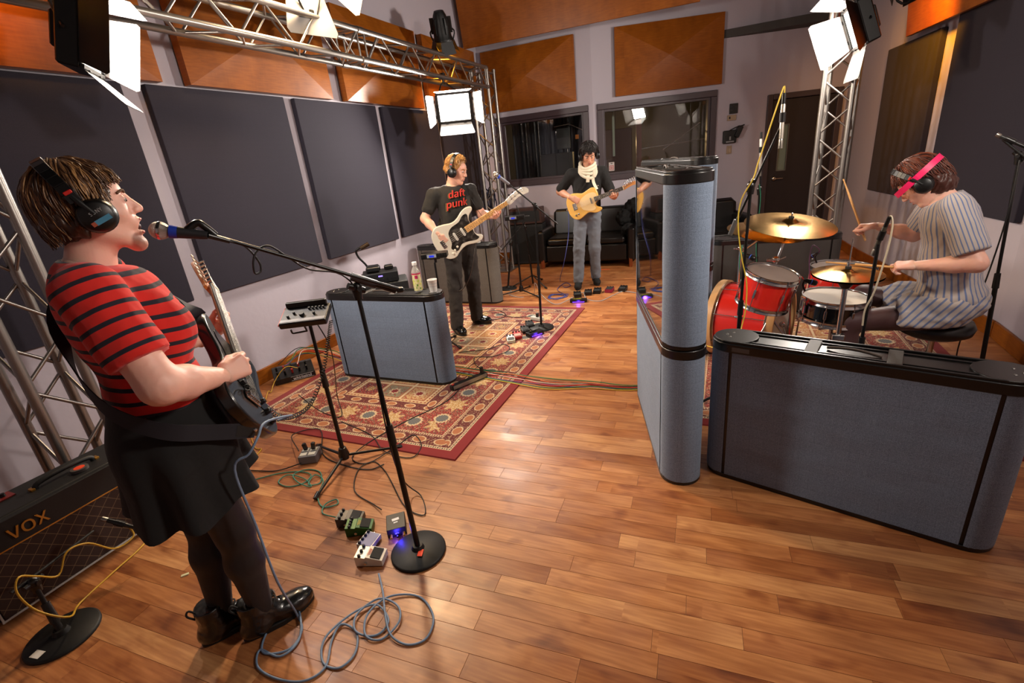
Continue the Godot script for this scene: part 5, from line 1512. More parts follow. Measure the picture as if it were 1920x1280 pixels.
	part("leather_end", ribbon([tl, tl.lerp(S.call(0.10, 0.935, -0.20), 0.5)], [Vector3.UP, Vector3.UP], 0.036, 0.006), mat("strap_end", Color(0.06, 0.055, 0.055), 0.6), st, -O)
	# cable from the guitar to the floor
	var jack: Vector3 = gt * Vector3(-0.12, -0.14, 0.03)
	solo("guitar_cable", sh().tube([jack, jack + F * 0.05 + Vector3(0, 0.0, 0), S.call(0.24, 0.90, -0.18), S.call(0.20, 0.885, -0.235), S.call(0.16, 0.845, -0.245), Vector3(-1.377, 0.804, -0.794), Vector3(-1.383, 0.575, -0.801), Vector3(-1.371, 0.335, -0.798), Vector3(-1.484, 0.03, -0.892), Vector3(-1.428, 0.006, -0.857), Vector3(-1.409, 0.006, -0.783), Vector3(-1.482, 0.006, -0.737), Vector3(-1.535, 0.006, -0.764), Vector3(-1.584, 0.008, -0.879), Vector3(-1.556, 0.012, -0.923), Vector3(-1.482, 0.018, -0.903), Vector3(-1.405, 0.006, -0.819), Vector3(-1.423, 0.006, -0.746), Vector3(-1.519, 0.006, -0.74), Vector3(-1.471, 0.006, -0.688), Vector3(-1.364, 0.006, -0.68), Vector3(-1.264, 0.006, -0.707), Vector3(-1.227, 0.006, -0.771), Vector3(-1.279, 0.006, -0.86), Vector3(-1.287, 0.012, -0.923), Vector3(-1.21, 0.006, -0.918), Vector3(-1.157, 0.006, -0.847), Vector3(-1.177, 0.006, -0.784), Vector3(-1.251, 0.006, -0.783), Vector3(-1.307, 0.012, -0.858), Vector3(-1.278, 0.012, -0.975), Vector3(-1.21, 0.012, -1.04), Vector3(-1.121, 0.012, -1.002), Vector3(-1.116, 0.006, -0.949), Vector3(-1.155, 0.006, -0.92), Vector3(-1.216, 0.016, -0.919), Vector3(-1.255, 0.014, -0.981), Vector3(-1.216, 0.014, -1.066), Vector3(-1.122, 0.012, -1.064), Vector3(-1.073, 0.012, -1.005), Vector3(-1.097, 0.006, -0.926), Vector3(-1.163, 0.014, -0.916), Vector3(-1.212, 0.016, -0.993), Vector3(-1.181, 0.012, -1.09), Vector3(-1.066, 0.006, -1.132), Vector3(-0.96, 0.006, -1.072), Vector3(-0.935, 0.006, -0.986), Vector3(-0.987, 0.006, -0.94), Vector3(-1.068, 0.014, -0.947), Vector3(-1.142, 0.02, -1.012), Vector3(-1.219, 0.014, -1.097), Vector3(-1.295, 0.018, -1.169)], 0.0042, 7, 6), mat("cable_blue_grey", Color(0.42, 0.50, 0.60), 0.5), "blue-grey guitar cable coiled on the floor by the singer's boots", "cable")

func ribbon(pts: Array, ups: Array, w: float, th: float) -> Shape:   # a flat band along points, its width along ups
	var line := Shape.spline(pts, 5); var u := Shape.spline(ups, 5)
	var s := sh()
	var m := line.size()
	for k in m:
		var d: Vector3 = (line[mini(k + 1, m - 1)] - line[maxi(k - 1, 0)]).normalized()
		var up: Vector3 = (u[mini(k, u.size() - 1)] - d * u[mini(k, u.size() - 1)].dot(d)).normalized()
		var n := d.cross(up)
		for q in [[-1, -1], [1, -1], [1, 1], [-1, 1]]:
			s.vert(line[k] + up * w / 2 * q[0] + n * th / 2 * q[1], n * q[1])
	for k in m - 1:
		for q in 4:
			var a := k * 4 + q; var b := k * 4 + (q + 1) % 4
			s.quad(a, b, b + 4, a + 4)
	return s

func smooth_normals(s: Shape) -> void:   # recompute smooth normals, kept on the side of the ones given
	var acc := PackedVector3Array(); acc.resize(s.v.size())
	for k in range(0, s.i.size(), 3):
		var g := (s.v[s.i[k + 2]] - s.v[s.i[k]]).cross(s.v[s.i[k + 1]] - s.v[s.i[k]])
		for j in 3: acc[s.i[k + j]] += g
	for k in s.v.size():
		var n := acc[k].normalized()
		s.n[k] = n if n.dot(s.n[k]) >= 0.0 else -n

# ---------------------------------------------------------------- the standing players and the drummer
func text_shape(txt: String, size: int, px: float, depth: float, bend := 0.0, slant := 0.0) -> Shape:   # raised lettering, bent round an upright axis
	var tm := TextMesh.new(); tm.text = txt; tm.font_size = size; tm.pixel_size = px; tm.depth = depth
	var a := tm.get_mesh_arrays()
	var s := sh()
	for k in a[Mesh.ARRAY_VERTEX].size():
		var p: Vector3 = a[Mesh.ARRAY_VERTEX][k]
		s.vert(Vector3(p.x + slant * p.y, p.y, p.z - bend * p.x * p.x), a[Mesh.ARRAY_NORMAL][k])
	s.i = a[Mesh.ARRAY_INDEX]
	return s

func limb(f: Field, a: Vector3, b: Vector3, c: Vector3, r0: float, r1: float, r2: float, k := 0.03) -> void:
	f.cap(a, b, r0, r1, k); f.cap(b, b.lerp(c, 0.35), r1, r1 * 0.98, k); f.cap(b.lerp(c, 0.35), c, r1 * 0.98, r2, k)

func standing(o: Node3D, O: Vector3, F: Vector3, J: Dictionary, q: Dictionary) -> Dictionary:
	var L := Vector3(F.z, 0, -F.x)
	var B := Basis(L, Vector3.UP, F)
	var body := sh()
	var bx := box_of(J.values(), 0.14)
	var f := Field.new(bx[0], bx[1], 0.014)
	var w: float = q.get("wide", 1.0)
	f.ell(J.chest, Vector3(0.15 * w, 0.19, 0.10), 0.06, B)
	f.ell(J.belly, Vector3(0.132 * w, 0.17, 0.092), 0.06, B)
	f.ell(J.hip, Vector3(0.142, 0.10, 0.10), 0.05, B)
	f.cap(J.neck - Vector3(0, 0.06, 0), J.neck + Vector3(0, 0.03, 0), 0.07, 0.055, 0.04)
	for s in ["R", "L"]:
		f.cap(J.neck - Vector3(0, 0.05, 0), J["sh" + s], 0.05, 0.054, 0.04)
		limb(f, J["sh" + s], J["el" + s], J["wr" + s], 0.052, 0.041, 0.026)
		limb(f, J["hip" + s], J["knee" + s], J["ank" + s], 0.078, 0.052, 0.038)
	f.net(body)
	var hd := head(body, J.head, q.fw, q.get("up", Vector3.UP), J.neck, {"size": 0.98, "cell": 0.0065})
	hand(body, J.wrR, q.handR[0], q.handR[1], q.handR[2], q.handR[3], 0.7, 1.0, 0.0046)
	hand(body, J.wrL, q.handL[0], q.handL[1], q.handL[2], q.handL[3], 0.3, 1.0, 0.0046)
	part("body", body, skin(q.get("skin", "fair")), o, -O)
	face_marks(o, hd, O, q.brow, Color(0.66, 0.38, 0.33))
	# shirt with sleeves
	bx = box_of([J.shR, J.shL, J.elR, J.elL, J.hip, J.neck], 0.16)
	f = Field.new(bx[0], bx[1], 0.012)
	f.ell(J.chest, Vector3(0.165 * w, 0.20, 0.118), 0.06, B)
	f.ell(J.belly, Vector3(0.150 * w, 0.19, 0.112), 0.07, B)
	f.ell(J.hip + Vector3(0, 0.05, 0), Vector3(0.158, 0.13, 0.118), 0.06, B)
	f.cap(J.neck - Vector3(0, 0.08, 0), J.neck - Vector3(0, 0.01, 0), 0.09, 0.072, 0.04)
	for s in ["R", "L"]:
		f.cap(J.neck - Vector3(0, 0.055, 0), J["sh" + s], 0.062, 0.066, 0.04)
		var t: float = q.get("sleeve", 0.62)
		var cf: Vector3 = J["sh" + s].lerp(J["el" + s], t)
		f.cap(J["sh" + s], cf, 0.066, 0.066, 0.03)
	f.keep(Vector3.UP, Vector3(0, q.hem, 0)); f.keep((Vector3.DOWN - F * 0.35).normalized(), J.neck + Vector3(0, 0.022, 0))
	var top := part("shirt", f.net(sh(), creases(q.seed, 0.010, Vector3(10, 6, 10))), q.shirt, o, -O)
	# trousers
	bx = box_of([J.hip, J.hipR, J.hipL, J.kneeR, J.kneeL, J.ankR, J.ankL], 0.17)
	f = Field.new(bx[0], bx[1], 0.012)
	var lw: float = q.get("leg", 1.0)
	f.ell(J.hip, Vector3(0.155, 0.11, 0.118), 0.05, B)
	for s in ["R", "L"]:
		f.cap(J["hip" + s], J["knee" + s], 0.094 * lw, 0.074 * lw, 0.04); f.cap(J["knee" + s], J["ank" + s] - Vector3(0, 0.02, 0), 0.074 * lw, 0.066 * lw, 0.03)
	f.keep(Vector3.DOWN, Vector3(0, 0.985, 0)); f.keep(Vector3.UP, Vector3(0, q.cuff, 0))
	part("trousers", f.net(sh(), creases(q.seed + 1, 0.009, Vector3(9, 12, 9))), q.trousers, o, -O)
	return hd

func bassist() -> void:
	var F := Vector3(0.722, 0, 0.692); var L := Vector3(0.692, 0, -0.722); var O := Vector3(-2.49, 0.009, -4.29)
	var S := func(f: float, y: float, l: float) -> Vector3: return Vector3(O.x, 0, O.z) + F * f + L * l + Vector3(0, y, 0)
	var o := thing("person", "bassist in a black printed t-shirt and dark trousers looking down", "person", O)
	var gt := along(S.call(0.14, 0.91, -0.25), S.call(0.44, 1.385, 0.66), F + Vector3(0, 0.1, 0), -0.226)
	var J := {"hip": S.call(0, 0.93, 0.02), "belly": S.call(0, 1.10, 0.02), "chest": S.call(0, 1.285, 0.02), "neck": S.call(0.0, 1.46, 0.03), "head": S.call(0.05, 1.605, 0.075),
		"shR": S.call(-0.02, 1.40, -0.165), "elR": S.call(-0.02, 1.19, -0.29), "wrR": S.call(0.165, 1.035, -0.215), "shL": S.call(0.0, 1.40, 0.205), "elL": S.call(0.02, 1.16, 0.29), "wrL": gt * Vector3(0.42, -0.066, -0.075),
		"hipR": S.call(0, 0.90, -0.06), "kneeR": Vector3(-2.50, 0.5, -4.14), "ankR": Vector3(-2.505, 0.10, -4.075), "hipL": S.call(0, 0.90, 0.10), "kneeL": Vector3(-2.41, 0.5, -4.36), "ankL": Vector3(-2.43, 0.10, -4.385)}
	var hd := standing(o, O, F, J, {"fw": (F * 0.62 + L * 0.62 + Vector3(0, -0.34, 0)), "brow": Color(0.62, 0.45, 0.25), "shirt": cloth("tee_black", Color(0.13, 0.118, 0.105)), "trousers": cloth("trousers_dark", Color(0.155, 0.13, 0.115)), "hem": 0.93, "cuff": 0.05, "seed": 30, "sleeve": 0.6,
		"handR": [L * 0.5 + F * 0.15 + Vector3(0, -0.75, 0), -F * 0.8 + L * 0.35, 1.0, [0.5, 0.6, 0.7, 0.75]], "handL": [gt.basis * Vector3(0.1, 0.15, 0.95), gt.basis * Vector3(0, 1, -0.1), -1.0, [[0.5, 1.1, 0.8], [0.55, 1.15, 0.8], [0.6, 1.15, 0.8], [0.7, 1.1, 0.8]]]})
	var chest := S.call(0.128, 1.355, 0.02) as Vector3
	var tb := facing(F + Vector3(0, 0.12, 0)) * Basis(Vector3.BACK, 0.06)
	var bm := mat("print_olive", Color(0.42, 0.36, 0.19), 0.8)
	var rm := mat("print_red", Color(0.80, 0.16, 0.13), 0.8)
	for q in [["daft", 0.042, 0.012], ["punk", -0.045, -0.006]]:
		part("print_edge", text_shape(q[0], 52, 0.00186, 0.006, 2.6, 0.2), bm, o, chest - O + tb * Vector3(q[2], q[1], 0.0), tb)
		part("shirt_print", text_shape(q[0], 52, 0.0017, 0.010, 2.6, 0.2), rm, o, chest - O + tb * Vector3(q[2], q[1], 0.002), tb)
	hair_cap(o, hd, O, Color(0.60, 0.42, 0.21), Vector3(0, -0.03, 0.085), Vector3(0.09, 0.115, 0.078), 0.03, 32)
	hair(o, hd, O, [Color(0.72, 0.52, 0.27), Color(0.60, 0.41, 0.2), Color(0.83, 0.64, 0.37)], 560, Vector3(0.098, 0.108, 0.108), Vector3(38, 78, 118), 31, 0.003, 0.005)
	var black := mat("shoe_black", Color(0.04, 0.037, 0.035), 0.22)
	var sole := mat("shoe_sole", Color(0.03, 0.03, 0.03), 0.6)
	shoe(o, O, Vector3(-2.56, 0.009, -4.11), Vector3(-2.37, 0.009, -3.985), 0.09, black, sole, 0.047)
	shoe(o, O, Vector3(-2.495, 0.009, -4.395), Vector3(-2.262, 0.009, -4.395), 0.09, black, sole, 0.047)
	part("trouser_chain", sh().tube([Vector3(-2.26, 0.988, -4.264), Vector3(-2.272, 0.787, -4.208), Vector3(-2.344, 0.555, -4.152), Vector3(-2.43, 0.457, -4.1), Vector3(-2.488, 0.506, -4.063), Vector3(-2.544, 0.576, -4.072)], 0.006, 6, 6), mat("chain", Color(0.3, 0.28, 0.26), 0.35, 0.8), o, -O)
	headphones("black headphones with a red tab worn by the fair haired bassist", hd, [hd.at.call(0.11, -0.05, 0.0), S.call(0.1, 1.36, 0.16), S.call(0.13, 1.25, 0.2), S.call(0.06, 1.1, 0.3)], -0.1)
	guitar("bass_guitar", "white bass guitar with a black marbled pickguard and maple neck", "bass guitar", gt, {"shape": DOUBLE_CUT, "body": 1.1, "finish": Color(0.86, 0.82, 0.74), "guard": GUARD_D, "guard_color": Color(0.55, 0.55, 0.55), "guard_more": {"albedo_texture": noise_tex(0.02, 256, FastNoiseLite.TYPE_SIMPLEX_SMOOTH, 5, ramp([Color(0.1, 0.1, 0.1), Color(0.3, 0.28, 0.26), Color(0.75, 0.72, 0.68)]), false, 8), "uv1_scale": Vector3.ONE * 3.0}, "strings": 4, "gauge": 0.0011, "bridge": -0.15, "scale": 0.735, "heel": 0.10, "w0": 0.031, "w1": 0.021, "neck": Color(0.85, 0.62, 0.33), "board": Color(0.84, 0.62, 0.33), "dots": Color(0.1, 0.09, 0.08), "head": HEAD_BASS, "head_color": Color(0.87, 0.83, 0.76), "peg0": 0.05, "pegd": 0.042, "pegy": 0.006, "buttons": mat("peg_dark", Color(0.1, 0.1, 0.1), 0.3, 0.8), "pickups": [[-0.01, 0, 0.062, 0.012, 0.0, Color(0.82, 0.8, 0.76)], [0.075, 0, 0.062, 0.012, 0.0, Color(0.82, 0.8, 0.76)]], "knobs": [[-0.05, -0.09], [-0.09, -0.105], [-0.125, -0.12]], "knob_color": Color(0.85, 0.82, 0.74)})
	solo("bass_strap", ribbon([gt * Vector3(0.255, 0.15, 0), S.call(0.11, 1.40, 0.13), S.call(0.02, 1.485, 0.10), S.call(-0.13, 1.36, 0.02), S.call(-0.14, 1.15, -0.1), S.call(-0.02, 1.02, -0.2), gt * Vector3(-0.236, 0, 0)], [L, L, L, L, L, Vector3.UP, Vector3.UP], 0.03, 0.003), mat("strap_black", Color(0.05, 0.048, 0.045), 0.7), "thin dark strap holding the white bass guitar", "strap")

func guitarist() -> void:
	var F := Vector3(0.301, 0, 0.954); var L := Vector3(0.954, 0, -0.301); var O := Vector3(-1.63, 0, -6.03)
	var S := func(f: float, y: float, l: float) -> Vector3: return O + F * f + L * l + Vector3(0, y, 0)
	var o := thing("person", "guitarist in a black shirt, white scarf and grey jeans looking down", "person", O)
	var gt := along(S.call(0.13, 1.01, -0.185), S.call(0.37, 1.27, 0.635), F + Vector3(0, 0.12, 0), -0.198)
	var J := {"hip": S.call(0, 0.93, 0.05), "belly": S.call(0, 1.10, 0.055), "chest": S.call(0, 1.29, 0.06), "neck": S.call(0.02, 1.475, 0.075), "head": S.call(0.06, 1.62, 0.095),
		"shR": S.call(0, 1.41, -0.125), "elR": S.call(-0.06, 1.22, -0.275), "wrR": S.call(0.17, 1.145, -0.135), "shL": S.call(0, 1.41, 0.25), "elL": S.call(0.03, 1.16, 0.345), "wrL": gt * Vector3(0.36, -0.066, -0.075),
		"hipR": S.call(0, 0.90, -0.03), "kneeR": S.call(0.03, 0.49, -0.075), "ankR": S.call(0.06, 0.09, -0.105), "hipL": S.call(0, 0.90, 0.13), "kneeL": S.call(0.0, 0.49, 0.125), "ankL": S.call(-0.10, 0.09, 0.135)}
	var hd := standing(o, O, F, J, {"fw": (F * 0.8 + L * 0.02 + Vector3(0, -0.5, 0)), "up": Vector3.UP + F * 0.4, "brow": Color(0.1, 0.07, 0.055), "skin": "tan", "shirt": cloth("shirt_black", Color(0.065, 0.058, 0.056)), "trousers": cloth("jeans_grey", Color(0.40, 0.42, 0.455)), "hem": 0.845, "cuff": 0.07, "seed": 40, "sleeve": 0.85, "wide": 1.1, "leg": 0.98,
		"handR": [L * 0.75 + F * 0.2 + Vector3(0, -0.4, 0), -F * 0.85 + Vector3(0, -0.1, 0), 1.0, [0.6, 0.7, 0.8, 0.85]], "handL": [gt.basis * Vector3(0.1, 0.15, 0.95), gt.basis * Vector3(0, 1, -0.1), -1.0, [[0.5, 1.1, 0.8], [0.55, 1.15, 0.8], [0.6, 1.15, 0.8], [0.7, 1.1, 0.8]]]})
	hair_cap(o, hd, O, Color(0.06, 0.038, 0.03), Vector3(0, -0.04, 0.085), Vector3(0.08, 0.105, 0.07), 0.055, 42)
	hair(o, hd, O, [Color(0.055, 0.035, 0.028), Color(0.09, 0.055, 0.04), Color(0.14, 0.085, 0.06)], 560, Vector3(0.1, 0.112, 0.113), Vector3(74, 100, 125), 41, 0.0033, 0.006, 0.5)
	# scarf in loose turns with a hanging end
	var wm := cloth("scarf", Color(0.83, 0.79, 0.70))
	for k in 4:
		var pts := []; var rr := 0.088 + 0.006 * k
		for a in 14:
			var t := TAU * a / 14.0
			pts.append(J.neck + F * (cos(t) * rr + 0.015) + L * (sin(t) * rr) + Vector3(0, 0.05 - 0.022 * k - (0.06 + 0.015 * k) * maxf(0, cos(t)) + 0.012 * sin(t * 2 + k), 0))
		part("scarf_turn", sh().tube(pts, 0.019, 8, 3, true), wm, o, -O)
	part("scarf_end", ribbon([S.call(0.12, 1.41, 0.08), S.call(0.15, 1.37, 0.07), S.call(0.15, 1.31, 0.065)], [L, L, L], 0.04, 0.012), wm, o, -O)
	part("scarf_end", ribbon([S.call(0.12, 1.44, 0.15), S.call(0.135, 1.40, 0.15), S.call(0.14, 1.36, 0.145)], [L, L, L], 0.035, 0.012), wm, o, -O)
	var felt := mat("slipper_black", Color(0.035, 0.032, 0.031), 0.85)
	shoe(o, O, S.call(-0.03, 0, -0.10), S.call(0.23, 0, -0.125), 0.07, felt, felt, 0.046, "slipper")
	shoe(o, O, S.call(-0.19, 0, 0.13), S.call(0.07, 0, 0.145), 0.07, felt, felt, 0.046, "slipper")
	headphones("dark headphones on the dark haired guitarist with the scarf", hd, [], -0.25, "", 1.02, false)
	guitar("electric_guitar", "butter yellow electric guitar with a cream pickguard held by the scarf wearer", "guitar", gt, {"shape": SINGLE_CUT, "finish": Color(0.90, 0.70, 0.34), "guard": GUARD_S, "guard_color": Color(0.92, 0.80, 0.58), "bridge": -0.10, "scale": 0.61, "heel": 0.15, "neck": Color(0.74, 0.48, 0.22), "head_color": Color(0.76, 0.50, 0.24), "board": Color(0.11, 0.07, 0.05), "head": HEAD_TELE, "bridge_l": 0.05, "pickups": [[0.11, 0, 0.055, 0.009, 0.0, Color(0.45, 0.42, 0.38)]], "knobs": [[-0.085, -0.095], [-0.12, -0.10]], "knob_color": Color(0.6, 0.6, 0.6), "knob_metal": 1.0})
	solo("guitar_strap", ribbon([gt * Vector3(0.21, 0.10, 0), S.call(0.15, 1.32, 0.13), S.call(0.11, 1.45, 0.14), S.call(0.0, 1.50, 0.13), S.call(-0.14, 1.36, 0.05), S.call(-0.14, 1.15, -0.08), S.call(-0.02, 1.03, -0.15), gt * Vector3(-0.205, 0, 0)], [L, L, L, L, L, L, Vector3.UP, Vector3.UP], 0.035, 0.003), wm, "cream strap of the yellow guitar over the black shirt", "strap")

func drummer() -> void:
	var F := Vector3(-0.936, 0, -0.351); var L := Vector3(-0.351, 0, 0.936); var O := Vector3(1.159, 0, -3.413)
	var B := Basis(L, Vector3.UP, F)
	var S := func(f: float, y: float, l: float) -> Vector3: return O + F * f + L * l + Vector3(0, y, 0)
	var o := thing("person", "drummer in a pale blue striped dress and pink headband bent over the drums", "person", O)
	var neck: Vector3 = S.call(0.07, 1.225, 0.0)
	var shN: Vector3 = S.call(-0.015, 1.155, 0.165); var elN: Vector3 = S.call(-0.135, 0.90, 0.235); var wrN: Vector3 = S.call(0.105, 0.865, 0.20)
	var shF: Vector3 = S.call(0.09, 1.155, -0.17); var elF: Vector3 = S.call(0.175, 0.955, -0.27); var wrF: Vector3 = S.call(0.355, 1.015, -0.20)
	var hipN: Vector3 = S.call(-0.03, 0.565, 0.09); var knN: Vector3 = S.call(0.365, 0.49, 0.17); var ftN: Vector3 = S.call(0.40, 0.10, 0.17)
	var hipF: Vector3 = S.call(-0.03, 0.565, -0.09); var knF: Vector3 = S.call(0.36, 0.575, -0.16); var ftF: Vector3 = S.call(0.48, 0.12, -0.20)
	var body := sh()
	var bx := box_of([neck, shN, elN, wrF, knN, ftN, ftF, S.call(-0.2, 0.6, 0.2), S.call(-0.2, 0.6, -0.25), elF], 0.1)
	var f := Field.new(bx[0], bx[1], 0.013)
	f.ell(S.call(0.01, 1.06, 0), Vector3(0.14, 0.17, 0.105), 0.06, B * Basis(Vector3.RIGHT, 0.25))
	f.ell(S.call(-0.04, 0.83, 0), Vector3(0.13, 0.17, 0.105), 0.06, B * Basis(Vector3.RIGHT, 0.2))
	f.ell(S.call(-0.06, 0.62, 0), Vector3(0.165, 0.11, 0.14), 0.05, B)
	f.cap(S.call(0.045, 1.15, 0), neck, 0.065, 0.054, 0.04)
	f.cap(S.call(0.03, 1.15, 0.05), shN, 0.05, 0.055, 0.04); f.cap(S.call(0.04, 1.15, -0.05), shF, 0.05, 0.055, 0.04)
	limb(f, shN, elN, wrN, 0.054, 0.043, 0.026); limb(f, shF, elF, wrF, 0.052, 0.041, 0.025)
	limb(f, hipN, knN, ftN, 0.088, 0.058, 0.04); limb(f, hipF, knF, ftF, 0.088, 0.058, 0.04)
	f.net(body)
	var hd := head(body, S.call(0.165, 1.292, 0.0), F * 0.62 + Vector3(0, -0.66, 0) + L * 0.06, Vector3.UP + F * 0.8, S.call(0.065, 1.195, 0), {"size": 0.98, "cell": 0.0055})
	hand(body, wrN, F * 0.95 + Vector3(0, -0.05, 0), Vector3(0, -0.9, 0) - L * 0.3, -1.0, [1.0, 1.05, 1.1, 1.1], 0.5, 0.98, 0.0045)
	hand(body, wrF, F * 0.95 + Vector3(0, 0.02, 0), Vector3(0, -0.9, 0) + L * 0.1, 1.0, [0.8, 0.9, 1.0, 1.0], 0.6, 0.98, 0.0045)
	part("body", body, skin("pale"), o, -O)
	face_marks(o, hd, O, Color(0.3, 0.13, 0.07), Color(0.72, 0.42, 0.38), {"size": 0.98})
	# knitted dress: upright blue stripes on the trunk, ribs round the lap
	var tex := stripe_tex(Color(0.70, 0.66, 0.64), Color(0.40, 0.46, 0.62), 0.30)
	var dm := cloth("dress_knit", Color(1, 1, 1), {"albedo_texture": tex})
	bx = box_of([S.call(0.15, 1.28, 0.22), S.call(-0.26, 0.5, -0.26), S.call(0.2, 0.6, -0.26), S.call(-0.26, 0.6, 0.26)], 0.03)
	f = Field.new(bx[0], bx[1], 0.011)
	f.ell(S.call(0.005, 1.06, 0), Vector3(0.165, 0.18, 0.13), 0.05, B * Basis(Vector3.RIGHT, 0.25))
	f.ell(S.call(-0.03, 0.84, 0), Vector3(0.165, 0.19, 0.142), 0.07, B * Basis(Vector3.RIGHT, 0.2))
	f.ell(S.call(-0.055, 0.66, 0), Vector3(0.19, 0.13, 0.165), 0.06, B)
	f.cap(S.call(0.03, 1.145, 0.04), shN, 0.068, 0.072, 0.04); f.cap(S.call(0.04, 1.145, -0.04), shF, 0.068, 0.07, 0.04)
	f.cap(S.call(0.04, 1.13, 0), S.call(0.055, 1.19, 0), 0.09, 0.078, 0.04)
	f.keep((Vector3.DOWN - F * 0.55).normalized(), S.call(0.08, 1.19, 0)); f.keep(Vector3.UP, S.call(0, 0.60, 0))
	part("dress", f.net(sh(), creases(51, 0.010, Vector3(9, 8, 9)), func(p: Vector3) -> Vector2:
		var r: Vector3 = p - S.call(-0.02, 0, 0)
		return Vector2(0.5, atan2(r.dot(F) + 0.18 * (1.0 - p.y), r.dot(L)) * 0.16 / 0.028)), dm, o, -O)
	for q in [[shN, elN, 0.80], [shF, elF, 0.7]]:
		var a: Vector3 = q[0]; var e: Vector3 = q[1]; var dn := (e - a).normalized(); var cf: Vector3 = a.lerp(e, q[2])
		bx = box_of([a, cf], 0.13); f = Field.new(bx[0], bx[1], 0.010)
		f.cap(a - dn * 0.02, cf + dn * 0.05, 0.076, 0.078, 0.02); f.keep(-dn, cf)
		var sx := dn.cross(F).normalized(); var sz := sx.cross(dn)
		part("sleeve", f.net(sh(), creases(53, 0.004, Vector3(10, 8, 10)), func(p: Vector3) -> Vector2: return Vector2(0.5, atan2((p - a).dot(sx), (p - a).dot(sz)) * 0.075 / 0.0185)), dm, o, -O)
	bx = box_of([hipN, hipF, hipN.lerp(knN, 0.6), hipF.lerp(knF, 0.6), S.call(-0.22, 0.6, 0)], 0.17)
	f = Field.new(bx[0], bx[1], 0.011)
	f.ell(S.call(-0.06, 0.635, 0), Vector3(0.195, 0.12, 0.175), 0.05, B)
	f.cap(hipN, hipN.lerp(knN, 0.42), 0.118, 0.115, 0.06); f.cap(hipF, hipF.lerp(knF, 0.55), 0.118, 0.11, 0.06); f.cap(hipN.lerp(knN, 0.35), hipF.lerp(knF, 0.35), 0.10, 0.10, 0.06)
	f.keep(-(F * 0.75 + L * 0.30).normalized(), hipN.lerp(knN, 0.50)); f.keep(Vector3.UP, Vector3(0, 0.515, 0))
	part("dress_skirt", f.net(sh(), creases(55, 0.012, Vector3(14, 16, 14)), func(p: Vector3) -> Vector2: return Vector2(0.5, ((p - O).dot(F) * 0.9 + (p.y - 0.6) * 0.6) / 0.034)), dm, o, -O)
	f = Field.new(box_of([hipN, hipF, ftN, ftF, knN, knF], 0.11)[0], box_of([hipN, hipF, ftN, ftF, knN, knF], 0.11)[1], 0.011)
	limb(f, hipN, knN, ftN, 0.091, 0.061, 0.043); limb(f, hipF, knF, ftF, 0.091, 0.061, 0.043)
	part("tights", f.net(sh()), mat("tights_plum", Color(0.27, 0.17, 0.175), 0.5, 0.0, {"rim_enabled": true, "rim": 0.5}), o, -O)
	var black := mat("shoe_black", Color(0.04, 0.037, 0.035), 0.22)
	shoe(o, O, ftN - F * 0.06 - Vector3(0, 0.07, 0), ftN + F * 0.19 - Vector3(0, 0.07, 0), 0.10, black, black, 0.045)
	shoe(o, O, ftF - F * 0.06 - Vector3(0, 0.07, 0), ftF + F * 0.19 - Vector3(0, 0.07, 0), 0.10, black, black, 0.045)
	hair_cap(o, hd, O, Color(0.24, 0.095, 0.05), Vector3(0, -0.055, 0.085), Vector3(0.08, 0.105, 0.07), 0.09, 62)
	hair(o, hd, O, [Color(0.22, 0.085, 0.045), Color(0.33, 0.13, 0.06), Color(0.43, 0.19, 0.09)], 1000, Vector3(0.102, 0.112, 0.116), Vector3(70, 112, 150), 61, 0.003, 0.004)
	var hb := []; var hu := []
	for a in 19:
		var t := TAU * a / 18.0
		hb.append(hd.at.call(cos(t) * 0.118, 0.035 - 0.012 * sin(t), sin(t) * 0.134 - 0.010)); hu.append(hd.y)
	solo("headband", ribbon(hb, hu, 0.032, 0.004), mat("band_pink", Color(0.90, 0.08, 0.38), 0.5, 0.0, {"rim_enabled": true, "rim": 0.4}), "bright pink fabric headband round the drummer's red hair", "headband")
	headphones("black headphones worn by the drummer under a pink headband", hd, [], 0.35)
	var wood := mat("stick_wood", Color(0.82, 0.62, 0.38), 0.45)
	var gN: Vector3 = wrN + F * 0.085 - Vector3(0, 0.018, 0); var gF: Vector3 = wrF + F * 0.08 - Vector3(0, 0.015, 0)
	for q in [[gN - F * 0.06, gN + F * 0.34 + L * 0.02 + Vector3(0, 0.015, 0), "drumstick held level over the hi-hat by the drummer"], [gF - F * 0.03 - Vector3(0, 0.08, 0), gF + F * 0.16 + Vector3(0, 0.30, 0) - L * 0.12, "drumstick raised over the cymbals by the drummer"]]:
		var d: Vector3 = (q[1] - q[0]).normalized(); var l: float = q[0].distance_to(q[1])
		solo("drumstick", sh().lathe([Vector2(0, 0), Vector2(0.006, 0.002), Vector2(0.007, 0.02), Vector2(0.007, l * 0.7), Vector2(0.0038, l - 0.012), Vector2(0.0055, l - 0.008), Vector2(0.004, l), Vector2(0, l)], 10, Transform3D(Shape.frame(d), q[0])), wood, q[2], "drumstick")
	# stool
	var st := thing("drum_stool", "round black padded drum stool under the drummer", "stool", Vector3(1.19, 0, -3.43))
	part("seat", sh().lathe([Vector2(0, 0.40), Vector2(0.13, 0.405), Vector2(0.175, 0.43), Vector2(0.185, 0.465), Vector2(0.17, 0.497), Vector2(0.12, 0.508), Vector2(0, 0.51)], 32), mat("vinyl_black", Color(0.045, 0.043, 0.045), 0.3), st)
	var chrome := mat("chrome", Color(0.8, 0.8, 0.8), 0.18, 1.0)
	part("post", sh().rod(Vector3(0, 0.12, 0), Vector3(0, 0.41, 0), 0.016, -1, 12), chrome, st)
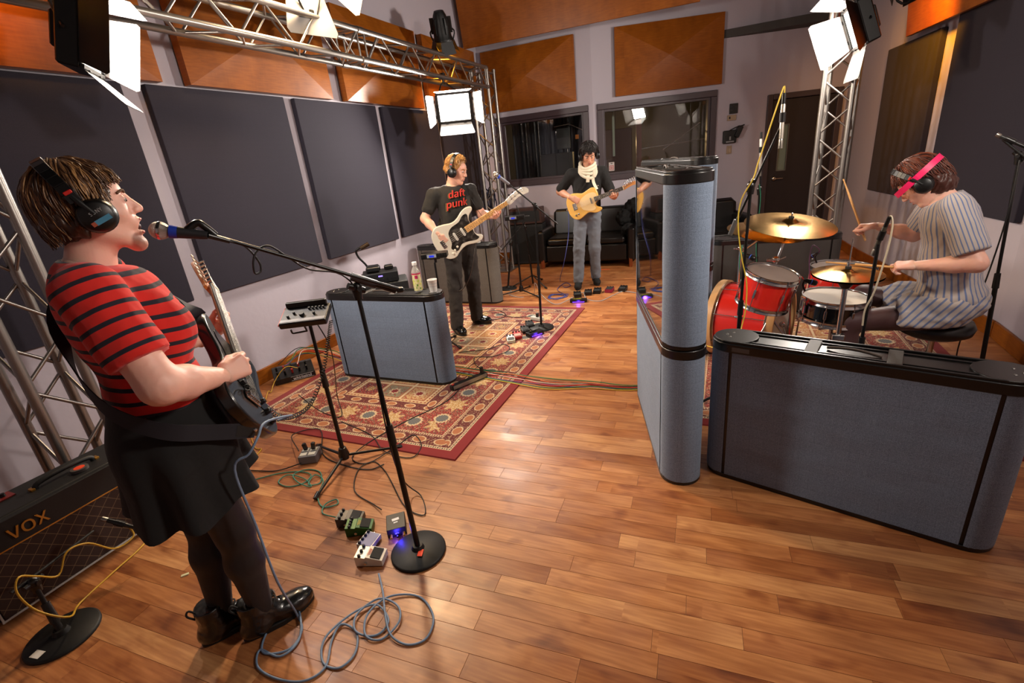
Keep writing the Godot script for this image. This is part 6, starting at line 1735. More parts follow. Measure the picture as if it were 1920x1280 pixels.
	for k in 3:
		var d := Vector3(cos(k * TAU / 3 + 0.4), 0, sin(k * TAU / 3 + 0.4))
		var lg := part("leg", sh().tube([d * 0.02 + Vector3(0, 0.28, 0), d * 0.22 + Vector3(0, 0.025, 0)], 0.011, 8, 1), chrome, st)
		part("rubber_foot", sh().rod(d * 0.215 + Vector3(0, 0.035, 0), d * 0.24 + Vector3(0, 0.001, 0), 0.016, -1, 8), trim_black(), lg)
		part("leg_brace", sh().rod(Vector3(0, 0.14, 0), d * 0.12 + Vector3(0, 0.15, 0), 0.006, -1, 6), chrome, st)

# ---------------------------------------------------------------- drums
func chrome_m() -> StandardMaterial3D: return mat("chrome", Color(0.8, 0.8, 0.8), 0.18, 1.0)

func drum(called: String, label: String, at: Vector3, up: Vector3, r: float, h: float, shell: Material, head_m: Material, lugs: int, group := "") -> Node3D:   # at: centre of the top rim
	var o := thing(called, label, "drum", at - up.normalized() * h, 0.0, group)
	var b := Shape.frame(up)
	o.basis = b
	part("shell", sh().lathe([Vector2(r, 0.006), Vector2(r, h - 0.006)], 40), shell, o)
	part("top_head", sh().lathe([Vector2(r + 0.003, h - 0.012), Vector2(r + 0.002, h - 0.002), Vector2(0, h - 0.001)], 40), head_m, o)
	part("bottom_head", sh().lathe([Vector2(0, 0.001), Vector2(r + 0.002, 0.002), Vector2(r + 0.003, 0.012)], 40), mat("head_clear", Color(0.75, 0.73, 0.7), 0.3), o)
	for y in [[h - 0.026, h + 0.008], [-0.008, 0.026]]:
		part("hoop", sh().lathe([Vector2(r + 0.006, y[0]), Vector2(r + 0.014, y[0]), Vector2(r + 0.013, y[0] + 0.006), Vector2(r + 0.009, y[0] + 0.01), Vector2(r + 0.009, y[1] - 0.004), Vector2(r + 0.013, y[1]), Vector2(r + 0.005, y[1])], 40), chrome_m(), o)
	for k in lugs:
		var d := Vector3(cos(TAU * (k + 0.5) / lugs), 0, sin(TAU * (k + 0.5) / lugs))
		part("lug", sh().box(d * (r + 0.009) + Vector3(0, h * 0.5, 0), Vector3(0.016, minf(h * 0.4, 0.06), 0.018), Basis(Vector3.UP, -TAU * (k + 0.5) / lugs), 0.005).rod(d * (r + 0.012) + Vector3(0, h * 0.5, 0), d * (r + 0.012) + Vector3(0, h + 0.01, 0), 0.003, -1, 6).rod(d * (r + 0.012) + Vector3(0, h * 0.5, 0), d * (r + 0.012) + Vector3(0, -0.01, 0), 0.003, -1, 6), chrome_m(), o)
	return o

func cymbal(label: String, at: Vector3, up: Vector3, r: float, bell_down := false, called := "cymbal") -> Node3D:
	var im: ImageTexture
	if not mats.has("bronze"):
		var img := Image.create(8, 256, false, Image.FORMAT_RGB8)
		var rr := RandomNumberGenerator.new(); rr.seed = 4
		for y in 256:
			var t := 0.9 + 0.1 * sin(y * 1.1) * rr.randf()
			for x in 8: img.set_pixel(x, y, Color(t, t, t))
		im = ImageTexture.create_from_image(img)
	var m := mat("bronze", Color(0.82, 0.64, 0.34), 0.24, 1.0, {"roughness_texture": im, "uv1_scale": Vector3(1, 12, 1)})
	var o := thing(called, label, "cymbal", at)
	o.basis = Shape.frame(up)
	var prof := [Vector2(r, 0), Vector2(r * 0.75, r * 0.035), Vector2(r * 0.45, r * 0.065), Vector2(r * 0.2, r * 0.085), Vector2(r * 0.17, r * 0.10), Vector2(r * 0.12, r * 0.14), Vector2(r * 0.05, r * 0.158), Vector2(0.006, r * 0.16)]
	var s := sh().lathe(prof, 56, Transform3D(), 0.3)
	var under := []
	for k in range(prof.size() - 1, -1, -1): under.append(prof[k] - Vector2(0, 0.0016))
	s.lathe(under, 56, Transform3D(), 0.3)
	if bell_down:
		for k in s.v.size(): s.v[k].y = -s.v[k].y; s.n[k].y = -s.n[k].y
	part("disc", s, m, o)
	if not bell_down:
		part("felt", sh().lathe([Vector2(0, r * 0.16), Vector2(0.016, r * 0.16), Vector2(0.016, r * 0.16 + 0.012), Vector2(0, r * 0.16 + 0.012)], 12), mat("felt", Color(0.1, 0.1, 0.1), 0.9), o)
		part("wing_nut", sh().rod(Vector3(0, r * 0.16 + 0.01, 0), Vector3(0, r * 0.16 + 0.035, 0), 0.005, -1, 8).box(Vector3(0, r * 0.16 + 0.028, 0), Vector3(0.034, 0.01, 0.005), Basis(), 0.002), chrome_m(), o)
	return o

func tripod(o: Node3D, h: float, spread: float, m: Material, turn := 0.3, called := "leg") -> void:
	for k in 3:
		var d := Vector3(cos(turn + k * TAU / 3), 0, sin(turn + k * TAU / 3))
		var lg := part(called, sh().rod(Vector3(0, h, 0) + d * 0.015, d * spread + Vector3(0, 0.012, 0), 0.009, 0.008, 8), m, o)
		part("rubber_foot", sh().rod(d * (spread - 0.025) + Vector3(0, 0.02, 0), d * (spread + 0.015) + Vector3(0, 0.010, 0), 0.0135, 0.012, 8), trim_black(), lg)

func drum_kit() -> void:
	var red := mat("shell_red", Color(0.86, 0.16, 0.12), 0.22, 0.0, {"clearcoat_enabled": true, "clearcoat": 0.7, "clearcoat_roughness": 0.06})
	var blk := mat("shell_black", Color(0.015, 0.015, 0.016), 0.12, 0.0, {"clearcoat_enabled": true, "clearcoat": 1.0, "clearcoat_roughness": 0.03})
	var coated := mat("head_white", Color(0.82, 0.78, 0.72), 0.6)
	var clear := mat("head_smoky", Color(0.52, 0.47, 0.45), 0.22)
	var F := Vector3(-0.936, 0, -0.351)
	drum("snare_drum", "black snare drum with chrome hoops under the hi-hat", Vector3(0.685, 0.615, -3.50), Vector3(0.05, 1, 0.03), 0.178, 0.15, blk, coated, 8)
	drum("rack_tom", "red tom drum mounted over the bass drum", Vector3(0.305, 0.795, -3.40), Vector3(0.22, 1, 0.12), 0.152, 0.22, red, clear, 6)
	var ft := drum("floor_tom", "red floor tom standing behind the hi-hat", Vector3(0.83, 0.655, -4.15), Vector3(0.04, 1, 0.02), 0.2, 0.36, red, clear, 8)
	for k in 3:
		var d := Vector3(cos(k * TAU / 3 + 0.5), 0, sin(k * TAU / 3 + 0.5)) * 0.222
		part("leg", sh().rod(d + Vector3(0, 0.22, 0), d * 1.03 + Vector3(0, -0.275, 0), 0.007, -1, 8).box(d * 0.98 + Vector3(0, 0.14, 0), Vector3(0.03, 0.05, 0.03), Basis(), 0.006), chrome_m(), ft)
	var kick := drum("bass_drum", "red bass drum lying on the rug with its front head facing away", Vector3(0.04, 0.29, -3.99), F, 0.275, 0.40, red, coated, 8)
	for y in [[0.392, 0.44], [-0.04, 0.008]]:
		part("wood_hoop", sh().lathe([Vector2(0.282, y[0]), Vector2(0.30, y[0]), Vector2(0.30, y[1]), Vector2(0.282, y[1])], 44), mat("hoop_maple", Color(0.86, 0.68, 0.47), 0.35), kick)
	for sd in [-1.0, 1.0]:
		part("spur", sh().rod(Vector3(0.20 * sd, 0.33, 0.0), Vector3(0.20 * sd, 0.33, 0.0), 0.008), chrome_m(), kick)
	# hi-hat on its stand
	var hh := thing("hi_hat_stand", "chrome hi-hat stand beside the snare drum", "cymbal stand", Vector3(0.665, 0.009, -3.20))
	part("tube", sh().rod(Vector3(0, 0.06, 0), Vector3(0, 0.76, 0), 0.014, -1, 12), chrome_m(), hh)
	part("clamp", sh().box(Vector3(0, 0.44, 0), Vector3(0.07, 0.04, 0.045), Basis(), 0.008), chrome_m(), hh)
	part("seat_cup", sh().lathe([Vector2(0, 0.74), Vector2(0.022, 0.742), Vector2(0.042, 0.775), Vector2(0.042, 0.79), Vector2(0, 0.79)], 18), trim_black(), hh)
	part("pull_rod", sh().rod(Vector3(0, 0.79, 0), Vector3(0.004, 1.03, 0), 0.0035, -1, 8), chrome_m(), hh)
	part("clutch", sh().rod(Vector3(0, 0.842, 0), Vector3(0, 0.90, 0), 0.009, -1, 10).box(Vector3(0.01, 0.885, 0), Vector3(0.04, 0.01, 0.008), Basis(), 0.003), chrome_m(), hh)
	part("pedal", sh().box(Vector3(0.10, 0.05, -0.04), Vector3(0.27, 0.012, 0.085), turned(15) * Basis(Vector3.BACK, -0.2), 0.004), chrome_m(), hh)
	tripod(hh, 0.36, 0.25, chrome_m(), 0.9)
	cymbal("bronze top hi-hat cymbal over the snare drum", Vector3(0.665, 0.838, -3.20), Vector3(0.02, 1, 0.05), 0.178, false, "hi_hat_cymbal")
	cymbal("bronze bottom hi-hat cymbal on the stand cup", Vector3(0.665, 0.828, -3.20), Vector3(0.02, 1, 0.05), 0.178, true, "hi_hat_cymbal")
	# crash cymbals
	for q in [[Vector3(0.40, 1.055, -3.66), Vector3(0.12, 1, 0.16), 0.275, "large bronze crash cymbal high over the red tom", Vector3(0.335, 0.009, -3.62), "chrome cymbal stand behind the red tom"], [Vector3(0.27, 1.0, -3.74), Vector3(0.16, 1, 0.10), 0.25, "bronze crash cymbal tucked under the larger one", Vector3(0.14, 0.009, -4.32), "chrome cymbal stand behind the bass drum"]]:
		cymbal(q[3], q[0], q[1], q[2])
		var base: Vector3 = q[4]; var st := thing("cymbal_stand", q[5], "cymbal stand", base)
		var top: Vector3 = q[0] - base
		var jt := Vector3(0, top.y - 0.22, 0)
		part("tube", sh().rod(Vector3(0, 0.05, 0), jt, 0.0125, -1, 12), chrome_m(), st)
		part("tilter_arm", sh().rod(jt - Vector3(0, 0.04, 0), top - Vector3(0, 0.02, 0), 0.009, -1, 10).rod(top - q[1].normalized() * 0.03, top + q[1].normalized() * (q[2] * 0.16 + 0.03), 0.004, -1, 8), chrome_m(), st)
		part("boom_clamp", sh().ball(jt, Vector3(0.026, 0.022, 0.022), 12, 8).box(jt + Vector3(-0.035, 0, 0.02), Vector3(0.045, 0.016, 0.01), Basis(), 0.004).box(jt + Vector3(0.04, 0.012, 0.02), Vector3(0.04, 0.01, 0.01), Basis(Vector3.BACK, 0.5), 0.004), chrome_m(), st)
		tripod(st, 0.40, 0.30, chrome_m(), 0.2)
	var sn := thing("snare_stand", "chrome snare basket stand under the black snare", "drum stand", Vector3(0.685, 0.009, -3.50))
	part("tube", sh().rod(Vector3(0, 0.05, 0), Vector3(0, 0.42, 0), 0.012, -1, 10), chrome_m(), sn)
	for k in 3:
		var d := Vector3(cos(k * TAU / 3), 0, sin(k * TAU / 3))
		part("basket_arm", sh().tube([Vector3(0, 0.39, 0), d * 0.16 + Vector3(0, 0.43, 0), d * 0.203 + Vector3(0, 0.445, 0), d * 0.205 + Vector3(0, 0.475, 0)], 0.006, 6, 3), chrome_m(), sn)
	tripod(sn, 0.3, 0.24, chrome_m(), 0.1)
	# tom arm
	var tm := thing("tom_arm", "chrome arm holding the red tom on the bass drum", "drum mount", Vector3(0.20, 0.575, -3.86))
	part("post", sh().rod(Vector3(0, -0.005, 0), Vector3(0, 0.12, 0), 0.012, -1, 10), chrome_m(), tm)
	part("arm", sh().tube([Vector3(0, 0.12, 0), Vector3(0.02, 0.14, 0.1), Vector3(0.03, 0.10, 0.25)], 0.010, 8, 4), chrome_m(), tm)
	part("knuckle", sh().ball(Vector3(0, 0.12, 0), Vector3.ONE * 0.022, 12, 8), chrome_m(), tm)
	var kp := thing("kick_pedal", "chrome bass drum pedal under the drummer's far foot", "pedal", Vector3(0.56, 0.009, -3.76))
	part("footboard", sh().box(Vector3(0.06, 0.055, 0.02), Vector3(0.28, 0.01, 0.085), turned(-20) * Basis(Vector3.BACK, -0.22), 0.004), chrome_m(), kp)
	part("frame", sh().box(Vector3(0.04, 0.006, 0.015), Vector3(0.3, 0.012, 0.09), turned(-20)).rod(Vector3(-0.07, 0.01, -0.08), Vector3(-0.07, 0.2, -0.08), 0.008).rod(Vector3(-0.10, 0.01, 0.03), Vector3(-0.10, 0.2, 0.03), 0.008).rod(Vector3(-0.07, 0.19, -0.08), Vector3(-0.10, 0.19, 0.03), 0.006), chrome_m(), kp)
	part("beater", sh().rod(Vector3(-0.085, 0.19, -0.025), Vector3(-0.12, 0.29, -0.04), 0.004).ball(Vector3(-0.125, 0.30, -0.042), Vector3.ONE * 0.022, 12, 8), chrome_m(), kp)

# ---------------------------------------------------------------- microphones and stands
func stand_black() -> StandardMaterial3D: return mat("stand_black", Color(0.04, 0.038, 0.037), 0.35, 0.2)

func ball_mic(o: Node3D, tail: Vector3, tip: Vector3, band: Color, grey := Color(0.16, 0.16, 0.17)) -> void:   # a hand-held vocal microphone from cable end to grille
	var d := (tip - tail).normalized(); var l := tail.distance_to(tip)
	var tr := Transform3D(Shape.frame(d), tail)
	part("mic_body", sh().lathe([Vector2(0, 0), Vector2(0.011, 0), Vector2(0.0125, 0.01), Vector2(0.018, l - 0.055), Vector2(0.019, l - 0.052), Vector2(0, l - 0.052)], 18, tr), mat("mic_grey" + str(grey), grey, 0.45, 0.4), o)
	part("mic_band", sh().lathe([Vector2(0.0175, l - 0.07), Vector2(0.0192, l - 0.056), Vector2(0.0192, l - 0.05)], 18, tr), mat("band_" + str(band), band, 0.5), o)
	var g := part("grille", sh().ball(tail + d * (l - 0.026), Vector3(0.0255, 0.027, 0.0255), 20, 14, Shape.frame(d)), mat("grille", Color(0.72, 0.70, 0.67), 0.35, 0.9, {"normal_enabled": true, "normal_texture": noise_tex(0.25, 128, FastNoiseLite.TYPE_CELLULAR, 1, null, true, 2, 8.0), "uv1_scale": Vector3(3, 2, 1)}), o)
	part("grille_ring", sh().lathe([Vector2(0.0262, l - 0.030), Vector2(0.0272, l - 0.026), Vector2(0.0262, l - 0.022)], 20, tr), chrome_m(), g)

func boom_stand(label: String, base: Vector3, top: Vector3, tail: Vector3, tip: Vector3, foot := "round", foot_r := 0.125, m: Material = null) -> Node3D:   # base on the floor, joint at top, boom from tail through the joint to tip (world points)
	if m == null: m = stand_black()
	var o := thing("microphone_stand", label, "microphone stand", base)
	var t := top - base
	if foot == "round":
		part("round_base", sh().lathe([Vector2(0, 0.001), Vector2(foot_r, 0.001), Vector2(foot_r, 0.010), Vector2(foot_r - 0.006, 0.015), Vector2(0.03, 0.022), Vector2(0.022, 0.04), Vector2(0, 0.04)], 36), mat("cast_iron", Color(0.07, 0.067, 0.064), 0.55, 0.3), o)
	else: tripod(o, 0.14, 0.30, m, 0.6)
	var mid := t * 0.5
	part("lower_tube", sh().rod(Vector3(0, 0.03, 0), mid, 0.0125, -1, 10), m, o)
	part("clutch", sh().rod(mid - t.normalized() * 0.06, mid + t.normalized() * 0.03, 0.017, 0.015, 10), trim_black(), o)
	part("upper_tube", sh().rod(mid, t - t.normalized() * 0.02, 0.0085, -1, 10), m, o)
	if tip != tail:
		var bd := (tip - tail).normalized()
		part("swivel", sh().rod(t - Vector3(0, 0.045, 0), t - Vector3(0, 0.01, 0), 0.016, 0.02, 12).ball(t, Vector3(0.022, 0.026, 0.022), 12, 8).rod(t - bd.cross(Vector3.UP).normalized() * 0.03, t + bd.cross(Vector3.UP).normalized() * 0.03, 0.010, -1, 10), trim_black(), o)
		part("boom", sh().rod(tail - base, tip - base, 0.0075, 0.006, 10), m, o)
		part("boom_sleeve", sh().rod(t - bd * 0.035, t + bd * 0.035, 0.013, -1, 10), trim_black(), o)
	return o

func pencil_mic(label: String, a: Vector3, b: Vector3, m: Material) -> void:   # a slim microphone from its cable end a to its capsule b
	var d := (b - a).normalized(); var l := a.distance_to(b)
	var tr := Transform3D(Shape.frame(d), Vector3.ZERO)
	var o := thing("pencil_microphone", label, "microphone", a)
	part("mic_body", sh().lathe([Vector2(0, 0), Vector2(0.009, 0), Vector2(0.0105, 0.006), Vector2(0.0105, l * 0.78), Vector2(0, l * 0.78)], 14, tr), m, o)
	part("capsule", sh().lathe([Vector2(0, l * 0.78), Vector2(0.0098, l * 0.785), Vector2(0.0115, l * 0.82), Vector2(0.0115, l), Vector2(0, l)], 14, tr), mat("capsule_steel", Color(0.62, 0.6, 0.56), 0.3, 0.9), o)
	part("connector", sh().lathe([Vector2(0, -0.05), Vector2(0.0085, -0.05), Vector2(0.0095, 0.0), Vector2(0, 0.0)], 12, tr), trim_black(), o)
	part("clip", sh().rod(d * l * 0.28 - d * 0.02, d * l * 0.28 + d * 0.025, 0.0145, -1, 12), trim_black(), o)

func microphones() -> void:
	# the singer's boom stand
	var o := boom_stand("round based boom stand holding the singer's microphone", Vector3(-1.207, 0, -1.345), Vector3(-1.291, 1.227, -1.408), Vector3(-1.163, 1.193, -1.513), Vector3(-1.409, 1.503, -0.99))
	part("counterweight_sleeve", sh().rod(Vector3(-1.293, 1.277, -1.395) - o.position, Vector3(-1.233, 1.23, -1.455) - o.position, 0.0165, -1, 12), mat("weight_grey", Color(0.22, 0.21, 0.22), 0.4, 0.3), o)
	part("counterweight", sh().rod(Vector3(-1.233, 1.23, -1.455) - o.position, Vector3(-1.183, 1.191, -1.504) - o.position, 0.012, 0.012, 12).box(Vector3(-1.166, 1.194, -1.51) - o.position, Vector3(0.03, 0.02, 0.03), turned(40), 0.006), trim_black(), o)
	part("orange_tag", sh().box(Vector3(0.03, 0.026, 0.025), Vector3(0.022, 0.002, 0.04), turned(20) * Basis(Vector3.BACK, -0.05)), mat("tag_orange", Color(0.95, 0.28, 0.12), 0.6), o)
	var mic := thing("vocal_microphone", "silver ball microphone with a blue band at the singer's mouth", "microphone", Vector3(-1.408, 1.508, -0.97))
	ball_mic(mic, Vector3.ZERO, Vector3(-1.509, 1.545, -0.873) - mic.position, Color(0.08, 0.2, 0.62))
	part("label", sh().box(Vector3(-1.464, 1.532, -0.905) - mic.position + Vector3(0, 0, 0.0), Vector3(0.012, 0.022, 0.012), turned(30), 0.002), mat("label_white", Color(0.75, 0.76, 0.8), 0.6), mic)
	part("mic_clip", sh().tube([Vector3(-1.449, 1.523, -0.929) - mic.position, Vector3(-1.429, 1.546, -0.962) - mic.position, Vector3(-1.418, 1.531, -0.977) - mic.position, Vector3(-1.407, 1.504, -0.993) - mic.position], 0.011, 8, 4), trim_black(), mic)
	part("plug", sh().rod(Vector3.ZERO, Vector3(-1.391, 1.481, -1.02) - mic.position, 0.009, 0.007, 10), trim_black(), mic)
	solo("microphone_cable", sh().tube([Vector3(-1.391, 1.481, -1.02), Vector3(-1.378, 1.457, -1.058), Vector3(-1.372, 1.404, -1.085), Vector3(-1.373, 1.373, -1.083), Vector3(-1.378, 1.37, -1.064), Vector3(-1.371, 1.408, -1.065), Vector3(-1.364, 1.438, -1.084), Vector3(-1.345, 1.447, -1.118), Vector3(-1.33, 1.4, -1.165), Vector3(-1.323, 1.342, -1.235), Vector3(-1.302, 1.293, -1.358), Vector3(-1.293, 1.182, -1.417), Vector3(-1.286, 0.913, -1.405), Vector3(-1.264, 0.501, -1.374), Vector3(-1.473, 0.1, -1.652), Vector3(-1.41, 0.006, -1.68), Vector3(-1.312, 0.006, -1.559), Vector3(-1.445, 0.006, -1.583), Vector3(-1.641, 0.006, -1.733), Vector3(-1.768, 0.006, -1.827), Vector3(-1.887, 0.006, -1.878), Vector3(-1.924, 0.006, -1.785), Vector3(-1.808, 0.006, -1.615), Vector3(-1.627, 0.008, -1.55), Vector3(-1.545, 0.02, -1.516)], 0.0032, 6, 5), mat("cable_black", Color(0.03, 0.03, 0.03), 0.5), "black cable looping along the boom stand to the floor", "cable")
	# the bassist's vocal stand
	var b := boom_stand("boom stand with a microphone in front of the bassist", Vector3(-1.66, 0.009, -4.32), Vector3(-1.645, 1.221, -4.373), Vector3(-1.465, 1.027, -4.462), Vector3(-1.835, 1.45, -4.22), "round", 0.125)
	var m2 := thing("vocal_microphone", "ball microphone with a blue band before the bassist's face", "microphone", Vector3(-1.821, 1.439, -4.221))
	ball_mic(m2, Vector3.ZERO, Vector3(-1.927, 1.55, -4.129) - m2.position, Color(0.15, 0.3, 0.75), Color(0.5, 0.5, 0.53))
	# over the drums
	var oh := boom_stand("tall boom stand holding a silver microphone over the drums", Vector3(0.11, 0.009, -3.02), Vector3(0.127, 1.373, -3.019), Vector3(0.038, 1.106, -3.05), Vector3(0.246, 1.667, -2.976), "tripod")
	part("end_grip", sh().rod(Vector3(0.038, 1.106, -3.05) - oh.position, Vector3(0.064, 1.191, -3.04) - oh.position, 0.0125, -1, 10), mat("grip_grey", Color(0.3, 0.29, 0.28), 0.5), oh)
	pencil_mic("silver pencil microphone hanging over the drum kit", Vector3(0.245, 1.758, -2.976), Vector3(0.248, 1.551, -2.976), mat("mic_nickel", Color(0.78, 0.75, 0.7), 0.32, 0.7))
	solo("microphone_cable", sh().tube([Vector3(0.245, 1.803, -2.976), Vector3(0.24, 1.837, -2.977), Vector3(0.212, 1.737, -2.959), Vector3(0.167, 1.554, -2.969), Vector3(0.148, 1.477, -2.979), Vector3(0.133, 1.411, -2.979), Vector3(0.083, 1.302, -3), Vector3(0.075, 1.172, -3), Vector3(0.103, 0.991, -2.999), Vector3(0.14, 0.835, -2.998), Vector3(0.144, 0.679, -2.978), Vector3(0.128, 0.569, -2.959), Vector3(0.106, 0.437, -2.9), Vector3(-0.191, 0.006, -4.15)], 0.0035, 6, 5), mat("cable_yellow", Color(0.80, 0.68, 0.20), 0.5), "yellow microphone cable down the tall boom stand", "cable")
	var o2 := boom_stand("slim boom stand holding a second silver microphone over the drums", Vector3(0.30, 0.009, -4.66), Vector3(0.262, 1.204, -4.662), Vector3(0.277, 1.006, -4.661), Vector3(0.253, 1.436, -4.663), "tripod")
	pencil_mic("second silver pencil microphone standing behind the tall boom", Vector3(0.243, 1.6, -4.623), Vector3(0.256, 1.313, -4.622), mats.mic_nickel)
	solo("microphone_cable", sh().tube([Vector3(0.257, 1.249, -4.633), Vector3(0.275, 1.119, -4.632), Vector3(0.268, 0.877, -4.632), Vector3(0.275, 0.652, -4.602), Vector3(0.328, 0.269, -4.599), Vector3(0.305, 0.02, -4.559)], 0.0035, 6, 5), mat("cable_green", Color(0.06, 0.42, 0.30), 0.5), "green cable hanging on the stand behind the cymbals", "cable")
	# hi-hat microphone on a straight stand
	var hs := boom_stand("straight stand with a slim microphone over the hi-hat", Vector3(0.70, 0.009, -2.86), Vector3(0.705, 1.086, -2.864), Vector3.ZERO, Vector3.ZERO, "tripod")
	pencil_mic("dark slim microphone with a white cable over the hi-hat", Vector3(0.72, 1.151, -2.86), Vector3(0.697, 1.007, -2.891), mat("mic_olive", Color(0.30, 0.28, 0.24), 0.4, 0.5))
	solo("microphone_cable", sh().tube([Vector3(0.724, 1.183, -2.859), Vector3(0.735, 1.201, -2.856), Vector3(0.742, 1.153, -2.837), Vector3(0.736, 1.04, -2.826), Vector3(0.711, 0.841, -2.82), Vector3(0.686, 0.742, -2.823), Vector3(0.686, 0.655, -2.823)], 0.004, 6, 5), mat("cable_cream", Color(0.75, 0.70, 0.60), 0.5), "cream cable arching from the hi-hat microphone", "cable")
	# stand at the right edge
	var rs := boom_stand("tall black boom stand behind the drummer's back", Vector3(1.55, 0, -3.66), Vector3(1.482, 1.376, -3.687), Vector3(1.519, 1.339, -3.634), Vector3(1.405, 1.467, -3.718), "tripod")
	pencil_mic("dim microphone pointing in from the stand behind the drummer", Vector3(1.457, 1.445, -3.697), Vector3(1.375, 1.498, -3.727), mat("mic_dim", Color(0.2, 0.2, 0.2), 0.4, 0.4))
	solo("microphone_cable", sh().tube([Vector3(1.476, 1.356, -3.66), Vector3(1.47, 1.133, -3.624), Vector3(1.458, 0.865, -3.617), Vector3(1.434, 0.576, -3.618), Vector3(1.397, 0.297, -3.62), Vector3(1.5, 0.01, -3.87)], 0.004, 6, 5), mat("cable_black", Color(0.03, 0.03, 0.03), 0.5), "black cable swinging from the stand behind the drummer", "cable")
	# drum clip microphones
	for q in [[Vector3(0.493, 0.742, -3.421), Vector3(0.56, 0.718, -3.422), "black clip microphone at the rim of the snare drum", Vector3(0.432, 0.707, -3.422), mat("cable_red", Color(0.75, 0.08, 0.08), 0.5)], [Vector3(0.64, 0.777, -4.063), Vector3(0.616, 0.74, -4.11), "clip microphone with a blue ring at the floor tom rim", Vector3(0.607, 0.837, -4.065), mat("cable_purple", Color(0.36, 0.16, 0.32), 0.5)], [Vector3(0.145, 0.893, -3.5), Vector3(0.19, 0.875, -3.48), "clip microphone with a green cable at the red tom rim", Vector3(0.122, 0.957, -3.5), mats.cable_green]]:
		var c := thing("clip_microphone", q[2], "microphone", q[0])
		var d: Vector3 = (q[1] - q[0]).normalized()
		part("mic_body", sh().lathe([Vector2(0, -0.01), Vector2(0.012, -0.01), Vector2(0.014, 0.02), Vector2(0.018, 0.03), Vector2(0.018, 0.062), Vector2(0.012, 0.07), Vector2(0, 0.07)], 14, Transform3D(Shape.frame(d), Vector3.ZERO)), trim_black(), c)
		part("clamp", sh().tube([Vector3.ZERO, Vector3(-0.01, -0.03, 0), Vector3(0.005, -0.07, 0.0)], 0.007, 6, 3), trim_black(), c)
		part("ring", sh().lathe([Vector2(0.0185, 0.032), Vector2(0.019, 0.037)], 14, Transform3D(Shape.frame(d), Vector3.ZERO)), mat("ring_blue", Color(0.25, 0.4, 0.8), 0.4), c)
		var e: Vector3 = q[3] - q[0]
		part("cable", sh().tube([-d * 0.01, -d * 0.03 + Vector3(0, 0.012, 0), e, e + Vector3(-0.01, -0.1, 0.0), e + Vector3(-0.0, -0.22, 0.01), e + Vector3(0.01, -0.40, 0.02)], 0.0032, 6, 5), q[4], c)

# ---------------------------------------------------------------- amplifiers, mixers, pedals, furniture, cables
func cable_m(c: Color) -> StandardMaterial3D: return mat("cable_" + str(c), c, 0.5)

func cable(label: String, pts: Array, c: Color, r := 0.0035, per := 5) -> void:
	solo("cable", sh().tube(pts, r, 6, per), cable_m(c), label, "cable")

func coil(label: String, pts: Array, rad: float, turns: int) -> void:   # a springy coiled cord along points
	var line := Shape.spline(pts, 24)
	var out := []
	var n := turns * 8
	for k in n + 1:
		var t := float(k) / n * (line.size() - 1)
		var i := mini(int(t), line.size() - 2)
		var p: Vector3 = line[i].lerp(line[i + 1], t - i)
		var b := Shape.frame(line[i + 1] - line[i])
		out.append(p + (b.x * cos(k * TAU / 8) + b.z * sin(k * TAU / 8)) * rad)
	solo("coiled_cord", sh().tube(out, 0.0026, 5, 1), cable_m(Color(0.03, 0.03, 0.03)), label, "cord")

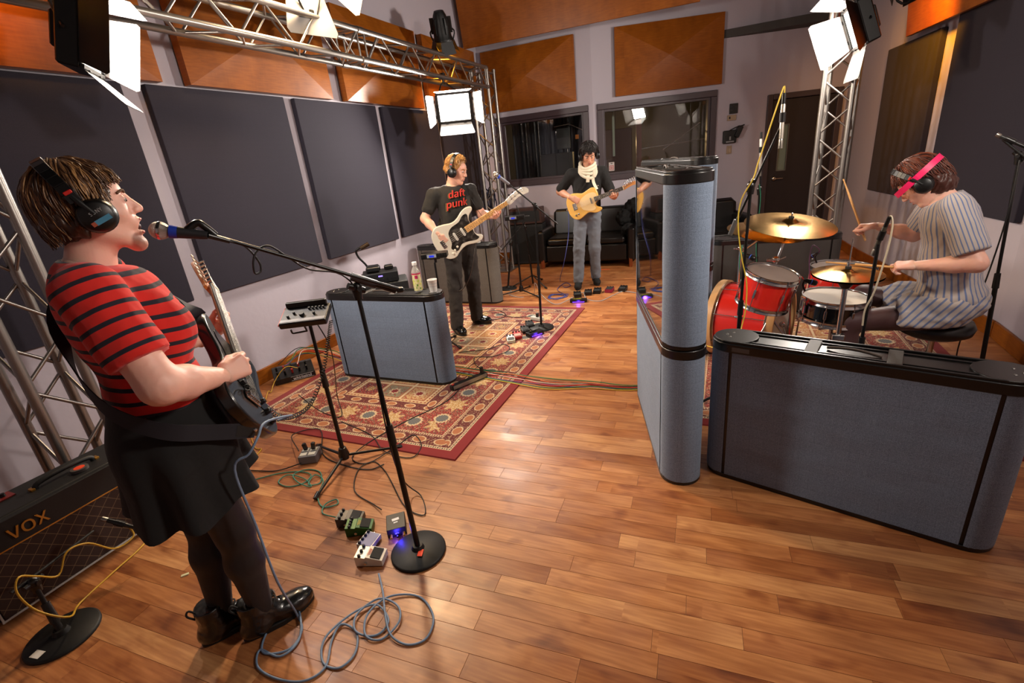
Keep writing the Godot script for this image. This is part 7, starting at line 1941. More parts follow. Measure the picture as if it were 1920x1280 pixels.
func pedal(label: String, at: Vector3, turn: float, sz: Vector3, c: Color, tread: Color, knobs: int, kind := 0, tilt := 0.0, print_ := Color(0, 0, 0, 0)) -> Node3D:
	var o := thing("effect_pedal", label, "effect pedal", at, deg_to_rad(turn))
	o.basis = o.basis * Basis(Vector3.RIGHT, tilt)
	var m := mat("pedal_" + str(c), c, 0.38, 0.3)
	var prof := PackedVector2Array([Vector2(-sz.z / 2, 0.004), Vector2(sz.z / 2, 0.004), Vector2(sz.z / 2, sz.y * 0.62), Vector2(-sz.z * 0.08, sz.y * 0.98), Vector2(-sz.z * 0.12, sz.y * 0.86), Vector2(-sz.z / 2, sz.y)]) if kind == 0 else PackedVector2Array([Vector2(-sz.z / 2, 0.004), Vector2(sz.z / 2, 0.004), Vector2(sz.z / 2, sz.y * 0.8), Vector2(-sz.z / 2, sz.y)])
	part("case", sh().extrude(prof, sz.x, 0.002, Transform3D(Basis(Vector3(0, 0, 1), Vector3(0, 1, 0), Vector3(-1, 0, 0)), Vector3.ZERO), false), m, o)
	if kind == 0:
		part("treadle_pad", sh().box(Vector3(0, sz.y * 0.79 + 0.002, sz.z * 0.24), Vector3(sz.x * 0.84, 0.004, sz.z * 0.36), Basis(Vector3.RIGHT, atan(sz.y * 0.36 / (sz.z * 0.58))), 0.001), mat("pad_" + str(tread), tread, 0.8), o)
	else:
		part("face_print", sh().box(Vector3(0, sz.y * 0.9 + 0.0015, 0), Vector3(sz.x * 0.9, 0.001, sz.z * 0.9), Basis(Vector3.RIGHT, atan(sz.y * 0.2 / sz.z))), mat("pad_" + str(tread), tread, 0.5), o)
	for k in knobs:
		var kx := (k - (knobs - 1) / 2.0) * sz.x * 0.8 / maxf(knobs - 1, 1)
		part("knob", sh().lathe([Vector2(0.0075, 0), Vector2(0.0065, 0.012), Vector2(0.005, 0.0135), Vector2(0, 0.0135)], 10, Transform3D(Basis(), Vector3(kx, sz.y * 0.93, -sz.z * 0.33))), mat("knob_black", Color(0.03, 0.03, 0.03), 0.4), o)
	for sd in [-1.0, 1.0]:
		part("jack", sh().rod(Vector3(sz.x * 0.5 * sd, sz.y * 0.45, -sz.z * 0.1), Vector3((sz.x * 0.5 + 0.01) * sd, sz.y * 0.45, -sz.z * 0.1), 0.007, -1, 8), chrome_m(), o)
	if print_.a > 0.0:
		for k in 3: part("print_mark", sh().box(Vector3(0, sz.y * (0.965 - 0.03 * k) + 0.0005, sz.z * (-0.03 + 0.045 * k)), Vector3(sz.x * (0.55 - 0.1 * k), 0.001, sz.z * 0.025), Basis(Vector3.RIGHT, atan(sz.y * 0.36 / (sz.z * 0.58)))), mat("ink_" + str(print_), print_, 0.6), o)
	return o

func cue_mixer(label: String, at: Vector3, turn: float, tilt := 0.35) -> Node3D:   # a small personal mixer: wedge box, knobs, lit display
	var o := thing("cue_mixer", label, "mixer", at, deg_to_rad(turn))
	o.basis = o.basis * Basis(Vector3.RIGHT, tilt)
	part("case", sh().box(Vector3(0, 0, 0), Vector3(0.25, 0.035, 0.16), Basis(), 0.006), trim_black(), o)
	part("panel", sh().box(Vector3(0, 0.0185, 0.012), Vector3(0.238, 0.002, 0.125)), mat("panel_grey", Color(0.19, 0.185, 0.2), 0.45), o)
	part("hood", sh().box(Vector3(0, 0.034, -0.068), Vector3(0.22, 0.034, 0.024), Basis(Vector3.RIGHT, -0.3), 0.006), trim_black(), o)
	part("button_strip", sh().box(Vector3(0, 0.0198, 0.058), Vector3(0.235, 0.002, 0.022)), mat("strip_pale", Color(0.5, 0.49, 0.5), 0.4), o)
	part("side_light", sh().box(Vector3(-0.126, 0.008, 0.0), Vector3(0.003, 0.01, 0.155)), mat("edge_red", Color(0.75, 0.25, 0.18), 0.4), o)
	for k in 5: part("knob", sh().rod(Vector3(0.02 + k * 0.019, 0.018, -0.03), Vector3(0.02 + k * 0.019, 0.034, -0.03), 0.006, -1, 8), mat("knob_black", Color(0.03, 0.03, 0.03), 0.4), o)
	for q in [[-0.08, 0.03, 0.007], [-0.055, 0.0, 0.007], [-0.01, 0.018, 0.014], [0.055, 0.02, 0.007]]: part("knob", sh().rod(Vector3(q[0], 0.018, q[1]), Vector3(q[0], 0.036, q[1]), q[2], -1, 10), mats.knob_black, o)
	part("hook", sh().tube([Vector3(-0.02, -0.02, 0.03), Vector3(-0.015, -0.075, 0.03), Vector3(-0.025, -0.08, 0.03), Vector3(-0.085, -0.085, 0.03), Vector3(-0.095, -0.08, 0.03), Vector3(-0.095, -0.06, 0.03)], 0.005, 6, 3), trim_black(), o)
	return o

func rack_mixer(label: String, at: Vector3, turn: float) -> void:   # the same kind of mixer seen from behind its lit front
	var o := thing("cue_mixer", label, "mixer", at, deg_to_rad(turn))
	part("case", sh().box(Vector3.ZERO, Vector3(0.24, 0.05, 0.13), Basis(), 0.006), trim_black(), o)
	part("display", sh().box(Vector3(-0.02, 0.002, 0.066), Vector3(0.085, 0.03, 0.003)), mat("display_pale", Color(0.55, 0.57, 0.62), 0.3), o)
	part("screen", sh().box(Vector3(-0.02, 0.0, 0.068), Vector3(0.045, 0.018, 0.002)), mat("screen_glow", Color(0.1, 0.15, 0.6), 0.3, 0.0, {"emission_enabled": true, "emission": Color(0.15, 0.25, 1.0), "emission_energy_multiplier": 0.5}), o)
	for q in [[-0.105, 0.0], [0.05, 0.008], [0.075, 0.008], [0.10, 0.0]]: part("knob", sh().rod(Vector3(q[0], q[1], 0.064), Vector3(q[0], q[1], 0.08), 0.009, -1, 10), mat("knob_black", Color(0.03, 0.03, 0.03), 0.4), o)
	part("bracket", sh().rod(Vector3(0, -0.02, 0), Vector3(0, -0.07, 0), 0.013, -1, 10).box(Vector3(0, -0.03, 0), Vector3(0.1, 0.012, 0.07), Basis(), 0.003), trim_black(), o)

func tripod_stand(label: String, base: Vector3, h: float, spread: float, turn := 0.2) -> void:
	var o := thing("tripod_stand", label, "stand", base)
	part("pole", sh().rod(Vector3(0, 0.06, 0), Vector3(0, h * 0.62, 0), 0.0125, -1, 10).rod(Vector3(0, h * 0.6, 0), Vector3(0, h, 0), 0.0095, -1, 10), stand_black(), o)
	part("clutch", sh().rod(Vector3(0, h * 0.58, 0), Vector3(0, h * 0.70, 0), 0.019, 0.014, 10), trim_black(), o)
	part("hub", sh().lathe([Vector2(0, 0.03), Vector2(0.028, 0.035), Vector2(0.034, 0.06), Vector2(0.022, 0.11), Vector2(0, 0.115)], 14), trim_black(), o)
	tripod(o, 0.055, spread, stand_black(), turn)

func cup(label: String, at: Vector3) -> void:
	var o := thing("paper_cup", label, "cup", at)
	part("wall", sh().lathe([Vector2(0, 0.002), Vector2(0.026, 0.001), Vector2(0.037, 0.094), Vector2(0.039, 0.096), Vector2(0.038, 0.099), Vector2(0.0355, 0.096), Vector2(0.025, 0.005), Vector2(0, 0.006)], 28), mat("paper_white", Color(0.84, 0.82, 0.79), 0.6), o)
	for y in [0.046, 0.068]: part("print_line", sh().lathe([Vector2(0.0263 + 0.1183 * y, y), Vector2(0.0265 + 0.1183 * y, y + 0.0025)], 28), mat("print_grey_line", Color(0.6, 0.62, 0.63), 0.6), o)

func gear() -> void:
	var tolex := mat("tolex", Color(0.045, 0.043, 0.045), 0.55)
	# combo amplifier at the near left
	var a := thing("guitar_amplifier", "black combo amplifier with gold piping and diamond grille behind the singer", "amplifier", Vector3(-2.72, 0, -0.79), deg_to_rad(90.5))
	part("cabinet", sh().box(Vector3(0, 0.225, -0.135), Vector3(0.70, 0.43, 0.25), Basis(), 0.012), tolex, a)
	part("control_band", sh().box(Vector3(0, 0.372, 0.0), Vector3(0.69, 0.125, 0.03), Basis(), 0.004), tolex, a)
	var gi := Image.create(128, 128, false, Image.FORMAT_RGB8)
	for y in 128:
		for x in 128:
			var on := ((x + y) % 64) < 4 or posmod(x - y, 64) < 4
			gi.set_pixel(x, y, Color(0.42, 0.34, 0.24) if on else (Color(0.17, 0.10, 0.075) if (x / 2 + y / 2) % 2 else Color(0.21, 0.125, 0.09)))
	part("grille_cloth", sh().box(Vector3(0, 0.16, -0.006), Vector3(0.65, 0.29, 0.02)), mat("grille_cloth", Color(1, 1, 1), 0.85, 0.0, {"albedo_texture": ImageTexture.create_from_image(gi), "uv1_triplanar": true, "uv1_scale": Vector3.ONE * 8.0}), a)
	part("gold_piping", sh().box(Vector3(0, 0.309, 0.012), Vector3(0.68, 0.008, 0.006), Basis(), 0.002), mat("gold", Color(0.72, 0.52, 0.22), 0.3, 0.8), a)
	for q in [[0, 0.014, 0.68, 0.010], [0, 0.0, 0.0, 0.0]]:
		if q[2] > 0: part("white_piping", sh().box(Vector3(q[0], q[1] + 0.004, 0.008), Vector3(q[2], q[3], 0.006), Basis(), 0.002), mat("piping_white", Color(0.7, 0.68, 0.66), 0.5), a)
	for sd in [-1.0, 1.0]: part("white_piping", sh().box(Vector3(0.335 * sd, 0.165, 0.008), Vector3(0.008, 0.29, 0.006), Basis(), 0.002), mats.piping_white, a)
	part("lettering", text_shape("VOX", 60, 0.00115, 0.008), mats.gold, a, Vector3(-0.13, 0.368, 0.018))
	part("handle", sh().tube([Vector3(-0.02, 0.44, -0.12), Vector3(0.0, 0.462, -0.12), Vector3(0.10, 0.47, -0.12), Vector3(0.20, 0.462, -0.12), Vector3(0.22, 0.44, -0.12)], 0.012, 8, 4), tolex, a)
	for x in [-0.03, 0.23]: part("handle_bracket", sh().box(Vector3(x, 0.445, -0.12), Vector3(0.02, 0.015, 0.03), Basis(), 0.004), mats.gold, a)
	part("control_plate", sh().box(Vector3(-0.2, 0.443, -0.20), Vector3(0.26, 0.005, 0.07)), mat("plate_red", Color(0.45, 0.12, 0.10), 0.35), a)
	for k in 6: part("knob", sh().lathe([Vector2(0.011, 0), Vector2(0.009, 0.016), Vector2(0, 0.017)], 10, Transform3D(Basis(), Vector3(-0.30 + k * 0.04, 0.445, -0.20))), trim_black(), a)
	var pk := thing("tape_reel", "grey disc with an orange dot lying on the black amplifier", "disc", Vector3(-2.80, 0.441, -0.93))
	part("disc", sh().lathe([Vector2(0, 0), Vector2(0.035, 0), Vector2(0.035, 0.014), Vector2(0, 0.014)], 24), mat("disc_grey", Color(0.32, 0.3, 0.29), 0.5), pk)
	part("dot", sh().lathe([Vector2(0, 0.0145), Vector2(0.022, 0.0145), Vector2(0, 0.015)], 20), mat("tag_orange", Color(0.95, 0.28, 0.12), 0.6), pk)
	var am := boom_stand("low round based stand with a microphone close to the black amplifier", Vector3(-2.39, 0, -0.515), Vector3(-2.466, 0.243, -0.534), Vector3(-2.457, 0.261, -0.467), Vector3(-2.546, 0.256, -0.792), "round", 0.125)
	part("tape_label", sh().box(Vector3(0.02, 0.0185, 0.09), Vector3(0.045, 0.001, 0.03), turned(10) * Basis(Vector3.RIGHT, 0.06)), mat("paper_white", Color(0.84, 0.82, 0.79), 0.6), am)
	pencil_mic("dark microphone with an orange tab pointing at the amplifier grille", Vector3(-2.501, 0.208, -0.896), Vector3(-2.601, 0.257, -0.857), trim_black())
	cable("yellow cable looping over the low stand in front of the amplifier", [Vector3(-2.501, 0.208, -0.896), Vector3(-2.483, 0.154, -0.891), Vector3(-2.483, 0.155, -0.81), Vector3(-2.483, 0.252, -0.738), Vector3(-2.475, 0.275, -0.663), Vector3(-2.456, 0.213, -0.604), Vector3(-2.441, 0.271, -0.547), Vector3(-2.42, 0.322, -0.499), Vector3(-2.402, 0.277, -0.47), Vector3(-2.373, 0.179, -0.485), Vector3(-2.327, 0.1, -0.541), Vector3(-2.505, 0.01, -0.631), Vector3(-2.563, 0.006, -0.8), Vector3(-2.603, 0.006, -0.944), Vector3(-2.688, 0.006, -1.075), Vector3(-2.742, 0.006, -1.211)], Color(0.75, 0.58, 0.14), 0.004)
	# bass amplifier head and gadgets on the stool behind the blue baffle
	var bs := thing("bass_amplifier", "black bass amplifier head and cabinet behind the blue baffle", "amplifier", Vector3(-3.12, 0.009, -3.78), deg_to_rad(38))
	part("cabinet", sh().box(Vector3(0, 0.33, 0), Vector3(0.50, 0.62, 0.34), Basis(), 0.012), tolex, bs)
	part("grille", sh().box(Vector3(0, 0.28, 0.172), Vector3(0.46, 0.46, 0.006)), mat("grille_black", Color(0.03, 0.03, 0.03), 0.8), bs)
	part("lettering", text_shape("Ampeg", 24, 0.0016, 0.002, 0.0, 0.15), mat("silver", Color(0.85, 0.83, 0.8), 0.2, 1.0), bs, Vector3(0.05, 0.555, 0.174))
	var hd := thing("amplifier_head", "small black amplifier with a lit display on the bass cabinet", "amplifier", Vector3(-3.12, 0.651, -3.78), deg_to_rad(38))
	part("case", sh().box(Vector3(0, 0.05, 0.02), Vector3(0.34, 0.095, 0.26), Basis(), 0.008), trim_black(), hd)
	part("front_panel", sh().box(Vector3(0, 0.05, 0.152), Vector3(0.33, 0.085, 0.006)), mat("panel_dark", Color(0.07, 0.068, 0.07), 0.4), hd)
	part("edge", sh().box(Vector3(0, 0.097, 0.15), Vector3(0.33, 0.006, 0.008)), mat("chrome_dull", Color(0.55, 0.55, 0.54), 0.35, 1.0), hd)
	part("display", sh().box(Vector3(0.0, 0.07, 0.156), Vector3(0.04, 0.012, 0.002)), mat("display_glow", Color(0.5, 0.45, 1), 0.3, 0.0, {"emission_enabled": true, "emission": Color(0.6, 0.5, 1.0), "emission_energy_multiplier": 1.5}), hd)
	for k in 8: part("knob", sh().rod(Vector3(-0.14 + k * 0.04, 0.035, 0.155), Vector3(-0.14 + k * 0.04, 0.035, 0.168), 0.008, -1, 8), mat("knob_black", Color(0.03, 0.03, 0.03), 0.4), hd)
	part("top_block", sh().box(Vector3(-0.06, 0.125, 0.0), Vector3(0.14, 0.06, 0.16), Basis(), 0.02).box(Vector3(0.09, 0.115, -0.04), Vector3(0.09, 0.045, 0.09), Basis(), 0.012), trim_black(), hd)
	var gn := thing("gooseneck_microphone", "black gooseneck with a small bronze microphone beside the bass amplifier", "microphone", Vector3(-3.33, 0.009, -3.62))
	part("neck", sh().tube([Vector3(0.0, 0, 0.0), Vector3(0.02, 0.62, -0.03), Vector3(-3.24, 0.768, -3.752) - gn.position, Vector3(-3.29, 0.901, -3.709) - gn.position, Vector3(-3.295, 0.966, -3.704) - gn.position, Vector3(-3.254, 0.994, -3.743) - gn.position], 0.011, 8, 5), stand_black(), gn)
	part("mic_head", sh().rod(Vector3(-3.264, 0.98, -3.734) - gn.position, Vector3(-3.211, 1.013, -3.802) - gn.position, 0.02, 0.022, 14), mat("mic_bronze", Color(0.24, 0.18, 0.12), 0.35, 0.6), gn)
	part("foot_plate", sh().lathe([Vector2(0, 0), Vector2(0.08, 0), Vector2(0.08, 0.01), Vector2(0, 0.012)], 20), stand_black(), gn)
	# things on the baffles
	var bt := thing("juice_bottle", "clear plastic bottle with a fruit label on the blue baffle", "bottle", Vector3(-2.145, 0.762, -3.005))
	part("bottle_wall", sh().lathe([Vector2(0, 0.001), Vector2(0.031, 0.002), Vector2(0.033, 0.01), Vector2(0.033, 0.15), Vector2(0.030, 0.165), Vector2(0.016, 0.19), Vector2(0.0145, 0.2), Vector2(0.0145, 0.208), Vector2(0, 0.208)], 24), mat("bottle_clear", Color(0.85, 0.84, 0.8, 0.35), 0.1, 0.0, {"transparency": BaseMaterial3D.TRANSPARENCY_ALPHA}), bt)
	var li := Image.create(96, 96, false, Image.FORMAT_RGB8)
	li.fill(Color(0.82, 0.78, 0.58))
	var lr := RandomNumberGenerator.new(); lr.seed = 9
	for k in 46:
		var cx := lr.randi_range(0, 90); var cy := lr.randi_range(20, 88); var s := lr.randi_range(4, 9)
		li.fill_rect(Rect2i(cx, cy, s, s + 2), [Color(0.85, 0.74, 0.15), Color(0.72, 0.78, 0.25), Color(0.9, 0.86, 0.6), Color(0.3, 0.5, 0.12)][lr.randi() % 4])
	li.fill_rect(Rect2i(0, 88, 96, 8), Color(0.72, 0.12, 0.3)); li.fill_rect(Rect2i(20, 4, 22, 18), Color(0.72, 0.12, 0.35)); li.fill_rect(Rect2i(66, 4, 22, 18), Color(0.72, 0.12, 0.35))
	part("label_sleeve", sh().lathe([Vector2(0.0336, 0.012), Vector2(0.0336, 0.146)], 24), mat("fruit_label", Color(1, 1, 1), 0.45, 0.0, {"albedo_texture": ImageTexture.create_from_image(li), "uv1_scale": Vector3(2, -7.4, 1)}), bt)
	part("cap", sh().lathe([Vector2(0, 0.205), Vector2(0.0185, 0.205), Vector2(0.0185, 0.226), Vector2(0.017, 0.229), Vector2(0, 0.229)], 24), mat("paper_white", Color(0.84, 0.82, 0.79), 0.6), bt)
	cup("white paper cup beside the juice bottle on the blue baffle", Vector3(-2.01, 0.757, -3.005))
	cup("white paper cup on the grey baffle behind the bassist", Vector3(-2.735, 0.75, -5.22))
	# personal mixers on stands
	tripod_stand("thin black tripod stand carrying the grey mixer near the singer", Vector3(-2.057, 0, -1.828), 0.90, 0.33, -0.75)
	cue_mixer("grey personal mixer with black knobs on the thin tripod stand", Vector3(-2.06, 0.955, -1.82), 28.0)
	tripod_stand("black tripod stand carrying a mixer in front of the bassist", Vector3(-2.44, 0.009, -3.74), 0.82, 0.2, 0.4)
	rack_mixer("black mixer with a small blue screen in front of the bassist's hip", Vector3(-2.44, 0.895, -3.76), 24.0)
	tripod_stand("black tripod stand carrying a mixer between bassist and sofa", Vector3(-2.39, 0, -5.60), 0.92, 0.33, 0.5)
	rack_mixer("black mixer with a pale screen on the stand before the sofa", Vector3(-2.37, 0.985, -5.56), 20.0)
	coil("black coiled cord hanging from the singer's guitar to the mixer stand", [Vector3(-1.443, 1.007, -0.961), Vector3(-1.599, 0.854, -1.102), Vector3(-1.777, 0.645, -1.313), Vector3(-1.922, 0.552, -1.573), Vector3(-1.97, 0.649, -1.75), Vector3(-1.986, 0.795, -1.857), Vector3(-1.966, 0.907, -1.896)], 0.009, 70)
	# floor boxes
	var pb := thing("power_box", "grey metal power outlet box with black plugs by the mixer stand", "power box", Vector3(-2.315, 0, -1.80), deg_to_rad(28))
	part("case", sh().box(Vector3(0, 0.03, 0), Vector3(0.115, 0.058, 0.115), Basis(), 0.008), mat("box_grey", Color(0.40, 0.39, 0.40), 0.45, 0.4), pb)
	for q in [[-0.026, -0.02], [0.026, -0.02], [-0.026, 0.028], [0.026, 0.028]]: part("socket", sh().box(Vector3(q[0], 0.0605, q[1]), Vector3(0.04, 0.003, 0.034), Basis(), 0.001), mat("socket_white", Color(0.75, 0.74, 0.7), 0.4), pb)
	for q in [[-0.026, -0.02, 0.5], [0.026, -0.02, -0.4]]: part("plug", sh().box(Vector3(q[0], 0.085, q[1]), Vector3(0.024, 0.048, 0.024), Basis(Vector3.BACK, q[2] * 0.3), 0.005), trim_black(), pb)
	var sb := thing("stage_box", "black stage box labelled whirlwind full of plugs by the wall", "stage box", Vector3(-3.50, 0, -2.80), deg_to_rad(52))
	part("case", sh().extrude(PackedVector2Array([Vector2(-0.09, 0.005), Vector2(0.10, 0.005), Vector2(0.10, 0.05), Vector2(-0.05, 0.11), Vector2(-0.09, 0.11)]), 0.34, 0.006, Transform3D(Basis(Vector3(0, 0, 1), Vector3(0, 1, 0), Vector3(-1, 0, 0)), Vector3.ZERO), false), trim_black(), sb)
	part("lettering", text_shape("whirlwind", 24, 0.00135, 0.002), mat("print_white", Color(0.85, 0.85, 0.85), 0.5), sb, Vector3(0.06, 0.027, 0.1005))
	part("logo_frame", sh().box(Vector3(0.06, 0.046, 0.1), Vector3(0.19, 0.002, 0.002)).box(Vector3(0.06, 0.010, 0.1), Vector3(0.19, 0.002, 0.002)), mats.print_white, sb)
	for k in 10:
		part("plug", sh().rod(Vector3(-0.13 + (k % 5) * 0.06, 0.09 - 0.025 * (k / 5), 0.0 + 0.05 * (k / 5)), Vector3(-0.13 + (k % 5) * 0.06, 0.14 - 0.025 * (k / 5), 0.03 + 0.05 * (k / 5)), 0.009, -1, 8), mat("plug_red", Color(0.6, 0.1, 0.08), 0.5) if k in [1, 3, 7] else stand_black(), sb)
	var cols := [Color(0.80, 0.66, 0.2), Color(0.08, 0.42, 0.30), Color(0.42, 0.2, 0.42), Color(0.75, 0.1, 0.08), Color(0.78, 0.72, 0.66), Color(0.06, 0.06, 0.06), Color(0.85, 0.4, 0.2), Color(0.08, 0.45, 0.25)]
	var names := ["yellow", "green", "purple", "red", "white", "black", "orange", "teal"]
	var r := RandomNumberGenerator.new(); r.seed = 17
	for k in 8:   # from the stage box under the blue baffle, over the rug and across the boards to the tall baffle
		var p := [Vector3(-3.62 + (k % 5) * 0.045, 0.13, -2.86 + (k % 3) * 0.05), Vector3(-3.5 + r.randf_range(-0.05, 0.05), 0.16 + r.randf() * 0.08, -2.95), Vector3(-3.32, 0.1 + r.randf() * 0.05, -3.05 - k * 0.01), Vector3(-3.12, 0.016 + k * 0.002, -3.14 - k * 0.012), Vector3(-2.4, 0.015 + k * 0.001, -3.17 - k * 0.014 + r.randf_range(-0.01, 0.01)), Vector3(-1.80, 0.014, -3.10 - k * 0.02 + r.randf_range(-0.02, 0.02)), Vector3(-1.50, 0.014, -3.06 - k * 0.022 + r.randf_range(-0.03, 0.03)), Vector3(-1.15, 0.006, -3.03 - k * 0.020 + r.randf_range(-0.03, 0.03)), Vector3(-0.85, 0.006 + (k % 2) * 0.004, -3.08 - k * 0.016 + r.randf_range(-0.03, 0.03)), Vector3(-0.56, 0.006 + (k % 2) * 0.005, -3.12 - k * 0.010), Vector3(-0.2, 0.006, -3.25 - k * 0.012)]
		cable("%s cable of the bundle running over the rug to the tall baffle" % names[k], p, cols[k])
	cable("yellow cable running from the stage box along the boards", [Vector3(-3.415, 0.1, -2.793), Vector3(-3.479, 0.14, -2.715), Vector3(-3.517, 0.05, -2.601), Vector3(-3.449, 0.01, -2.489), Vector3(-3.485, 0.014, -2.493), Vector3(-3.344, 0.006, -2.326), Vector3(-3.106, 0.006, -2.003), Vector3(-2.822, 0.006, -1.803), Vector3(-2.752, 0.006, -1.795), Vector3(-2.714, 0.006, -1.68), Vector3(-2.69, 0.006, -1.472)], Color(0.78, 0.62, 0.16))
	cable("teal cable coiled on the boards near the singer's pedals", [Vector3(-2.683, 0.006, -1.396), Vector3(-2.525, 0.006, -1.506), Vector3(-2.403, 0.006, -1.614), Vector3(-2.284, 0.006, -1.668), Vector3(-2.175, 0.01, -1.659), Vector3(-2.162, 0.006, -1.59), Vector3(-2.231, 0.006, -1.536), Vector3(-2.328, 0.006, -1.555), Vector3(-2.319, 0.01, -1.62), Vector3(-2.189, 0.01, -1.619), Vector3(-2.092, 0.006, -1.575), Vector3(-2.186, 0.012, -1.576), Vector3(-2.283, 0.012, -1.627), Vector3(-2.25, 0.006, -1.699), Vector3(-2.144, 0.006, -1.7), Vector3(-2.065, 0.006, -1.617), Vector3(-2.121, 0.008, -1.584), Vector3(-2.149, 0.012, -1.663), Vector3(-2.064, 0.006, -1.642), Vector3(-1.985, 0.006, -1.518), Vector3(-1.89, 0.006, -1.455), Vector3(-1.827, 0.006, -1.495), Vector3(-1.859, 0.008, -1.524), Vector3(-1.885, 0.012, -1.471), Vector3(-1.852, 0.006, -1.415), Vector3(-1.736, 0.02, -1.399)], Color(0.14, 0.45, 0.38), 0.0035, 6)
	for q in [["black cable looping round the foot of the mixer stand", [Vector3(-1.86, 0.015, -3.098), Vector3(-1.825, 0.012, -2.685), Vector3(-1.967, 0.012, -2.335), Vector3(-2.054, 0.012, -2.038), Vector3(-2.05, 0.006, -1.876), Vector3(-1.909, 0.006, -1.856), Vector3(-1.838, 0.012, -2.06), Vector3(-1.807, 0.012, -2.197), Vector3(-1.681, 0.012, -2.099), Vector3(-1.677, 0.006, -1.973), Vector3(-1.887, 0.012, -1.986), Vector3(-2.102, 0.012, -2.125), Vector3(-2.444, 0.012, -2.224)]], ["black cable from the power box to the mixer stand foot", [Vector3(-2.356, 0.08, -1.763), Vector3(-2.658, 0.02, -1.977), Vector3(-2.509, 0.02, -2.084), Vector3(-2.28, 0.006, -1.865), Vector3(-2.07, 0.006, -1.802), Vector3(-1.865, 0.006, -1.801), Vector3(-1.802, 0.006, -1.873)]], ["black mains lead lying between singer and power box", [Vector3(-2.319, 0.02, -1.728), Vector3(-2.431, 0.006, -1.639), Vector3(-2.571, 0.006, -1.602), Vector3(-2.725, 0.006, -1.572)]], ["black lead hanging down from the mixer to the stage box", [Vector3(-2.043, 0.924, -1.857), Vector3(-2.09, 0.681, -1.961), Vector3(-2.644, 0.1, -2.43), Vector3(-2.489, 0.02, -2.277), Vector3(-2.735, 0.012, -2.317), Vector3(-3.142, 0.012, -2.499)]], ["black cable coiled on the rug behind the bassist's shoe", [Vector3(-2.549, 0.015, -4.755), Vector3(-2.376, 0.015, -4.831), Vector3(-2.206, 0.015, -4.647), Vector3(-2.318, 0.015, -4.486), Vector3(-2.509, 0.02, -4.604), Vector3(-2.399, 0.02, -4.732), Vector3(-2.115, 0.015, -4.617), Vector3(-1.875, 0.015, -4.659)]], ["thin black lead curling on the rug beside the bassist's pedals", [Vector3(-2.217, 0.015, -3.564), Vector3(-1.987, 0.015, -3.666), Vector3(-1.863, 0.015, -3.821), Vector3(-1.757, 0.015, -3.701), Vector3(-1.837, 0.015, -3.523), Vector3(-2, 0.015, -3.471), Vector3(-1.843, 0.015, -3.263), Vector3(-1.581, 0.015, -3.234)]]]:
		cable(q[0], q[1], Color(0.035, 0.033, 0.033), 0.0034)
	# the singer's pedals
	pedal("grey effect pedal with a teal cable plugged into it", Vector3(-1.655, 0, -1.41), 112, Vector3(0.075, 0.055, 0.125), Color(0.24, 0.23, 0.22), Color(0.12, 0.12, 0.12), 3)
	pedal("green effect pedal with four black knobs beside the grey one", Vector3(-1.565, 0, -1.375), 118, Vector3(0.073, 0.055, 0.125), Color(0.12, 0.30, 0.10), Color(0.08, 0.08, 0.07), 4, 0, 0.0, Color(0.62, 0.52, 0.12))
	pedal("small silver effect pedal with a blue print and a row of knobs", Vector3(-1.463, 0, -1.315), 95, Vector3(0.09, 0.035, 0.075), Color(0.62, 0.62, 0.62), Color(0.45, 0.46, 0.62), 4, 1)
	pedal("white effect pedal with a grey cable plugged into it", Vector3(-1.385, 0, -1.235), 108, Vector3(0.073, 0.055, 0.125), Color(0.74, 0.72, 0.68), Color(0.08, 0.08, 0.08), 3, 0, 0.0, Color(0.75, 0.35, 0.25))
	var ps := thing("power_supply", "black pedal power supply box glowing blue at its sockets", "power supply", Vector3(-1.395, 0, -1.44), deg_to_rad(-52))
	part("case", sh().box(Vector3(0, 0.026, 0), Vector3(0.115, 0.048, 0.09), Basis(), 0.003), mat("psu_brown", Color(0.10, 0.088, 0.08), 0.5), ps)
	part("print_mark", sh().box(Vector3(-0.01, 0.0505, 0), Vector3(0.018, 0.001, 0.034), turned(8)).box(Vector3(0.012, 0.0505, 0), Vector3(0.008, 0.001, 0.02), turned(8)), mat("print_white", Color(0.85, 0.85, 0.85), 0.5), ps)
	part("blue_lamp", sh().ball(Vector3(0.058, 0.022, 0.0), Vector3(0.003, 0.004, 0.010), 10, 6), mat("glow_blue", Color(0.2, 0.2, 1), 0.3, 0.0, {"emission_enabled": true, "emission": Color(0.22, 0.18, 1.0), "emission_energy_multiplier": 6.0}), ps)
	for k in 3: part("plug", sh().rod(Vector3(0.058, 0.018, -0.032 + k * 0.03), Vector3(0.08, 0.018, -0.032 + k * 0.03), 0.006, -1, 8), mat("plug_amber", Color(0.7, 0.5, 0.15), 0.4) if k != 1 else stand_black(), ps)
	var bl := OmniLight3D.new(); bl.name = "blue_light"; bl.light_color = Color(0.25, 0.2, 1.0); bl.light_energy = 0.012; bl.light_size = 0.01; bl.shadow_enabled = true; bl.omni_range = 12.0; bl.omni_attenuation = 2.0
	ps.add_child(bl); bl.position = Vector3(0.075, 0.026, 0.0)
	# on the rug by the bassist
	for q in [[Vector3(-1.83, 0.009, -3.912), 30.0, Color(0.70, 0.68, 0.62), Color(0.3, 0.3, 0.3), "white effect pedal on the rug nearest the blue baffle"], [Vector3(-1.806, 0.009, -4.017), 35.0, Color(0.62, 0.12, 0.12), Color(0.75, 0.6, 0.55), "red effect pedal on the rug between white and black ones"], [Vector3(-1.788, 0.009, -4.188), 35.0, Color(0.06, 0.06, 0.06), Color(0.15, 0.15, 0.15), "black effect pedal on the rug behind the power strip"], [Vector3(-1.797, 0.009, -4.349), 35.0, Color(0.10, 0.10, 0.10), Color(0.06, 0.06, 0.06), "dark effect pedal with four knobs on the rug under the round stand"]]:
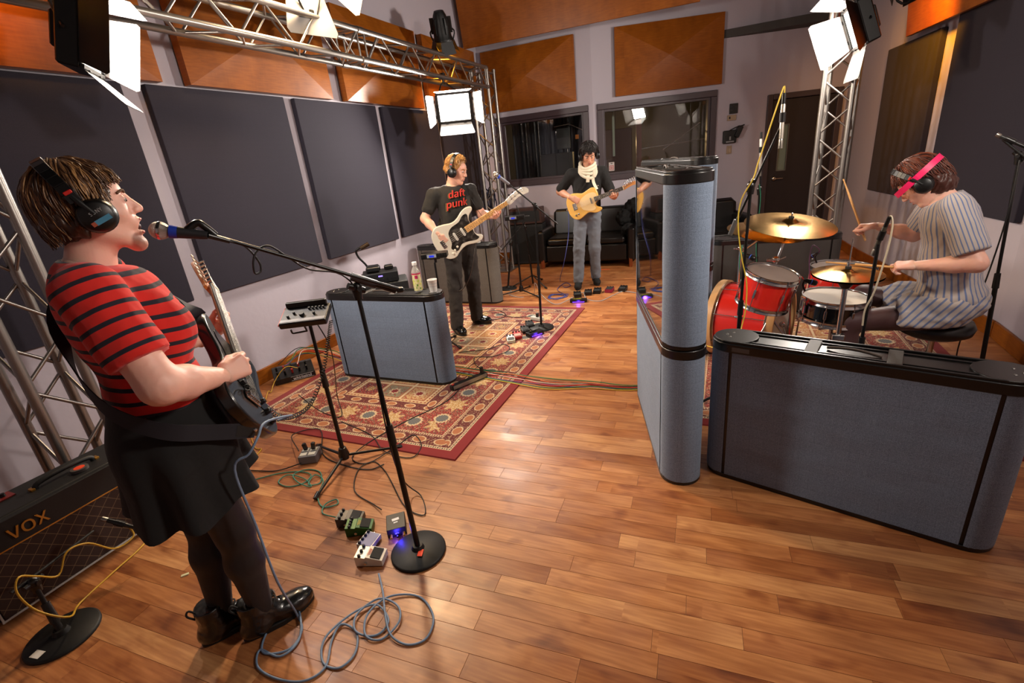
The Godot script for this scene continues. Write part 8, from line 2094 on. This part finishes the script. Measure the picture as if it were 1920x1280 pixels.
		pedal(q[4], q[0], q[1], Vector3(0.075, 0.05, 0.115), q[2], q[3], 3)
	for q in [[Vector3(-1.656, 0.009, -4.112), 55.0, Vector3(0.17, 0.04, 0.08), "black power supply with yellow print glowing violet on the rug"], [Vector3(-1.532, 0, -5.279), 12.0, Vector3(0.20, 0.035, 0.08), "black power supply with yellow print on the boards by the guitarist"]]:
		var s2 := thing("power_supply", q[3], "power supply", q[0], deg_to_rad(q[1]))
		part("case", sh().box(Vector3(0, 0.022, 0), q[2], Basis(), 0.004), trim_black(), s2)
		part("yellow_print", sh().box(Vector3(-0.02, 0.0215 + q[2].y / 2, 0), Vector3(q[2].x * 0.5, 0.001, q[2].z * 0.35)), mat("print_yellow", Color(0.62, 0.6, 0.12), 0.5), s2)
		part("violet_lamp", sh().box(Vector3(0, 0.012, q[2].z / 2 + 0.001), Vector3(q[2].x * 0.7, 0.006, 0.002)), mat("glow_violet", Color(0.4, 0.2, 1), 0.3, 0.0, {"emission_enabled": true, "emission": Color(0.4, 0.2, 1.0), "emission_energy_multiplier": 3.0}), s2)
		var vl := OmniLight3D.new(); vl.name = "violet_light"; vl.light_color = Color(0.4, 0.22, 1.0); vl.light_energy = 0.01; vl.light_size = 0.02; vl.shadow_enabled = true; vl.omni_range = 12.0; vl.omni_attenuation = 2.0
		s2.add_child(vl); vl.position = Vector3(0, 0.02, q[2].z / 2 + 0.025)
	for q in [[Vector3(-1.795, 0.009, -4.557), -20.0, "white power strip with a black plug on the rug behind the pedals"]]:
		var s3 := thing("power_strip", q[2], "power strip", q[0], deg_to_rad(q[1]))
		part("case", sh().box(Vector3(0, 0.02, 0), Vector3(0.15, 0.035, 0.06), Basis(), 0.006), mat("socket_white", Color(0.75, 0.74, 0.7), 0.4), s3)
		part("plug", sh().box(Vector3(0.01, 0.06, 0), Vector3(0.03, 0.045, 0.03), Basis(), 0.006), trim_black(), s3)
	var us := thing("power_strip", "long silver and black power strip lying against the blue baffle's end", "power strip", Vector3(-1.80, 0.009, -2.985), deg_to_rad(62))
	part("case", sh().box(Vector3(0, 0.022, 0), Vector3(0.34, 0.042, 0.045), Basis(), 0.004), trim_black(), us)
	part("silver_side", sh().box(Vector3(0, 0.026, 0.0235), Vector3(0.32, 0.03, 0.002)), mat("alu_face", Color(0.6, 0.58, 0.55), 0.35, 0.8), us)
	part("red_switch", sh().box(Vector3(-0.15, 0.045, 0.0), Vector3(0.02, 0.008, 0.015), Basis(), 0.002), mat("plug_red", Color(0.6, 0.1, 0.08), 0.5), us)
	part("plug", sh().box(Vector3(0.13, 0.07, 0.0), Vector3(0.025, 0.06, 0.025), Basis(), 0.005), trim_black(), us)
	# on the boards by the far guitarist
	for q in [[Vector3(-1.606, 0, -5.501), 20.0, Color(0.05, 0.05, 0.05), "black effect pedal with a yellow plug by the guitarist's slippers"], [Vector3(-1.497, 0, -5.601), 10.0, Color(0.10, 0.06, 0.06), "small dark pedal with a red plug by the guitarist"], [Vector3(-1.401, 0, -5.678), 5.0, Color(0.06, 0.06, 0.06), "black effect pedal with three knobs before the guitarist's feet"], [Vector3(-1.259, 0, -5.731), -5.0, Color(0.55, 0.12, 0.24), "crimson effect pedal before the guitarist's feet"], [Vector3(-1.105, 0, -5.786), -8.0, Color(0.07, 0.07, 0.07), "black tuner pedal nearest the tall baffle"]]:
		pedal(q[3], q[0], q[1], Vector3(0.09, 0.055, 0.11), q[2], Color(0.1, 0.1, 0.1), 3, 0 if q[1] != -5.0 else 1)
	cable("pale grey cable weaving between the far pedals", [Vector3(-2.755, 0.006, -5.85), Vector3(-2.594, 0.006, -5.717), Vector3(-2.541, 0.006, -5.537), Vector3(-2.342, 0.006, -5.421), Vector3(-2.199, 0.006, -5.526), Vector3(-1.966, 0.3, -5.024), Vector3(-2.042, 0.05, -5.404), Vector3(-1.79, 0.006, -5.156), Vector3(-1.68, 0.006, -5.339), Vector3(-1.577, 0.02, -5.625), Vector3(-1.464, 0.006, -5.396), Vector3(-1.284, 0.006, -5.317), Vector3(-1.18, 0.006, -5.57), Vector3(-1.083, 0.006, -5.74), Vector3(-0.843, 0.006, -5.631)], Color(0.62, 0.66, 0.68))
	var bc := [Vector3(-1.791, 1.007, -5.938), Vector3(-1.797, 0.697, -5.895), Vector3(-1.842, 0.378, -5.793), Vector3(-2.062, 0.02, -6.238), Vector3(-1.905, 0.006, -5.923), Vector3(-1.841, 0.006, -6.006), Vector3(-1.958, 0.006, -6.146), Vector3(-1.959, 0.006, -5.789)]
	for k in 14: bc.append(Vector3(-1.864, 0, -5.489) + Vector3(cos(k * 1.9) * (0.13 + 0.03 * sin(k * 2.3)), 0.006 + 0.002 * (k % 4), sin(k * 1.9) * (0.12 + 0.03 * cos(k * 1.7))))
	cable("blue guitar cable piled on the boards by the far guitarist", bc, Color(0.24, 0.28, 0.55), 0.004)
	solo("orange_tape", sh().box(Vector3(-1.596, 0.001, -6.945), Vector3(0.16, 0.001, 0.02), turned(4)), mat("tag_orange", Color(0.95, 0.28, 0.12), 0.6), "strip of orange tape on the boards behind the guitarist", "tape")
	solo("paper_scrap", sh().box(Vector3(-2.193, 0.003, -0.896), Vector3(0.03, 0.004, 0.012), turned(50)), mat("scrap", Color(0.8, 0.78, 0.62), 0.7), "small pale paper scrap on the boards behind the singer's boots", "paper scrap")
	# lounge corner under the windows
	var lt := mat("leather_black", Color(0.055, 0.045, 0.04), 0.32)
	var so := thing("sofa", "black leather sofa under the control room windows", "sofa", Vector3(-1.93, 0, -7.38), deg_to_rad(3))
	part("seat_base", sh().box(Vector3(0, 0.22, -0.05), Vector3(1.26, 0.26, 0.66), Basis(), 0.03), lt, so)
	for x in [-0.305, 0.305]:
		part("seat_cushion", sh().box(Vector3(x, 0.40, 0.0), Vector3(0.60, 0.12, 0.60), Basis(), 0.045), lt, so)
		part("back_cushion", sh().box(Vector3(x, 0.63, -0.28), Vector3(0.60, 0.42, 0.16), Basis(Vector3.RIGHT, -0.15), 0.05), lt, so)
	for sd in [-1.0, 1.0]:
		part("arm", sh().box(Vector3(0.69 * sd, 0.33, -0.03), Vector3(0.14, 0.52, 0.70), Basis(), 0.05), lt, so)
		part("foot", sh().box(Vector3(0.68 * sd, 0.07, 0.29), Vector3(0.05, 0.14, 0.06), Basis(), 0.008), mat("foot_oak", Color(0.48, 0.22, 0.08), 0.4), so)
	var ch := thing("armchair", "black leather armchair with rounded back beside the wall", "armchair", Vector3(-0.10, 0, -7.55), deg_to_rad(20))
	part("seat", sh().box(Vector3(0, 0.28, 0), Vector3(0.62, 0.3, 0.62), Basis(), 0.06), lt, ch)
	part("back", sh().box(Vector3(0, 0.58, -0.27), Vector3(0.74, 0.5, 0.16), Basis(Vector3.RIGHT, -0.1), 0.07), lt, ch)
	for sd in [-1.0, 1.0]: part("arm", sh().box(Vector3(0.35 * sd, 0.40, 0.0), Vector3(0.13, 0.5, 0.62), Basis(), 0.055), lt, ch)
	var jf := Field.new(Vector3(-1.6, 0.35, -7.9), Vector3(-0.75, 1.05, -7.0), 0.02)
	for q in [[-1.38, 0.66, -7.58, 0.13], [-1.24, 0.82, -7.62, 0.13], [-1.1, 0.72, -7.52, 0.15], [-0.98, 0.6, -7.48, 0.13], [-1.3, 0.5, -7.35, 0.1], [-1.05, 0.48, -7.35, 0.11]]: jf.ell(Vector3(q[0], q[1], q[2]), Vector3(q[3] * 1.2, q[3], q[3]), 0.06)
	solo("jacket", jf.net(sh(), creases(71, 0.035, Vector3(11, 11, 11))), mat("jacket_black", Color(0.03, 0.03, 0.032), 0.9), "black jacket heaped over the sofa arm", "jacket")
	var fa := thing("guitar_amplifier", "tall dark wooden amplifier stack behind the far truss column", "amplifier", Vector3(-3.0, 0, -7.55), deg_to_rad(8))
	part("cabinet", sh().box(Vector3(0, 0.33, 0), Vector3(0.58, 0.64, 0.34), Basis(), 0.01), tolex, fa)
	part("head_box", sh().box(Vector3(0, 0.78, 0), Vector3(0.55, 0.25, 0.27), Basis(), 0.01), mat("amp_walnut", Color(0.22, 0.10, 0.055), 0.45), fa)
	part("head_panel", sh().box(Vector3(0, 0.78, 0.137), Vector3(0.48, 0.17, 0.006)), mat("panel_dark", Color(0.07, 0.068, 0.07), 0.4), fa)
	part("speaker_panel", sh().box(Vector3(0, 0.33, 0.172), Vector3(0.52, 0.56, 0.006)), mat("grille_black", Color(0.03, 0.03, 0.03), 0.8), fa)
	for k in 4: part("knob", sh().rod(Vector3(-0.02 + k * 0.03, 0.79, 0.138), Vector3(-0.02 + k * 0.03, 0.79, 0.152), 0.008, -1, 8), mat("silver_plastic", Color(0.6, 0.6, 0.6), 0.4, 0.6), fa)
	var wr := []
	for k in 60: wr.append(Vector3(-3.5 + 0.06 * sin(k * 0.37), 1.02 + 0.16 * sin(k * TAU / 9.0) + 0.002 * k, -7.2 + 0.15 * cos(k * TAU / 9.0) + 0.03 * sin(k * 0.9)))
	solo("cable_coil", sh().tube(wr, 0.009, 6, 3), cable_m(Color(0.05, 0.09, 0.2)), "dark blue cable coil hanging behind the far truss column", "cable coil")
	solo("coil_hook", sh().tube([Vector3(-3.70, 1.16, -7.2), Vector3(-3.5, 1.15, -7.2), Vector3(-3.38, 1.17, -7.2)], 0.01, 6, 3), stand_black(), "black hook on the wall holding the blue cable coil", "hook")
	boom_stand("small round based stand with an orange dot near the far truss column", Vector3(-2.689, 0, -5.845), Vector3(-2.605, 0.62, -5.901), Vector3(-2.743, 0.522, -5.867), Vector3(-2.402, 0.879, -5.98), "round", 0.12)
	boom_stand("tripod boom stand with a yellow clip before the sofa", Vector3(-2.383, 0, -6.02), Vector3(-2.405, 0.812, -5.97), Vector3(-2.328, 0.488, -5.989), Vector3(-2.504, 1.092, -5.965), "tripod")

func more_things() -> void:
	gobos()
	singer()
	bassist()
	guitarist()
	drummer()
	drum_kit()
	microphones()
	gear()
